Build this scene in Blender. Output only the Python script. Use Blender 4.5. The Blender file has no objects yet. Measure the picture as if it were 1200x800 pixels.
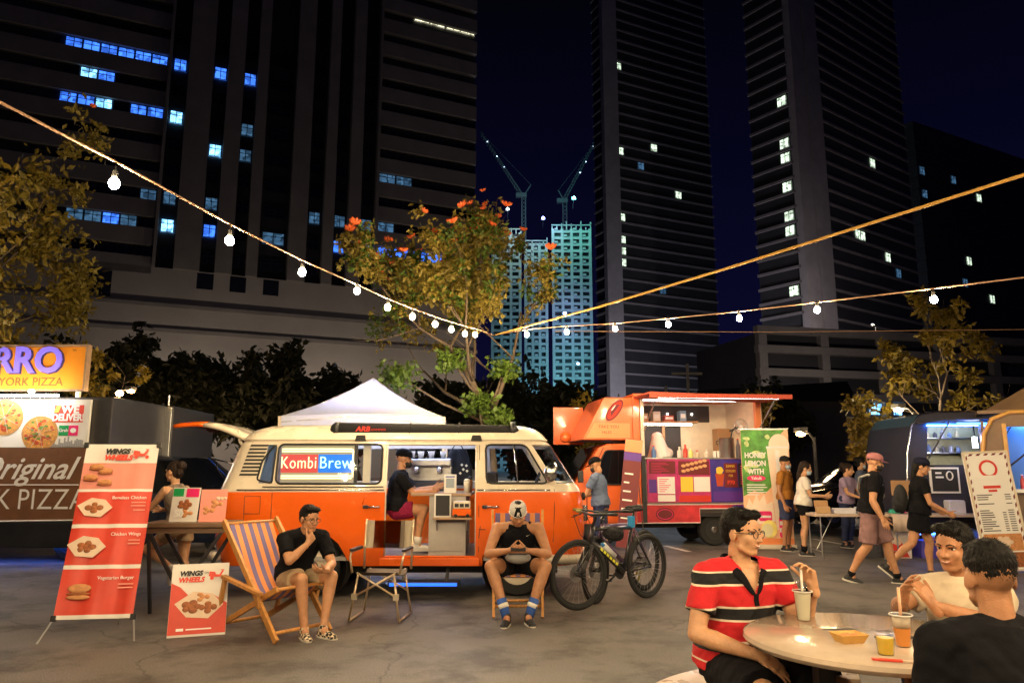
import bpy, bmesh, math, random
import numpy as np
from mathutils import Vector as V, Matrix as M, noise as NZ

random.seed(7)
SC = bpy.context.scene
C = SC.collection
R = math.radians
PI = math.pi

# ---------------------------------------------------------------- camera
cam_d = bpy.data.cameras.new('camera')
cam_d.lens = 26.0; cam_d.sensor_width = 36.0
cam_d.clip_start = 0.05; cam_d.clip_end = 3000
cam = bpy.data.objects.new('camera', cam_d); C.objects.link(cam)
cam.location = (0, 0, 1.47); cam.rotation_euler = (R(90 + 9.687), 0, 0)
SC.camera = cam

# ---------------------------------------------------------------- world (night sky) and the weak glow of the city
W = bpy.data.worlds.new('World'); SC.world = W; W.use_nodes = True
nt = W.node_tree; nt.nodes.clear()
wo = nt.nodes.new('ShaderNodeOutputWorld'); wb = nt.nodes.new('ShaderNodeBackground')
tc = nt.nodes.new('ShaderNodeTexCoord'); sx = nt.nodes.new('ShaderNodeSeparateXYZ'); cr = nt.nodes.new('ShaderNodeValToRGB')
cr.color_ramp.elements[0].position = 0.0; cr.color_ramp.elements[0].color = (0.0033, 0.0033, 0.022, 1)
cr.color_ramp.elements[1].position = 0.6; cr.color_ramp.elements[1].color = (0.0006, 0.0006, 0.0012, 1)
e_ = cr.color_ramp.elements.new(0.40); e_.color = (0.0012, 0.0012, 0.0075, 1)
nt.links.new(tc.outputs['Generated'], sx.inputs[0]); nt.links.new(sx.outputs['Z'], cr.inputs[0])
nt.links.new(cr.outputs[0], wb.inputs['Color']); wb.inputs['Strength'].default_value = 1.0
nt.links.new(wb.outputs[0], wo.inputs[0])

sun_d = bpy.data.lights.new('sun', 'SUN'); sun_d.energy = 0.006; sun_d.angle = R(25); sun_d.color = (1.0, 0.86, 0.78)
sun = bpy.data.objects.new('sun', sun_d); C.objects.link(sun)
sun.rotation_euler = (R(52), 0, R(-38))

SC.view_settings.view_transform = 'Standard'; SC.view_settings.look = 'None'
SC.view_settings.gamma = 1.0; SC.view_settings.exposure = 0.28
SC.view_settings.use_curve_mapping = False
SC.render.engine = 'CYCLES'
SC.cycles.use_denoising = True
SC.cycles.max_bounces = 6; SC.cycles.diffuse_bounces = 3; SC.cycles.glossy_bounces = 3
SC.cycles.transparent_max_bounces = 12; SC.cycles.transmission_bounces = 4
SC.cycles.sample_clamp_indirect = 4.0
SC.cycles.caustics_reflective = False; SC.cycles.caustics_refractive = False

# ---------------------------------------------------------------- materials
MAT = {}
def mat(name, col=(.5, .5, .5), rough=.6, metal=0., var=.0, vs=6., bump=0., bs=40., emit=0., ecol=None, spec=.5, coat=0., sss=0., stretch=None):
    if name in MAT: return MAT[name]
    m = bpy.data.materials.new(name); m.use_nodes = True; MAT[name] = m
    t = m.node_tree; b = t.nodes['Principled BSDF']
    b.inputs['Base Color'].default_value = (*col, 1); b.inputs['Roughness'].default_value = rough
    b.inputs['Metallic'].default_value = metal; b.inputs['Specular IOR Level'].default_value = spec
    b.inputs['Coat Weight'].default_value = coat; b.inputs['Coat Roughness'].default_value = .06
    if emit:
        b.inputs['Emission Color'].default_value = (*(ecol or col), 1); b.inputs['Emission Strength'].default_value = emit
    co = None
    def coords():
        nonlocal co
        if co is None:
            c = t.nodes.new('ShaderNodeTexCoord'); co = c.outputs['Object']
            if stretch:
                mp = t.nodes.new('ShaderNodeMapping'); mp.inputs['Scale'].default_value = stretch
                t.links.new(co, mp.inputs[0]); co = mp.outputs[0]
        return co
    if var:
        n = t.nodes.new('ShaderNodeTexNoise'); n.inputs['Scale'].default_value = vs; n.inputs['Detail'].default_value = 6; n.inputs['Roughness'].default_value = .65
        t.links.new(coords(), n.inputs['Vector'])
        mx = t.nodes.new('ShaderNodeMix'); mx.data_type = 'RGBA'
        mx.inputs[6].default_value = (*[max(0, c*(1-var)) for c in col], 1); mx.inputs[7].default_value = (*[min(1, c*(1+var)) for c in col], 1)
        mr = t.nodes.new('ShaderNodeMapRange'); mr.inputs[1].default_value = .3; mr.inputs[2].default_value = .7
        t.links.new(n.outputs[0], mr.inputs[0]); t.links.new(mr.outputs[0], mx.inputs[0]); t.links.new(mx.outputs[2], b.inputs['Base Color'])
        m2 = t.nodes.new('ShaderNodeMapRange'); m2.inputs[3].default_value = max(.02, rough - .12); m2.inputs[4].default_value = min(1, rough + .12)
        t.links.new(n.outputs[0], m2.inputs[0]); t.links.new(m2.outputs[0], b.inputs['Roughness'])
    if bump:
        n = t.nodes.new('ShaderNodeTexNoise'); n.inputs['Scale'].default_value = bs; n.inputs['Detail'].default_value = 5
        t.links.new(coords(), n.inputs['Vector'])
        bp = t.nodes.new('ShaderNodeBump'); bp.inputs['Strength'].default_value = bump; bp.inputs['Distance'].default_value = .02
        t.links.new(n.outputs[0], bp.inputs['Height']); t.links.new(bp.outputs[0], b.inputs['Normal'])
    if sss:
        b.inputs['Subsurface Weight'].default_value = sss; b.inputs['Subsurface Radius'].default_value = (.012, .005, .003)
    return m

def glass(name, tint=(.9, .95, 1), refl=.12, dark=.0):
    if name in MAT: return MAT[name]
    m = bpy.data.materials.new(name); m.use_nodes = True; MAT[name] = m
    t = m.node_tree; t.nodes.clear()
    o = t.nodes.new('ShaderNodeOutputMaterial'); tr = t.nodes.new('ShaderNodeBsdfTransparent'); gl = t.nodes.new('ShaderNodeBsdfGlossy')
    tr.inputs[0].default_value = (*[c*(1-dark) for c in tint], 1); gl.inputs['Roughness'].default_value = .03
    lw = t.nodes.new('ShaderNodeLayerWeight'); lw.inputs[0].default_value = .5
    fr = t.nodes.new('ShaderNodeMath'); fr.operation = 'POWER'; fr.inputs[1].default_value = 4.5; t.links.new(lw.outputs['Facing'], fr.inputs[0])
    ad = t.nodes.new('ShaderNodeMath'); ad.operation = 'ADD'; ad.inputs[1].default_value = refl*.4; ad.use_clamp = True
    mx = t.nodes.new('ShaderNodeMixShader')
    t.links.new(fr.outputs[0], ad.inputs[0]); t.links.new(ad.outputs[0], mx.inputs[0]); t.links.new(tr.outputs[0], mx.inputs[1]); t.links.new(gl.outputs[0], mx.inputs[2])
    t.links.new(mx.outputs[0], o.inputs[0])
    return m

def leafmat(name, col, var=.5, trans=.35):
    if name in MAT: return MAT[name]
    m = mat(name, col, .55, var=var, vs=1.7)
    t = m.node_tree; b = t.nodes['Principled BSDF']; o = t.nodes['Material Output']
    tl = t.nodes.new('ShaderNodeBsdfTranslucent'); mx = t.nodes.new('ShaderNodeMixShader'); mx.inputs[0].default_value = trans
    lk = [l for l in t.links if l.to_socket == b.inputs['Base Color']]
    if lk: t.links.new(lk[0].from_socket, tl.inputs[0])
    t.links.new(b.outputs[0], mx.inputs[1]); t.links.new(tl.outputs[0], mx.inputs[2]); t.links.new(mx.outputs[0], o.inputs[0])
    return m

# ---------------------------------------------------------------- mesh building
class MB:
    def __init__(s): s.v = []; s.f = []
    def add(s, vs, fs):
        o = len(s.v); s.v += [tuple(p) for p in vs]; s.f += [tuple(i + o for i in f) for f in fs]; return s
    def box(s, x0, x1, y0, y1, z0, z1, mtx=None):
        vs = [V((x, y, z)) for z in (z0, z1) for y in (y0, y1) for x in (x0, x1)]
        if mtx: vs = [mtx @ p for p in vs]
        return s.add(vs, [(0, 2, 3, 1), (4, 5, 7, 6), (0, 1, 5, 4), (1, 3, 7, 5), (3, 2, 6, 7), (2, 0, 4, 6)])
    def bar(s, a, b, w, h=None, up=(0, 0, 1)):
        a = V(a); b = V(b); d = (b - a).normalized(); h = h or w
        u = V(up); sd = d.cross(u)
        if sd.length < 1e-3: sd = d.cross(V((0, 1, 0)))
        sd.normalize(); u = sd.cross(d)
        vs = [p + sd*i*w/2 + u*j*h/2 for p in (a, b) for j in (-1, 1) for i in (-1, 1)]
        return s.add(vs, [(0, 2, 3, 1), (4, 5, 7, 6), (0, 1, 5, 4), (1, 3, 7, 5), (3, 2, 6, 7), (2, 0, 4, 6)])
    def cyl(s, a, b, r0, r1=None, n=12, cap=True):
        a = V(a); b = V(b); r1 = r0 if r1 is None else r1
        d = (b - a).normalized(); sd = d.cross(V((0, 0, 1)))
        if sd.length < 1e-3: sd = V((1, 0, 0))
        sd.normalize(); u = sd.cross(d)
        vs = []
        for p, r in ((a, r0), (b, r1)):
            for i in range(n):
                t = 2*PI*i/n; vs.append(p + (sd*math.cos(t) + u*math.sin(t))*r)
        fs = [(i, (i+1) % n, n + (i+1) % n, n + i) for i in range(n)]
        if cap: fs += [tuple(range(n-1, -1, -1)), tuple(range(n, 2*n))]
        return s.add(vs, fs)
    def tube(s, pts, r, n=8, closed=False, rr=None):
        pts = [V(p) for p in pts]; m = len(pts); vs = []; pu = None
        for k, p in enumerate(pts):
            if closed: d = pts[(k+1) % m] - pts[k-1]
            else: d = pts[min(k+1, m-1)] - pts[max(k-1, 0)]
            d.normalize()
            if pu is None:
                pu = V((0, 0, 1)) if abs(d.z) < .9 else V((1, 0, 0))
            sd = d.cross(pu)
            if sd.length < 1e-4: sd = d.orthogonal()
            sd.normalize(); pu = sd.cross(d).normalized()
            q = rr[k] if rr else r
            for i in range(n):
                t = 2*PI*i/n; vs.append(p + (sd*math.cos(t) + pu*math.sin(t))*q)
        fs = []
        for k in range(m if closed else m-1):
            a = k*n; b = ((k+1) % m)*n
            fs += [(a+i, a+(i+1) % n, b+(i+1) % n, b+i) for i in range(n)]
        if not closed: fs += [tuple(range(n-1, -1, -1)), tuple(range((m-1)*n, m*n))]
        return s.add(vs, fs)
    def ell(s, c, r, mtx=None, nu=14, nv=9):
        c = V(c); r = (r, r, r) if isinstance(r, (int, float)) else r
        vs = [V((0, 0, -r[2]))]
        for j in range(1, nv):
            t = -PI/2 + PI*j/nv
            for i in range(nu):
                a = 2*PI*i/nu; vs.append(V((r[0]*math.cos(t)*math.cos(a), r[1]*math.cos(t)*math.sin(a), r[2]*math.sin(t))))
        vs.append(V((0, 0, r[2])))
        if mtx: vs = [mtx @ p for p in vs]
        vs = [p + c for p in vs]
        fs = [(0, 1+(i+1) % nu, 1+i) for i in range(nu)]
        for j in range(nv-2):
            a = 1+j*nu; b = a+nu
            fs += [(a+i, a+(i+1) % nu, b+(i+1) % nu, b+i) for i in range(nu)]
        k = len(vs)-1; a = 1+(nv-2)*nu
        fs += [(a+i, a+(i+1) % nu, k) for i in range(nu)]
        return s.add(vs, fs)
    def cap(s, a, b, r0, r1, n=12):           # tapered capsule
        a = V(a); b = V(b); s.cyl(a, b, r0, r1, n)
        s.ell(a, r0, nu=n, nv=8); s.ell(b, r1, nu=n, nv=8); return s
    def loft(s, rings, n=20, cap=True):        # rings: (centre, side, fwd, rx, ry)
        vs = []
        for c, sd, fw, rx, ry in rings:
            for i in range(n):
                t = 2*PI*i/n; ct = math.cos(t); st = math.sin(t); e = .85
                vs.append(V(c) + V(sd)*rx*math.copysign(abs(ct)**e, ct) + V(fw)*ry*math.copysign(abs(st)**e, st))
        fs = []
        for k in range(len(rings)-1):
            a = k*n; b = a+n; fs += [(a+i, a+(i+1) % n, b+(i+1) % n, b+i) for i in range(n)]
        if cap: fs += [tuple(range(n-1, -1, -1)), tuple(range((len(rings)-1)*n, len(rings)*n))]
        return s.add(vs, fs)
    def lathe(s, prof, n=24, c=(0, 0, 0), cap=True):     # prof: (r, z)
        c = V(c); vs = []
        for r, z in prof:
            for i in range(n):
                t = 2*PI*i/n; vs.append(c + V((r*math.cos(t), r*math.sin(t), z)))
        fs = []
        for k in range(len(prof)-1):
            a = k*n; b = a+n; fs += [(a+i, a+(i+1) % n, b+(i+1) % n, b+i) for i in range(n)]
        if cap: fs += [tuple(range(n-1, -1, -1)), tuple(range((len(prof)-1)*n, len(prof)*n))]
        return s.add(vs, fs)
    def prism(s, poly, y0, y1, mtx=None):      # polygon in xz extruded along y
        n = len(poly); vs = [V((x, y, z)) for y in (y0, y1) for x, z in poly]
        if mtx: vs = [mtx @ p for p in vs]
        return s.add(vs, [tuple(range(n)), tuple(range(2*n-1, n-1, -1))] + [(i, i+n, (i+1) % n+n, (i+1) % n) for i in range(n)])
    def tf(s, mtx): s.v = [tuple(mtx @ V(p)) for p in s.v]; return s
    def mesh(s, name='mesh'):
        me = bpy.data.meshes.new(name); me.from_pydata(s.v, [], s.f); me.validate(); return me
    def build(s, name, m, parent=None, smooth=False, bevel=0, seg=2, loc=None, rot=None, fix=True):
        me = s.mesh(name)
        if fix or bevel:
            b = bmesh.new(); b.from_mesh(me); bmesh.ops.recalc_face_normals(b, faces=b.faces)
            if bevel:
                es = [e for e in b.edges if len(e.link_faces) == 2 and e.calc_face_angle(0) > R(35)]
                bmesh.ops.bevel(b, geom=es, offset=bevel, segments=seg, profile=.6, affect='EDGES', clamp_overlap=True)
            b.to_mesh(me); b.free()
        return link(name, me, m, parent, smooth, loc, rot)

def link(name, me, m, parent=None, smooth=False, loc=None, rot=None):
    if isinstance(m, str): m = MAT[m]
    if m is not None and not me.materials: me.materials.append(m)
    if smooth: 
        me.shade_smooth()
        if smooth == 'auto':
            me.set_sharp_from_angle(angle=R(40))
    o = bpy.data.objects.new(name, me); C.objects.link(o); o.parent = parent
    if loc is not None: o.location = loc
    if rot is not None: o.rotation_euler = rot
    return o

def tag(o, label=None, cat=None, group=None, kind=None):
    if label: o['label'] = label
    if cat: o['category'] = cat
    if group: o['group'] = group
    if kind: o['kind'] = kind
    return o
def empty(name, loc=(0, 0, 0), rz=0, label=None, cat=None, group=None, rot=None):
    o = bpy.data.objects.new(name, None); C.objects.link(o); o.location = loc
    o.rotation_euler = rot if rot else (0, 0, rz); o.empty_display_size = .1
    return tag(o, label, cat, group)
def copy_tree(o, parent=None):
    c = o.copy(); C.objects.link(c); c.parent = parent
    for ch in list(o.children): copy_tree(ch, c)
    return c

SCRATCH = bpy.data.scenes.new('scratch')          # modifiers are worked out here, away from the growing scene
def scratch_dg():
    with bpy.context.temp_override(scene=SCRATCH, view_layer=SCRATCH.view_layers[0]):
        dg = bpy.context.evaluated_depsgraph_get(); dg.update(); return dg
def eval_mesh(me, mods):
    o = bpy.data.objects.new('temporary', me); SCRATCH.collection.objects.link(o)
    for kind, kw in mods:
        m = o.modifiers.new(kind, kind)
        for k, v in kw.items(): setattr(m, k, v)
    dg = scratch_dg()
    r = bpy.data.meshes.new_from_object(o.evaluated_get(dg))
    bpy.data.objects.remove(o); return r
def remesh(mb, voxel, it=4, fac=.5):
    me = mb.mesh() if isinstance(mb, MB) else mb
    r = eval_mesh(me, [('REMESH', dict(mode='VOXEL', voxel_size=voxel)), ('SMOOTH', dict(factor=fac, iterations=it))])
    bpy.data.meshes.remove(me); r.materials.clear(); return r

def txt(s, size, m, parent, mtx, name='lettering', ext=.0012, bold=0., shear=0., al='CENTER', sx=1., spacing=1.):
    cu = bpy.data.curves.new('lettering', 'FONT'); cu.body = s; cu.size = size; cu.extrude = ext; cu.offset = bold
    cu.shear = shear; cu.align_x = al; cu.align_y = 'CENTER'; cu.resolution_u = 3; cu.space_character = spacing
    o = bpy.data.objects.new('temporary', cu); SCRATCH.collection.objects.link(o)
    dg = scratch_dg()
    me = bpy.data.meshes.new_from_object(o.evaluated_get(dg)); bpy.data.objects.remove(o); bpy.data.curves.remove(cu)
    me.transform(mtx @ M.Diagonal((sx, 1, 1, 1))); me.materials.clear()
    return link(name, me, m, parent)
def FR(x, y, z):   # frame of a print that faces -y: local x right, local y up
    return M.Translation((x, y, z)) @ M.Rotation(PI/2, 4, 'X')
def disc(mb, c, rx, rz, y0, y1, n=24, wob=0.):
    return mb.prism([(c[0] + rx*math.cos(2*PI*i/n)*(1+wob*math.sin(5*i)), c[1] + rz*math.sin(2*PI*i/n)*(1+wob*math.cos(7*i))) for i in range(n)], y0, y1)
def rrect(x0, x1, z0, z1, r, n=5):
    p = []
    for cx, cz, a in ((x1-r, z1-r, 0), (x0+r, z1-r, 90), (x0+r, z0+r, 180), (x1-r, z0+r, 270)):
        for i in range(n+1):
            t = R(a + 90*i/n); p.append((cx + r*math.cos(t), cz + r*math.sin(t)))
    return p
def lerp(a, b, t): return V(a)*(1-t) + V(b)*t
def ruffle(me, amp, f, seed=0):
    n = len(me.vertices); co = np.empty(n*3); me.vertices.foreach_get('co', co); co = co.reshape(-1, 3); no = np.empty(n*3); me.vertices.foreach_get('normal', no); no = no.reshape(-1, 3)
    w = co + .04*np.sin(co[:, [1, 2, 0]]*17 + seed)
    d = (np.sin(w[:, 2]*f + w[:, 0]*f*.7 + seed) + np.sin(w[:, 0]*f*1.3 - w[:, 2]*f*.8 + w[:, 1]*f + seed*2) + .6*np.sin(w[:, 1]*f*1.9 + w[:, 2]*f*1.4 + seed))/2.6
    co += no*(d*amp)[:, None]; me.vertices.foreach_set('co', co.ravel()); me.update(); return me

# ---------------------------------------------------------------- ground
def ground_mat():
    m = bpy.data.materials.new('worn_asphalt'); m.use_nodes = True; MAT['worn_asphalt'] = m
    t = m.node_tree; b = t.nodes['Principled BSDF']; N = t.nodes.new; L = t.links.new
    c = N('ShaderNodeTexCoord')
    def nz(s, d=8, r=.6):
        n = N('ShaderNodeTexNoise'); n.inputs['Scale'].default_value = s; n.inputs['Detail'].default_value = d; n.inputs['Roughness'].default_value = r
        L(c.outputs['Object'], n.inputs['Vector']); return n.outputs[0]
    def ramp(src, a, b_, c0, c1):
        r = N('ShaderNodeValToRGB'); r.color_ramp.elements[0].position = a; r.color_ramp.elements[1].position = b_
        r.color_ramp.elements[0].color = (*c0, 1); r.color_ramp.elements[1].color = (*c1, 1); L(src, r.inputs[0]); return r.outputs[0]
    def mix(f, a, b_, mode='MULTIPLY'):
        x = N('ShaderNodeMix'); x.data_type = 'RGBA'; x.blend_type = mode
        x.inputs[0].default_value = f; L(a, x.inputs[6]); L(b_, x.inputs[7]); return x.outputs[2]
    base = ramp(nz(.35), .3, .72, (.125, .113, .104), (.215, .197, .18))
    grit = ramp(nz(90, 3), .35, .75, (.45, .45, .45), (1.1, 1.1, 1.1))
    stain = ramp(nz(1.4, 5, .7), .36, .52, (.42, .40, .39), (1, 1, 1))
    vo = N('ShaderNodeTexVoronoi'); vo.feature = 'DISTANCE_TO_EDGE'; vo.inputs['Scale'].default_value = .32
    wv = N('ShaderNodeTexNoise'); wv.inputs['Scale'].default_value = 1.2; wv.inputs['Detail'].default_value = 6
    L(c.outputs['Object'], wv.inputs['Vector'])
    ad = N('ShaderNodeVectorMath'); ad.operation = 'MULTIPLY_ADD'; ad.inputs[1].default_value = (1.6, 1.6, 0); L(wv.outputs['Color'], ad.inputs[0]); L(c.outputs['Object'], ad.inputs[2]); L(ad.outputs[0], vo.inputs['Vector'])
    crack = ramp(vo.outputs[0], .0, .006, (.45, .43, .42), (1, 1, 1))
    col = mix(1, mix(1, mix(1, base, grit), stain), crack)
    L(col, b.inputs['Base Color'])
    rg = N('ShaderNodeMapRange'); rg.inputs[3].default_value = .38; rg.inputs[4].default_value = .85; L(nz(.9, 5), rg.inputs[0]); L(rg.outputs[0], b.inputs['Roughness'])
    bp = N('ShaderNodeBump'); bp.inputs['Strength'].default_value = .5; bp.inputs['Distance'].default_value = .012; L(nz(60, 6), bp.inputs['Height']); L(bp.outputs[0], b.inputs['Normal'])
    return m
ground_mat()
g = MB(); n = 40
tag(MB().add([(-900, -60, 0), (900, -60, 0), (900, 1500, 0), (-900, 1500, 0)], [(0, 1, 2, 3)]).build('ground', 'worn_asphalt'), kind='structure')
mat('road_paint', (.62, .6, .56), .7, var=.35, vs=9)
for i, (x0, y0, x1, y1) in enumerate(((2.93, 14.6, 3.15, 13.6), (6.3, 16.0, 6.7, 13.2), (-.9, 15.8, -1.1, 12.4))):
    d = (V((x1, y1, 0)) - V((x0, y0, 0))).normalized(); s_ = V((d.y, -d.x, 0))*.055
    a = V((x0, y0, .004)); b_ = V((x1, y1, .004))
    tag(MB().add([a-s_, a+s_, b_+s_, b_-s_], [(0, 1, 2, 3)]).build('painted_line', 'road_paint'), kind='structure')

# ---------------------------------------------------------------- buildings
mat('facade_plaster', (.21, .195, .185), .85, var=.18, vs=.25)
mat('facade_dark', (.03, .03, .034), .6, var=.2, vs=.3)
mat('podium_plaster', (.34, .315, .29), .85, var=.12, vs=.12)
mat('window_glass_dark', (.012, .014, .02), .12, spec=.6)
mat('window_lit_blue', (.05, .2, .8), .4, emit=1.1, ecol=(.05, .2, 1.0), var=.3)
mat('window_lit_bright', (.2, .5, .9), .4, emit=2.2, ecol=(.2, .55, 1.0))
mat('window_lit_dim', (.05, .12, .22), .4, emit=.16, ecol=(.2, .5, .9))
mat('window_lit_white', (.7, .8, .6), .4, emit=1.1, ecol=(.75, .95, .72))
mat('window_lit_yellow', (.7, .7, .5), .4, emit=1.3, ecol=(.95, .9, .62))
mat('slab_grey', (.22, .2, .21), .85, var=.15, vs=.4)
mat('tower_plaster', (.30, .28, .29), .85, var=.15, vs=.3)
mat('window_frame_dark', (.02, .02, .022), .5)

for nm_ in ('window_lit_blue', 'window_lit_bright', 'window_lit_dim', 'window_lit_white', 'window_lit_yellow'):   # glow of the panes varied in random cells to imitate lit rooms
    t = MAT[nm_].node_tree; b = t.nodes['Principled BSDF']; c = t.nodes.new('ShaderNodeTexCoord'); oi = t.nodes.new('ShaderNodeObjectInfo')
    ad = t.nodes.new('ShaderNodeVectorMath'); ad.operation = 'ADD'; t.links.new(c.outputs['Object'], ad.inputs[0]); t.links.new(oi.outputs['Location'], ad.inputs[1])
    n = t.nodes.new('ShaderNodeTexVoronoi'); n.inputs['Scale'].default_value = 1.6; n.distance = 'CHEBYCHEV'; t.links.new(ad.outputs[0], n.inputs['Vector'])
    s_ = t.nodes.new('ShaderNodeSeparateColor'); t.links.new(n.outputs['Color'], s_.inputs[0])
    mr = t.nodes.new('ShaderNodeMapRange'); e0 = b.inputs['Emission Strength'].default_value; mr.inputs[3].default_value = e0*.3; mr.inputs[4].default_value = e0*1.7
    t.links.new(s_.outputs[0], mr.inputs[0]); t.links.new(mr.outputs[0], b.inputs['Emission Strength'])

def window_proto(w, h):
    """a pane with a cross of glazing bars, centred on the origin in xz, facing -y"""
    p = MB().box(-w/2, w/2, 0, .05, -h/2, h/2).mesh('pane')
    f = MB()
    for x in (-w/2 + .04, 0, w/2 - .04): f.box(x-.05, x+.05, -.06, -.004, -h/2, h/2)
    for z in (-h/2 + .04, h/6, h/2 - .04): f.box(-w/2, w/2, -.055, -.006, z-.045, z+.045)
    return p, f.mesh('frame')
def put_window(root, protos, x, y, z, m, name='window', frame=True, rot=0):
    p, f = protos
    pm = p.get(m)
    if pm is None:
        pm = p['base'].copy(); pm.materials.clear(); pm.materials.append(MAT[m]); p[m] = pm
    o = bpy.data.objects.new(name, pm); C.objects.link(o); o.parent = root; o.location = (x, y, z); o.rotation_euler = (0, 0, rot)
    if frame:
        if not f.materials: f.materials.append(MAT['window_frame_dark'])
        q = bpy.data.objects.new('frame', f); C.objects.link(q); q.parent = o
    return o
def protos(w, h):
    p, f = window_proto(w, h); return {'base': p}, f

# the broad office block on the far side of the road
ob = empty('office_block', (-60, 95, 0), R(25), 'broad grey office block with blue lit windows behind the camper van', 'building')
MB().box(-14, 59.4, .9, 24, 0, 92).build('wall', 'facade_dark', ob)
rows = [60.1 - 4.12*k for k in range(-5, 9)]
MB().box(-14, 59.6, -.15, .9, 0, 23.4).build('podium', 'podium_plaster', ob)
MB().box(-14, 59.5, 0, .9, 23.4, 29.0).build('podium_upper', 'podium_plaster', ob)
for z in (19.9, 23.4): MB().box(-14, 59.7, -.6, -.15, z, z+.5).build('ledge', 'facade_plaster', ob)
cols = [(11.3, 13.6), (17, 19), (21.3, 23.2), (24.8, 29), (31.6, 34), (35.6, 37.8), (39.7, 42.1)]
edges = [10.9] + [e for c in cols for e in c] + [42.5]
for k in range(0, len(edges), 2):
    MB().box(edges[k], edges[k+1], -.5, .9, 29.0, 92).build('pilaster', 'facade_plaster', ob)
for k, z in enumerate(rows):
    for x0, x1, wz in ((-14, 10.9, .85), (42.5, 59.4, .85)):
        MB().box(x0, x1, 0, .9, z + wz, z + 4.12 - wz).build('spandrel', 'facade_plaster', ob)
pl = protos(2.1, 1.7); pr = protos(2.7, 1.7); pc = protos(1.7, 1.9); pc2 = protos(3.2, 1.9)
lit_l = {0: [1, 1, 1, 1, 1, 1], 1: [0, 2, 1, 0, 0, 0], 2: [1, 1, 2, 0, 1, 1], 5: [0, 0, 0, 0, 0, 3], 6: [0, 3, 3, 1, 3, 0]}
for ri, z in enumerate(rows):
    k = ri - 5
    if k < -1: continue
    for i in range(6):
        s_ = lit_l.get(k, [0]*6)[i]
        put_window(ob, pl, -1.2 + i*2.18, .7, z, ['window_glass_dark', 'window_lit_blue', 'window_lit_bright', 'window_lit_dim'][s_])
    lc = {0: {0: 1, 1: 1, 2: 1}, -1: {}, 2: {0: 2, 2: 3}, 3: {1: 2, 2: 3}, 5: {0: 3, 1: 3, 4: 3, 5: 3, 6: 3}, 6: {0: 2, 1: 1, 5: 1, 6: 1, 3: 3}}.get(k, {})
    for i, (a, b_) in enumerate(cols):
        m = ['window_glass_dark', 'window_lit_blue', 'window_lit_bright', 'window_lit_dim'][lc.get(i, 0)]
        put_window(ob, pc2 if i == 3 else pc, (a+b_)/2, .7, z, m)
    for i in range(6):
        m = 'window_glass_dark'
        if k == 6 and i < 4: m = 'window_lit_blue'
        if k == 5 and i == 0: m = 'window_lit_dim'
        if k == 3 and i < 2: m = 'window_lit_dim'
        put_window(ob, pr, 44.1 + i*2.8, .7, z, m)
for x in (49.4, 52.2, 55.2, 57.8):
    put_window(ob, pr, x, .7, 78.0, 'window_lit_yellow')
MB().box(1.2, 6.2, -.2, .3, 24.3, 27.8).build('loading_window', 'window_glass_dark', ob)
for x in (17.9, 22.3, 26.9):
    MB().box(x-1.1, x+1.1, -.02, .3, 26.5, 28.8).build('recess_window', 'window_glass_dark', ob)

# residential towers
def tower(name, label, loc, rot, w, d, H, fh, m_slab, m_core, pil, lits, lproto=(1.6, 1.7), lits2=()):
    r = empty(name, loc, rot, label, 'tower')
    MB().box(.4, w, .4, d, 0, H).build('wall', m_core, r)
    sl = MB().box(0, w+.3, 0, d+.2, 0, .55).mesh('slab'); sl.materials.append(MAT[m_slab])
    for k in range(1, int(H/fh)):
        o = bpy.data.objects.new('floor_slab', sl); C.objects.link(o); o.parent = r; o.location = (0, 0, k*fh)
    for a, b_ in pil: MB().box(a, b_, -1.2, .4, 0, H+2).build('pilaster', 'tower_plaster', r)
    pp = protos(*lproto)
    for x, z, m in lits: put_window(r, pp, x, .28, (math.floor(z/fh)+.58)*fh, m)
    for y, z, m in lits2: put_window(r, pp, .28, y, (math.floor(z/fh)+.58)*fh, m, rot=-PI/2)
    return r
td = tower('residential_tower', 'tall dark tower with twin pale pilasters and banded floors behind the right food stalls', (60.5, 150, 0), R(36), 52, 10.5, 128, 3.3,
      'slab_grey', 'facade_dark', [(0, 4.7), (5.4, 10.6)],
      [(34, 73, 'window_lit_white'), (24.5, 53, 'window_lit_white'), (26.5, 53, 'window_lit_white'), (37.5, 50, 'window_lit_white'), (42, 49, 'window_lit_dim'),
       (23, 21, 'window_lit_bright'), (23, 15, 'window_lit_bright')], (2.2, 2.2),
      [(2.2, z, 'window_lit_white') for z in (82, 71, 66, 60.5, 55, 50, 38.5)])
tower('residential_tower', 'tall dark tower with one pale edge strip beside the blue construction towers', (26, 200, 0), R(26), 40, 5, 152, 3.35,
      'slab_grey', 'facade_dark', [(0, 5.0)],
      [(6.3, z, 'window_lit_white') for z in (119, 92, 71, 66.5, 62, 57)] + [(18.5, 96, 'window_lit_white'), (13.5, 88, 'window_lit_dim'), (27, 82, 'window_lit_white'), (20, 52, 'window_lit_dim')], (2.2, 2.2))
tower('residential_tower', 'dark slab tower with scattered lit windows at the far right edge', (113, 195, 0), R(28), 60, 14, 98, 3.4,
      'facade_dark', 'facade_dark', [],
      [(2.5, 82, 'window_lit_dim'), (2.7, 76, 'window_lit_dim'), (17, 82, 'window_lit_dim'), (20.5, 61, 'window_lit_white'), (17.5, 51, 'window_lit_dim'), (30, 50, 'window_lit_white'), (29, 79, 'window_lit_white')], (2.2, 2.4))
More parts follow.
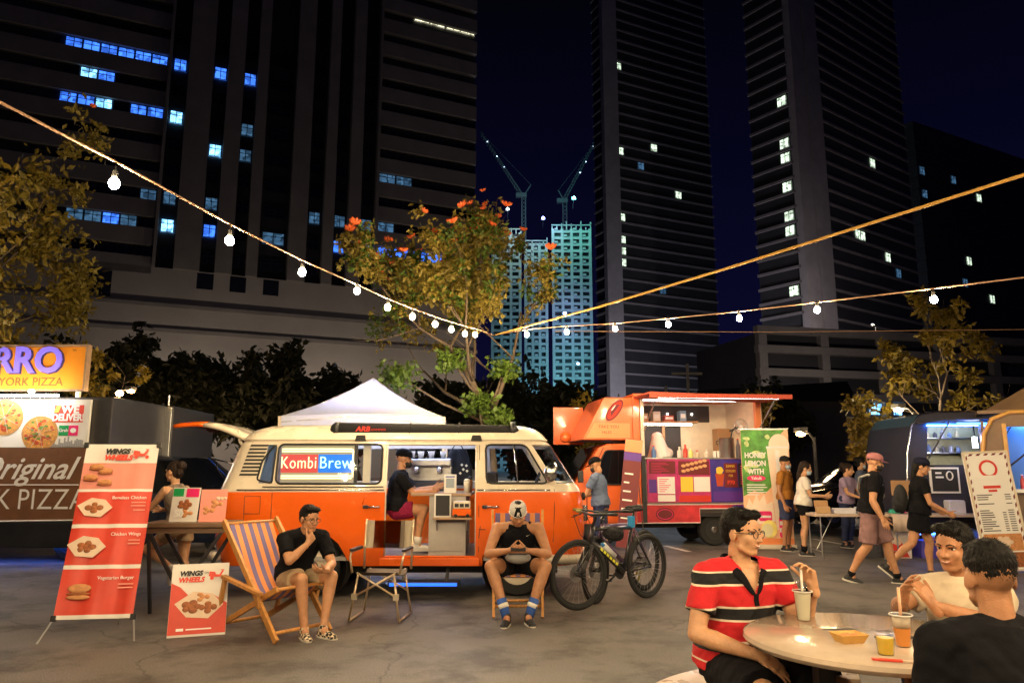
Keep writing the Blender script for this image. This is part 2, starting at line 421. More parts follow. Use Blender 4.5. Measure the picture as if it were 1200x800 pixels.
# the parking podium at the foot of the right tower
pk = empty('parking_podium', (38, 112, 0), R(14), 'low banded parking deck at the foot of the twin pilaster tower', 'building')
MB().box(0, 66, 1.2, 20, 0, 22).build('wall', 'facade_dark', pk)
for z in (4.6, 8.2, 11.8, 15.4, 19.0, 22.0): MB().box(-.2, 66, 0, 1.2, z, z+1.15).build('parapet', 'facade_plaster', pk)
for x in (0, 11, 22, 33, 44, 55): MB().box(x, x+1.4, .1, 1.2, 0, 23).build('pilaster', 'facade_plaster', pk)
pk_p = protos(2.6, 1.9)
put_window(pk, pk_p, 21.0, 1.0, 10.7, 'window_lit_bright'); put_window(pk, pk_p, 24.5, 1.0, 10.7, 'window_lit_bright')
# a low building behind the middle stall
lb = empty('low_building', (20, 78, 0), R(6), 'low dark roofed building behind the orange food truck', 'building')
MB().box(0, 16, 0, 10, 0, 8.5).build('wall', 'facade_plaster', lb)
MB().prism([(-.8, 8.5), (16.8, 8.5), (15.8, 10.6), (-.8, 9.4)], -1, 11).build('roof', 'facade_dark', lb)

# towers under construction, lit teal from their tops
mat('raw_concrete', (.42, .44, .42), .9, var=.2, vs=.2)
def construction(x0, x1, H, name_label):
    w = x1-x0; r = empty('construction_tower', (x0, 350, 0), 0, name_label, 'tower')
    MB().box(.8, w-.8, 1.2, 16, 0, H-3).build('core', 'facade_dark', r)
    g = MB(); nb = max(3, int(w/4.2)); k = 0
    while k*3.3 < H-3:
        g.box(0, w, 0, 1.2, k*3.3, k*3.3+1.25)
        k += 1
    for i in range(nb+1):
        x = i*(w-1.3)/nb; g.box(x, x+1.3, -.12, 1.2, 0, H-2.5)
        for zz in range(0, int(H/3.3), 1):
            if (zz+i) % 2 and i < nb: g.box(x+1.5, x+3.0, -.5, 0, zz*3.3+1.3, zz*3.3+2.3)
    tag(g.build('facade_grid', 'raw_concrete', r), kind='stuff')
    c = MB()
    for i in range(nb*2+1):
        x = i*(w-.5)/(nb*2); c.box(x, x+.5, 0, .5, H-3, H-3+random.uniform(1.2, 4.5)); 
    c.box(0, w, 0, .5, H-.8, H-.3)
    tag(c.build('scaffold_crown', 'raw_concrete', r), kind='stuff')
    return r
ct = [construction(-10, 4.6, 118, 'pale construction tower partly hidden by the flowering tree'),
      construction(6, 17.5, 112, 'narrow pale construction tower between the two teal ones'),
      construction(19.5, 39, 120, 'teal lit construction tower with glowing crown beside the pale edge strip')]
mat('crane_steel', (.07, .08, .10), .6); mat('crane_lamp', (.6, .8, 1), .5, emit=9, ecol=(.55, .75, 1))
def crane(xb, zr, xt, zt, zb, label):
    r = empty('tower_crane', (xb, 362, 0), 0, label, 'crane')
    m = MB()
    for sx_ in (-1, 1):
        for sy in (-1, 1): m.bar((sx_, sy, zb), (sx_, sy, zr), .35)
    z = zb
    while z < zr-2:
        m.bar((-1, -1, z), (1, -1, z+2), .2); m.bar((1, -1, z), (-1, -1, z+2), .2); z += 2
    m.build('mast', 'crane_steel', r)
    j = MB(); a = V((0, 0, zr)); b_ = V((xt-xb, 0, zt)); d = b_-a; L = d.length; d.normalize(); nn = V((-d.z, 0, d.x)); k = 0
    for o_ in (V((0, -.8, 0)), V((0, .8, 0)), nn*1.5): j.bar(a+o_, b_+o_*.4, .3)
    s_ = 0
    while s_ < L-2:
        j.bar(a+d*s_+V((0, -.8, 0)), a+d*(s_+1)+nn*1.5, .18); j.bar(a+d*(s_+1)+nn*1.5, a+d*(s_+2)+V((0, -.8, 0)), .18); s_ += 2
    j.build('jib', 'crane_steel', r)
    MB().box(-4, 1.5, -1.2, 1.2, zr-.8, zr+1.4).build('machinery_deck', 'crane_steel', r)
    cw = MB().bar((0, 0, zr), (-d.x*7, 0, zr+6), .5); cw.bar((-d.x*7, 0, zr+6), tuple(a+d*L*.95), .12); cw.build('back_mast', 'crane_steel', r)
    for q in (.45, .62, .85): MB().ell(tuple(a+d*L*q), .3, nu=8, nv=6).build('work_lamp', 'crane_lamp', r)
    return r
crane(6, 139, -16, 174, 112, 'tower crane with its jib raised to the left over the flowering tree')
crane(27, 136, 45, 171, 116, 'tower crane with its jib raised towards the pale edge strip')
mat('lamp_blue_white', (.5, .6, 1), .5, emit=70, ecol=(.35, .45, 1)); mat('lamp_teal', (.3, 1, .8), .5, emit=25, ecol=(.3, 1, .85))
def flood(x, y, z, col, watts, label, m, r=.9):
    o = empty('site_floodlight', (x, y, z), 0, label, 'floodlight')
    MB().ell((0, 0, 0), (r*.6, r*.6, r*.6), nu=10, nv=8).build('lamp', m, o); MB().box(-r, r, r*.8, r*1.6, -r*.7, r*.7).build('housing', 'crane_steel', o); MB().bar((0, r*1.2, -r*.7), (0, 8, -r*.7-2), .15).build('bracket', 'crane_steel', o)
    if watts:
        l = bpy.data.lights.new('floodlight', 'POINT'); l.energy = watts; l.color = col; l.shadow_soft_size = 1
        q = bpy.data.objects.new('light', l); C.objects.link(q); q.parent = o; q.location = (0, -r-.3, 0)
flood(15.2, 344, 121, (.35, .45, 1), 6000, 'bright blue white site lamp above the narrow construction tower', 'lamp_blue_white')
flood(29, 330, 126, (.15, 1, .8), 26000, 'teal site lamp above the glowing construction tower', 'lamp_teal')
flood(-2, 334, 122, (.9, 1, .95), 14000, 'white site lamp above the half hidden construction tower', 'lamp_teal', .7)
flood(24.8, 340, 73, (.4, .45, 1), 5000, 'blue site lamp halfway up the teal construction tower', 'lamp_blue_white')
flood(13, 336, 20, (.3, .75, 1), 20000, 'blue white site lamp at the foot of the construction towers', 'lamp_blue_white')
flood(30, 332, 48, (.25, .8, 1), 11000, 'pale blue site lamp low on the teal construction tower', 'lamp_blue_white', .6)

# ---------------------------------------------------------------- trees
mat('bark', (.13, .095, .065), .9, var=.35, vs=9, bump=.6, bs=30, stretch=(1, 1, .3))
mat('bark_pale', (.27, .2, .14), .9, var=.3, vs=9, bump=.5, bs=30, stretch=(1, 1, .3))
leafmat('leaf_olive', (.19, .135, .022)); leafmat('leaf_amber', (.24, .185, .03)); leafmat('leaf_green', (.10, .17, .022)); leafmat('leaf_gold', (.26, .18, .02)); leafmat('leaf_dark', (.035, .04, .02))
mat('flower_orange', (.75, .13, .03), .5, var=.3)
def rdir(): 
    while 1:
        v = V((random.uniform(-1, 1), random.uniform(-1, 1), random.uniform(-1, 1)))
        if .05 < v.length < 1: return v.normalized()
def tree(name, label, loc, H, tr, crown0, spread, nleaf, lsize, leaf, bark='bark', seed=1, levels=3, nb=6, clump=.35, droop=0., group=None, cat='tree', flowers=0, lean=(0, 0), flat=1., leaf2=None, low=0., lowc=()):
    random.seed(seed); r = empty(name, loc, 0, label, cat, group)
    br = MB(); tips = []
    def limb(p, d, L, rad, lv):
        pts = [p.copy()]; rr = [rad]; n = 5
        for k in range(n):
            d = (d + rdir()*.22 + V((0, 0, .07 if lv else .0))).normalized()
            pts.append(pts[-1] + d*L/n); rr.append(rad*(1-.6*(k+1)/n))
        br.tube(pts, rad, 7 if lv < 2 else 5, rr=rr)
        if lv >= 1:
            for q in pts[2:]: tips.append((q, d, lv))
        if lv < levels:
            m = nb if lv == 0 else random.randint(3, 4)
            for i in range(m):
                k = random.randint(2, n) if lv else n - (i % 3)
                q = pts[k]; a = 2*PI*(i + random.random()*.7)/m
                out = V((math.cos(a), math.sin(a), random.uniform(.15, .9)*flat))
                nd = (out*.9 + d*.5).normalized() if lv == 0 else (d*.7 + rdir()*.75 + V((0, 0, .12*flat))).normalized()
                limb(q, nd, L*random.uniform(.5, .72) if lv else spread*random.uniform(.45, .8), rr[k]*.62, lv+1)
    limb(V((0, 0, -.1)), V((lean[0], lean[1], 1)).normalized(), crown0, tr, 0)
    top = max(t[0].z for t in tips); kz = (H - crown0*.6)/max(.1, top - crown0*.6)
    br.build('trunk', bark, r, smooth=True)
    lv = MB(); lv2 = MB(); verts = []; faces = []
    hi = [t for t in tips if t[2] >= levels-1 and t[0].z > low]
    for tgt, cnt in ((lv, nleaf), (lv2, nleaf//3 if leaf2 else 0)):
        nc = max(1, cnt//26)
        for _ in range(nc):
            q, d, _l = random.choice(hi); c = q + rdir()*clump*random.uniform(.1, .9); cr_ = clump*random.uniform(.35, .8)
            for _k in range(26):
                p = c + rdir()*cr_*random.random()**.5; p.z -= droop*random.random()
                s_ = lsize*random.uniform(.6, 1.25); dd = (rdir() + V((0, 0, -.35))).normalized(); sd = dd.cross(rdir())
                if sd.length < .1: continue
                sd.normalize(); nrm = dd.cross(sd); w = s_*.27
                tgt.add([p, p + dd*s_*.5 + sd*w + nrm*w*.3, p + dd*s_, p + dd*s_*.5 - sd*w + nrm*w*.3], [(0, 1, 2), (0, 2, 3)])
    for cx, cy, cz, cr_ in lowc:                       # low sprays on thin limbs
        br2 = MB(); a = V((0, 0, cz-.9)); c = V((cx, cy, cz)); br2.tube([a, lerp(a, c, .5)+V((0, 0, -.08)), c], .02, 6, rr=[.035, .025, .012]); br2.build('low_limb', bark, r, smooth=True)
        for _k in range(int(900*cr_)):
            p = c + V((rdir().x*1.15, rdir().y, rdir().z*.8))*cr_*random.random()**.5; s_ = lsize*random.uniform(.7, 1.3); dd = (rdir()+V((0, 0, -.5))).normalized(); sd = dd.cross(rdir())
            if sd.length < .1: continue
            sd.normalize(); w = s_*.3; lv2.add([p, p+dd*s_*.5+sd*w, p+dd*s_, p+dd*s_*.5-sd*w], [(0, 1, 2), (0, 2, 3)])
    lv.build('crown', leaf, r, fix=False)
    if leaf2: lv2.build('leaves', leaf2, r, fix=False)
    if flowers:
        fl = MB()
        for i in range(7):
            a = 2*PI*i/7; d = V((math.cos(a), math.sin(a), .7)).normalized()
            fl.ell(d*.075, (.042, .042, .085), (d.to_track_quat('Z', 'Y')).to_matrix(), 6, 5)
        fm = fl.mesh('flower'); fm.materials.append(MAT['flower_orange'])
        up = sorted(hi, key=lambda t: -t[0].z - .5*V((t[0].x, t[0].y, 0)).length - .45*(t[0].y < 0)); used = []
        for q, d, _ in up:
            if len(used) >= flowers: break
            if all((q-u).length > .34 for u in used):
                used.append(q); o = bpy.data.objects.new('flower', fm); C.objects.link(o); o.parent = r
                o.location = q + V((0, -.1, clump*.55)); o.rotation_euler = (random.uniform(-.5, .5), random.uniform(-.5, .5), random.random()*6); s_ = random.uniform(.5, .9); o.scale = (s_, s_, s_)
    return r
tree('flowering_tree', 'broad tree with orange blossoms rising behind the white tent', (-.50, 14.9, 0), 9, .13, 4.2, 3.2, 10000, .125, 'leaf_amber', seed=19, nb=6, clump=.32, flowers=36, leaf2='leaf_green', flat=.95, low=4.3, lowc=((-1.75, -.6, 3.25, .42), (-.15, -.5, 2.72, .34), (.25, -.45, 2.45, .26), (-.7, -.4, 3.6, .3), (.35, -.2, 3.45, .3)))
tree('roadside_tree', 'leafy golden tree hanging over the pizza sign at the upper left corner', (-9.9, 13.8, 0), 9.4, .17, 3.9, 4.0, 15000, .16, 'leaf_amber', seed=23, nb=8, clump=.5, flowers=8, leaf2='leaf_gold', droop=.3, flat=.7)
tree('sapling', 'thin golden sapling behind the pizza sign', (-7.75, 14.0, 0), 4.4, .035, 2.6, 1.15, 700, .14, 'leaf_gold', 'bark_pale', seed=5, nb=6, clump=.16)
tree('sapling', 'golden sapling just above the orange truck', (2.9, 20, 0), 4.2, .05, 2.6, 1.2, 1100, .16, 'leaf_gold', 'bark_pale', seed=8, nb=5, clump=.3)
tree('street_tree', 'tall thin tree with flat layered sprays behind the black trailer', (14.1, 25.5, 0), 7.3, .08, 4.9, 2.5, 1700, .26, 'leaf_gold', 'bark_pale', seed=31, nb=6, clump=.42, flat=.25, leaf2='leaf_olive')
tree('street_tree', 'slender pale trunked tree beside the tall green banner', (7.7, 20.5, 0), 4.4, .055, 3.0, 1.1, 700, .17, 'leaf_olive', 'bark_pale', seed=17, nb=5, clump=.3, lean=(-.1, 0))
tree('street_tree', 'low bushy round tree behind the folding tables', (11.6, 24, 0), 3.9, .09, 1.5, 1.7, 3600, .2, 'leaf_olive', seed=41, nb=7, clump=.4)
for i, (x, y, h, sp, lb_) in enumerate(((-18.6, 44, 8.0, 4.6, 'large round dark tree in front of the office block'), (-13.0, 42, 7.0, 3.6, 'dark tree rising behind the open van hatch'),
        (-8.6, 43, 6.6, 3.0, 'dark tree behind the left slope of the white tent'), (-23.5, 40, 8.2, 3.8, 'dark tree behind the golden sapling'),
        (1.7, 36, 5.4, 2.8, 'dark tree at the foot of the construction towers'), (4.3, 38, 5.2, 2.4, 'dark tree just left of the orange truck'), (-3.0, 38, 5.0, 2.7, 'dark tree between tent and blossoming tree'),
        (17, 52, 6.2, 3.4, 'dark tree behind the utility poles'))):
    tree('dark_tree', lb_, (x, y, 0), h, .2, h*.46, sp*1.08, 13000, .5, 'leaf_dark', seed=60+i, nb=8, clump=1.0, group='dark trees along the road')
# hedge and poles
mat('pole_grey', (.32, .3, .28), .8, var=.2)
for i, (x, y, h, lb_) in enumerate(((9.4, 45, 6.4, 'shorter utility pole above the truck awning'), (11.0, 46, 7.9, 'taller utility pole with crossarm above the truck awning'))):
    p = empty('utility_pole', (x, y, 0), 0, lb_, 'pole', 'utility poles')
    MB().cyl((0, 0, -.1), (0, 0, h), .13, .09, 8).build('post', 'pole_grey', p); MB().box(-1.0, .9, -.07, .07, h-.7, h-.55).build('crossarm', 'pole_grey', p)
# street lamps along the road behind the lot
mat('lamp_sodium', (1, .55, .18), .5, emit=60, ecol=(1, .5, .16)); mat('lamp_street', (1, .8, .55), .5, emit=25, ecol=(1, .78, .5))
def street_lamp(x, y, h, watts, label, m='lamp_sodium', col=(1, .62, .3), soft=.3, z0=0):
    p = empty('street_lamp', (x, y, z0), 0, label, 'street lamp', 'street lamps along the road')
    MB().cyl((0, 0, -.1), (0, 0, h), .07, .045, 8).build('post', 'pole_grey', p)
    MB().tube([(0, 0, h-.1), (0, .3, h+.12), (0, .9, h+.2)], .035, 6).build('arm', 'pole_grey', p)
    MB().box(-.12, .12, .7, 1.2, h+.2, h+.32).build('head', 'pole_grey', p)
    MB().ell((0, .95, h+.13), (.13, .2, .07), nu=10, nv=7).build('lamp', m, p)
    l = bpy.data.lights.new('street_light', 'POINT'); l.energy = watts; l.color = col; l.shadow_soft_size = soft
    q = bpy.data.objects.new('light', l); C.objects.link(q); q.parent = p; q.location = (0, .95, h-.12)

# ---------------------------------------------------------------- the camper van
mat('paint_orange', (.82, .125, .006), .24, var=.07, vs=2.2, coat=1.)
mat('paint_cream', (.72, .63, .50), .28, var=.06, vs=2.2, coat=.8)
mat('rubber', (.012, .012, .012), .6); mat('tyre', (.018, .018, .018), .85, bump=.3, bs=60)
mat('chrome', (.7, .7, .7), .18, 1.0); mat('black_metal', (.02, .02, .022), .45); mat('steel', (.5, .5, .5), .32, 1.0, var=.15)
mat('dark_interior', (.04, .035, .035), .8); mat('black_fabric', (.012, .012, .014), .9, bump=.4, bs=25)
mat('van_floor', (.32, .3, .28), .6, var=.2); mat('counter_laminate', (.42, .39, .36), .5, var=.12, vs=4); mat('counter_side', (.34, .22, .13), .5, var=.25, vs=5)
glass('clear_glass'); glass('tinted_glass', (.45, .75, .95), .15, .25)
mat('led_blue_white', (.6, .7, 1), .5, emit=34, ecol=(.50, .62, 1)); mat('led_white', (1, .95, .85), .5, emit=24, ecol=(1, .93, .8)); mat('led_blue', (.05, .15, 1), .5, emit=16, ecol=(.03, .16, 1))
VX, VY = -3.55, 9.76
van = empty('camper_van', (VX, VY, 0), 0, 'orange and cream vintage camper van with open side door serving drinks', 'van')
def interp(tb, z): return float(np.interp(z, [a for a, _ in tb], [b for _, b in tb]))
TW = [(.34, .79), (.45, .835), (.7, .86), (1.1, .86), (1.19, .855), (1.235, .845), (1.29, .83), (1.75, .755), (1.8, .735)]
TF = [(.34, 4.30), (.5, 4.40), (.8, 4.43), (1.1, 4.41), (1.19, 4.38), (1.235, 4.36), (1.29, 4.32), (1.745, 4.03), (1.8, 3.97)]
TR = [(.34, .08), (.6, .0), (1.19, .02), (1.29, .05), (1.745, .21), (1.8, .25)]
ZR = [.34, .45, .55, .66, .78, .95, 1.10, 1.19, 1.235, 1.29, 1.52, 1.745, 1.8]
RF, RR = .30, .24
FIX = [.75, .81, .9, 1.0, 1.1, 1.21, 1.32, 1.42, 1.52, 1.61, 1.69, 1.99, 2.05, 2.4, 2.75, 3.125, 3.2]
FRS = [0, .06, .14, .24, .34, .46, .58, .70, .82, .93, 1.0]      # fractions from 3.2 to the front corner
RRS = [1.0, .9, .72, .55, .3, 0]                               # fractions from .75 back to the rear corner (reversed)
def ring(z):
    w = interp(TW, z); xf = interp(TF, z); xr = interp(TR, z); P = []; tagl = []
    for k in range(4): P.append((xf, -(w-RF)*k/4)); tagl.append('F')
    for k in range(9):
        a = PI/2*k/8; P.append((xf-RF+RF*math.cos(a), -(w-RF)-RF*math.sin(a))); tagl.append('FC%d' % k)
    xe = xf-RF
    for fr in reversed(FRS[:-1]): P.append((3.2+(xe-3.2)*fr, -w)); tagl.append('f%.2f' % fr)
    for x in reversed(FIX[:-1]): P.append((x, -w)); tagl.append('x%.2f' % x)
    xs = xr+RR
    for fr in RRS[1:]: P.append((xs+(.75-xs)*fr, -w)); tagl.append('r%.2f' % fr)
    for k in range(1, 8):
        a = PI/2*k/7; P.append((xr+RR-RR*math.sin(a), -(w-RR)-RR*math.cos(a))); tagl.append('RC%d' % k)
    for k in range(3, -1, -1): P.append((xr, -(w-RR)*k/4)); tagl.append('R')
    return P, tagl
_, TAGS = ring(1.0); NP_ = len(TAGS)
def tx(j):
    return ring(1.0)[0][j][0]
ARCH = ((1.21, .41), (3.61, .41))
def bodyv(z, side):
    out = []
    for x, y in ring(z)[0]:
        zz = z
        for xc, r_ in ARCH:
            if abs(x-xc) < r_ and abs(y) > .5: zz = max(zz, .33+math.sqrt(r_*r_-(x-xc)**2)) if z < .9 else zz
        out.append((x, y*side, zz))
    return out
lower, upper, panes = MB(), MB(), {}
def cell_kind(side, j, i):
    x = (tx(j)+tx(j+1))/2; t0, t1 = TAGS[j], TAGS[j+1]; z0, z1 = ZR[i], ZR[i+1]
    win = z0 >= 1.285 and z1 <= 1.75
    if side == 1 and 2.05 < x < 3.125 and t0[0] == 'x' and z0 >= .449 and z1 <= 1.75: return 'open'
    if t0 == 'R' or t1 == 'R':
        if z0 >= .65 and z1 <= 1.75: return 'open'
    if win:
        if t0[0] == 'F' and t1[0] == 'F' and t0 not in ('FC7',) : return 'windscreen'
        if t0[0] == 'f' and t1[0] == 'f' and t0 != 'f1.00' and float(t1[1:]) >= .06: return 'door_window'
        if t0[0] == 'x' and t1[0] in 'x' and float(t1[1:]) >= .75 and float(t0[1:]) <= 1.99: return 'side_window'
        if side == -1 and t0[0] == 'x' and 2.05 < x < 3.125: return 'far_window'
        if t0 == 'r0.90' and t1 == 'r0.72' or t0 == 'r0.72' and t1 == 'r0.55': return 'quarter_window'
    return 'low' if z1 <= 1.2 else 'up'
for side in (1, -1):
    rows_ = [bodyv(z, side) for z in ZR]
    for i in range(len(ZR)-1):
        for j in range(NP_-1):
            k = cell_kind(side, j, i)
            q = [rows_[i][j], rows_[i][j+1], rows_[i+1][j+1], rows_[i+1][j]]
            if k == 'open': continue
            tgt = lower if k == 'low' else upper if k == 'up' else panes.setdefault((k, side if k != 'windscreen' else 1), MB())
            tgt.add(q, [(0, 1, 2, 3)])
def shell(mb, name, m, inward=.03, smooth=True, parent=van):
    me = mb.mesh(name); b = bmesh.new(); b.from_mesh(me); bmesh.ops.remove_doubles(b, verts=b.verts, dist=.0005)
    bmesh.ops.dissolve_degenerate(b, edges=b.edges, dist=.0005); bmesh.ops.recalc_face_normals(b, faces=b.faces)
    # make the normals look outwards
    c = V((2.2, 0, 1.1)); f = max(b.faces, key=lambda f: f.calc_area())
    if (f.calc_center_median() - c).dot(f.normal) < 0: bmesh.ops.reverse_faces(b, faces=b.faces)
    b.to_mesh(me); b.free()
    if inward:
        me2 = eval_mesh(me, [('SOLIDIFY', dict(thickness=inward, offset=-1))]); me2.materials.clear(); me = me2
    me.name = name
    return link(name, me, m, parent, 'auto' if smooth else False)
shell(lower, 'lower_body', 'paint_orange'); shell(upper, 'upper_body', 'paint_cream')
for (k, s_), mb in panes.items():
    shell(mb, k, 'tinted_glass' if k == 'quarter_window' else 'clear_glass', 0)
# roof
roof = MB(); base = [(x, y, 1.8) for x, y in ring(1.8)[0]]; full = base + [(x, -y, z) for x, y, z in reversed(base[1:-1])]
lv = [(0, 1.797), (-.022, 1.80), (-.022, 1.812), (.0, 1.83), (.045, 1.885), (.13, 1.94), (.27, 1.985), (.45, 2.005), (.62, 2.01)]
nv_ = len(full)
for ins, z in lv:
    roof.v += [(x + (2.1-x)/1.86*ins*(.9 if ins > 0 else 1), y*(1-ins/.735), z) for x, y, _ in full]
for k in range(len(lv)-1):
    a = k*nv_; b_ = a+nv_; roof.f += [(a+i, a+(i+1) % nv_, b_+(i+1) % nv_, b_+i) for i in range(nv_)]
roof.f.append(tuple(range((len(lv)-1)*nv_, len(lv)*nv_)))
roof.build('roof', 'paint_cream', van, 'auto')
def ys(x, z): return -interp(TW, z)          # near side skin
def side_path(pts, off=.004): return [(x, ys(x, z)-off, z) for x, z in pts]
def gasket(x0, x1, z0, z1, r, name='window_rubber', shear=0):
    p = [(x + (z-z0)*shear, z) for x, z in rrect(x0, x1, z0, z1, r)]
    MB().tube(side_path(p, .003), .013, 6, closed=True).build(name, 'rubber', van, True)
def corner_fill(x0, x1, z0, z1, r, m='paint_cream', shear0=0., shear1=0.):
    mb = MB()
    for cx, cz, sx_, sz in ((x0, z0, 1, 1), (x1, z0, -1, 1), (x0, z1, 1, -1), (x1, z1, -1, -1)):
        sh = lambda z: (shear0 if sx_ > 0 else shear1)*(z-z0)
        pts = [(cx - sx_*.01 + sh(cz), cz - sz*.01), (cx + sx_*r + sh(cz), cz - sz*.01)]
        for i in range(6):
            t = R(90*i/5); z = cz + sz*(r - r*math.cos(t)); pts.append((cx + sx_*(r - r*math.sin(t)) + sh(z), z))
        pts.append((cx - sx_*.01 + sh(cz), cz + sz*r))
        o = len(mb.v); mb.v += side_path(pts, .002); mb.f.append(tuple(range(o, o+len(pts))))
    return mb.build('window_corner', m, van)
corner_fill(.75, 1.99, 1.29, 1.745, .06); gasket(.745, 1.995, 1.285, 1.75, .065)
MB().box(1.66, 1.70, -.79, -.765, 1.28, 1.75).build('window_divider', 'black_metal', van)
# front door window with its slanted front post
xe0, xe1 = 4.32-.30, 4.03-.30
dw = [(3.2+.06*(xe0-3.2), 1.29), (3.2+.93*(xe0-3.2)+.02, 1.29), (3.2+.93*(xe1-3.2)+.02, 1.745), (3.2+.06*(xe1-3.2), 1.745)]
def round_poly(p, r, n=4):
    out = []
    for k in range(len(p)):
        a, b_, c_ = V(p[k-1]), V(p[k]), V(p[(k+1) % len(p)])
        u = (a-b_).normalized(); w = (c_-b_).normalized()
        for i in range(n+1):
            t = i/n; q = b_ + u*r*(1-t)**2 + w*r*t**2; out.append((q.x, q.y))
    return out
dp = round_poly(dw, .07)
MB().tube(side_path(dp, .003), .013, 6, closed=True).build('window_rubber', 'rubber', van, True)
MB().tube([(3.62, -.79, 1.30), (3.57, -.765, 1.74)], .012, 6).build('quarter_light_post', 'chrome', van, True)
# quarter window surround
qa = [(.52, 1.33), (.70, 1.29), (.715, 1.745), (.66, 1.70), (.56, 1.55)]
MB().tube(side_path(round_poly(qa, .03, 2), .004), .012, 6, closed=True).build('window_rubber', 'rubber', van, True)
# louvres of the engine air intake
for i in range(9):
    z = 1.38 + i*.043; x0 = .30 + .1*(z-1.38)/.36
    p = MB(); s_ = [(x0, z), (x0+.21, z), (x0+.225, z+.023), (x0+.012, z+.023)]
    p.add(side_path(s_, .006) + side_path(s_, -.02), [(0, 1, 2, 3), (0, 4, 5, 1), (1, 5, 6, 2), (2, 6, 7, 3), (3, 7, 4, 0)])
    p.build('louvre', 'rubber', van)
# trim, seams, handles
MB().tube([(x, ys(x, 1.205)-.006, 1.213) for x in np.linspace(.3, 2.04, 8)], .009, 6).build('belt_trim', 'chrome', van, True)
MB().tube([(x, ys(x, 1.205)-.006, 1.213) for x in np.linspace(3.14, 4.0, 6)], .009, 6).build('belt_trim', 'chrome', van, True)
MB().box(.6, 2.03, -.86, -.852, 1.243, 1.256).build('door_rail', 'rubber', van)
def seam(pts, name='panel_seam'): MB().tube(side_path(pts, .0005), .0045, 5).build(name, 'rubber', van)
seam([(3.16, .50), (3.16, 1.0), (3.16, 1.74)]); seam([(3.16, .66), (3.18, .80)]); seam([(4.05, 1.22), (4.05, 1.0), (4.03, .62)]); seam([(3.16, .76), (3.24, .76)])
seam([(.72, 1.18), (.72, .9), (.72, .72)]); seam([(.40, 1.22), (.40, 1.0), (.40, .6)])
seam([(.40, .94), (.585, .94), (.585, 1.14), (.40, 1.14), (.40, .94)], 'fuel_flap_seam')
for x in (1.80, 3.20):
    MB().cyl((x+.03, -.885, 1.02), (x+.2, -.885, 1.02), .011, n=8).build('door_handle', 'chrome', van, True)
    MB().box(x, x+.06, -.89, -.86, 1.0, 1.04).build('handle_plate', 'black_metal', van, bevel=.004)
MB().tube(side_path([(1.79, 1.05), (1.81, 1.13), (1.88, 1.185), (1.96, 1.19)], .002), .007, 5).build('pressed_swage', 'paint_orange', van, True)
# sill, door frame, running board
MB().box(2.0, 3.17, -.845, -.80, .345, .435).build('sill', 'paint_orange', van, bevel=.01)
for x in (2.05, 3.125):
    MB().tube([(x, -.80, .45), (x, -.83, .9), (x, -.825, 1.2), (x, -.755, 1.745)], .016, 6).build('door_frame', 'paint_cream', van, True)
MB().box(.3, 4.15, -.80, .80, .40, .445).build('floor', 'van_floor', van)
MB().box(2.15, 2.95, -1.10, -.86, .155, .20).build('step_board', 'black_metal', van, bevel=.008)
MB().box(2.17, 2.93, -1.113, -1.102, .162, .196).build('step_light', mat('step_glow', (.02, .1, .7), .4, emit=1.6, ecol=(.02, .14, 1)), van)
MB().bar((2.3, -.95, .16), (2.3, -.7, .36), .04).bar((2.8, -.95, .16), (2.8, -.7, .36), .04).build('step_bracket', 'black_metal', van)
# bumpers, lamps, mirror
fb = [(x+.05, y*1.0, .42) for x, y in ring(.5)[0][:16]]; fb = [(x, -y, z) for x, y, z in reversed(fb[1:])] + fb
MB().tube(fb, .055, 8).build('front_bumper', 'paint_cream', van, True)
rb = [(x-.06, y, .45) for x, y in ring(.5)[0][-10:]]; rb = rb + [(x, -y, z) for x, y, z in reversed(rb[:-1])]
MB().tube(rb, .055, 8).build('rear_bumper', 'paint_cream', van, True)
for s_ in (-1, 1):
    MB().cyl((4.38, s_*.52, .93), (4.46, s_*.52, .93), .1, .095, 16).build('headlight', 'chrome', van, True)
    MB().cyl((4.40, s_*.55, 1.13), (4.44, s_*.55, 1.13), .05, .045, 10).build('front_vent', 'black_metal', van, True)
    MB().box(.0, .03, s_*.66-.05, s_*.66+.05, .75, 1.0).build('tail_light', mat('tail_red', (.5, .02, .01), .3), van, bevel=.01)
MB().tube([(3.98, -.84, 1.3), (4.03, -.95, 1.33)], .012, 6).build('mirror_arm', 'chrome', van, True)
MB().ell((4.0, -.99, 1.41), (.075, .035, .105), nu=12, nv=8).build('wing_mirror', 'chrome', van, True)
# wheels
def wheel(parent, x, y, r_, w, hub='steel', side=-1, name='wheel'):
    o = empty(name, (x, y, r_)); o.parent = parent
    rot = M.Rotation(PI/2, 4, 'X')
    MB().lathe([(r_*.62, -w/2), (r_*.93, -w/2), (r_, -w*.36), (r_, w*.36), (r_*.93, w/2), (r_*.62, w/2), (r_*.58, 0), (r_*.62, -w/2)], 28, cap=False).tf(rot).build('tyre', 'tyre', o, 'auto')
    MB().lathe([(r_*.2, -w*.40), (r_*.5, -w*.30), (r_*.62, -w*.42), (r_*.64, -w*.3), (r_*.64, w*.4), (r_*.2, w*.4)], 24).tf(rot if side > 0 else M.Rotation(-PI/2, 4, 'X') @ M.Scale(-1, 4, (0, 0, 1))).build('rim', hub, o, 'auto')
    MB().lathe([(.02, w*.36), (r_*.24, w*.36), (r_*.2, w*.46), (.02, w*.5)], 16).tf(M.Rotation(PI/2 if side < 0 else -PI/2, 4, 'X')).build('hub_cap', 'chrome', o, 'auto')
    return o
for x, y, s_ in ((1.21, -.70, -1), (3.61, -.70, -1), (1.21, .70, 1), (3.61, .70, 1)): wheel(van, x, y, .325, .19, 'paint_cream', s_)
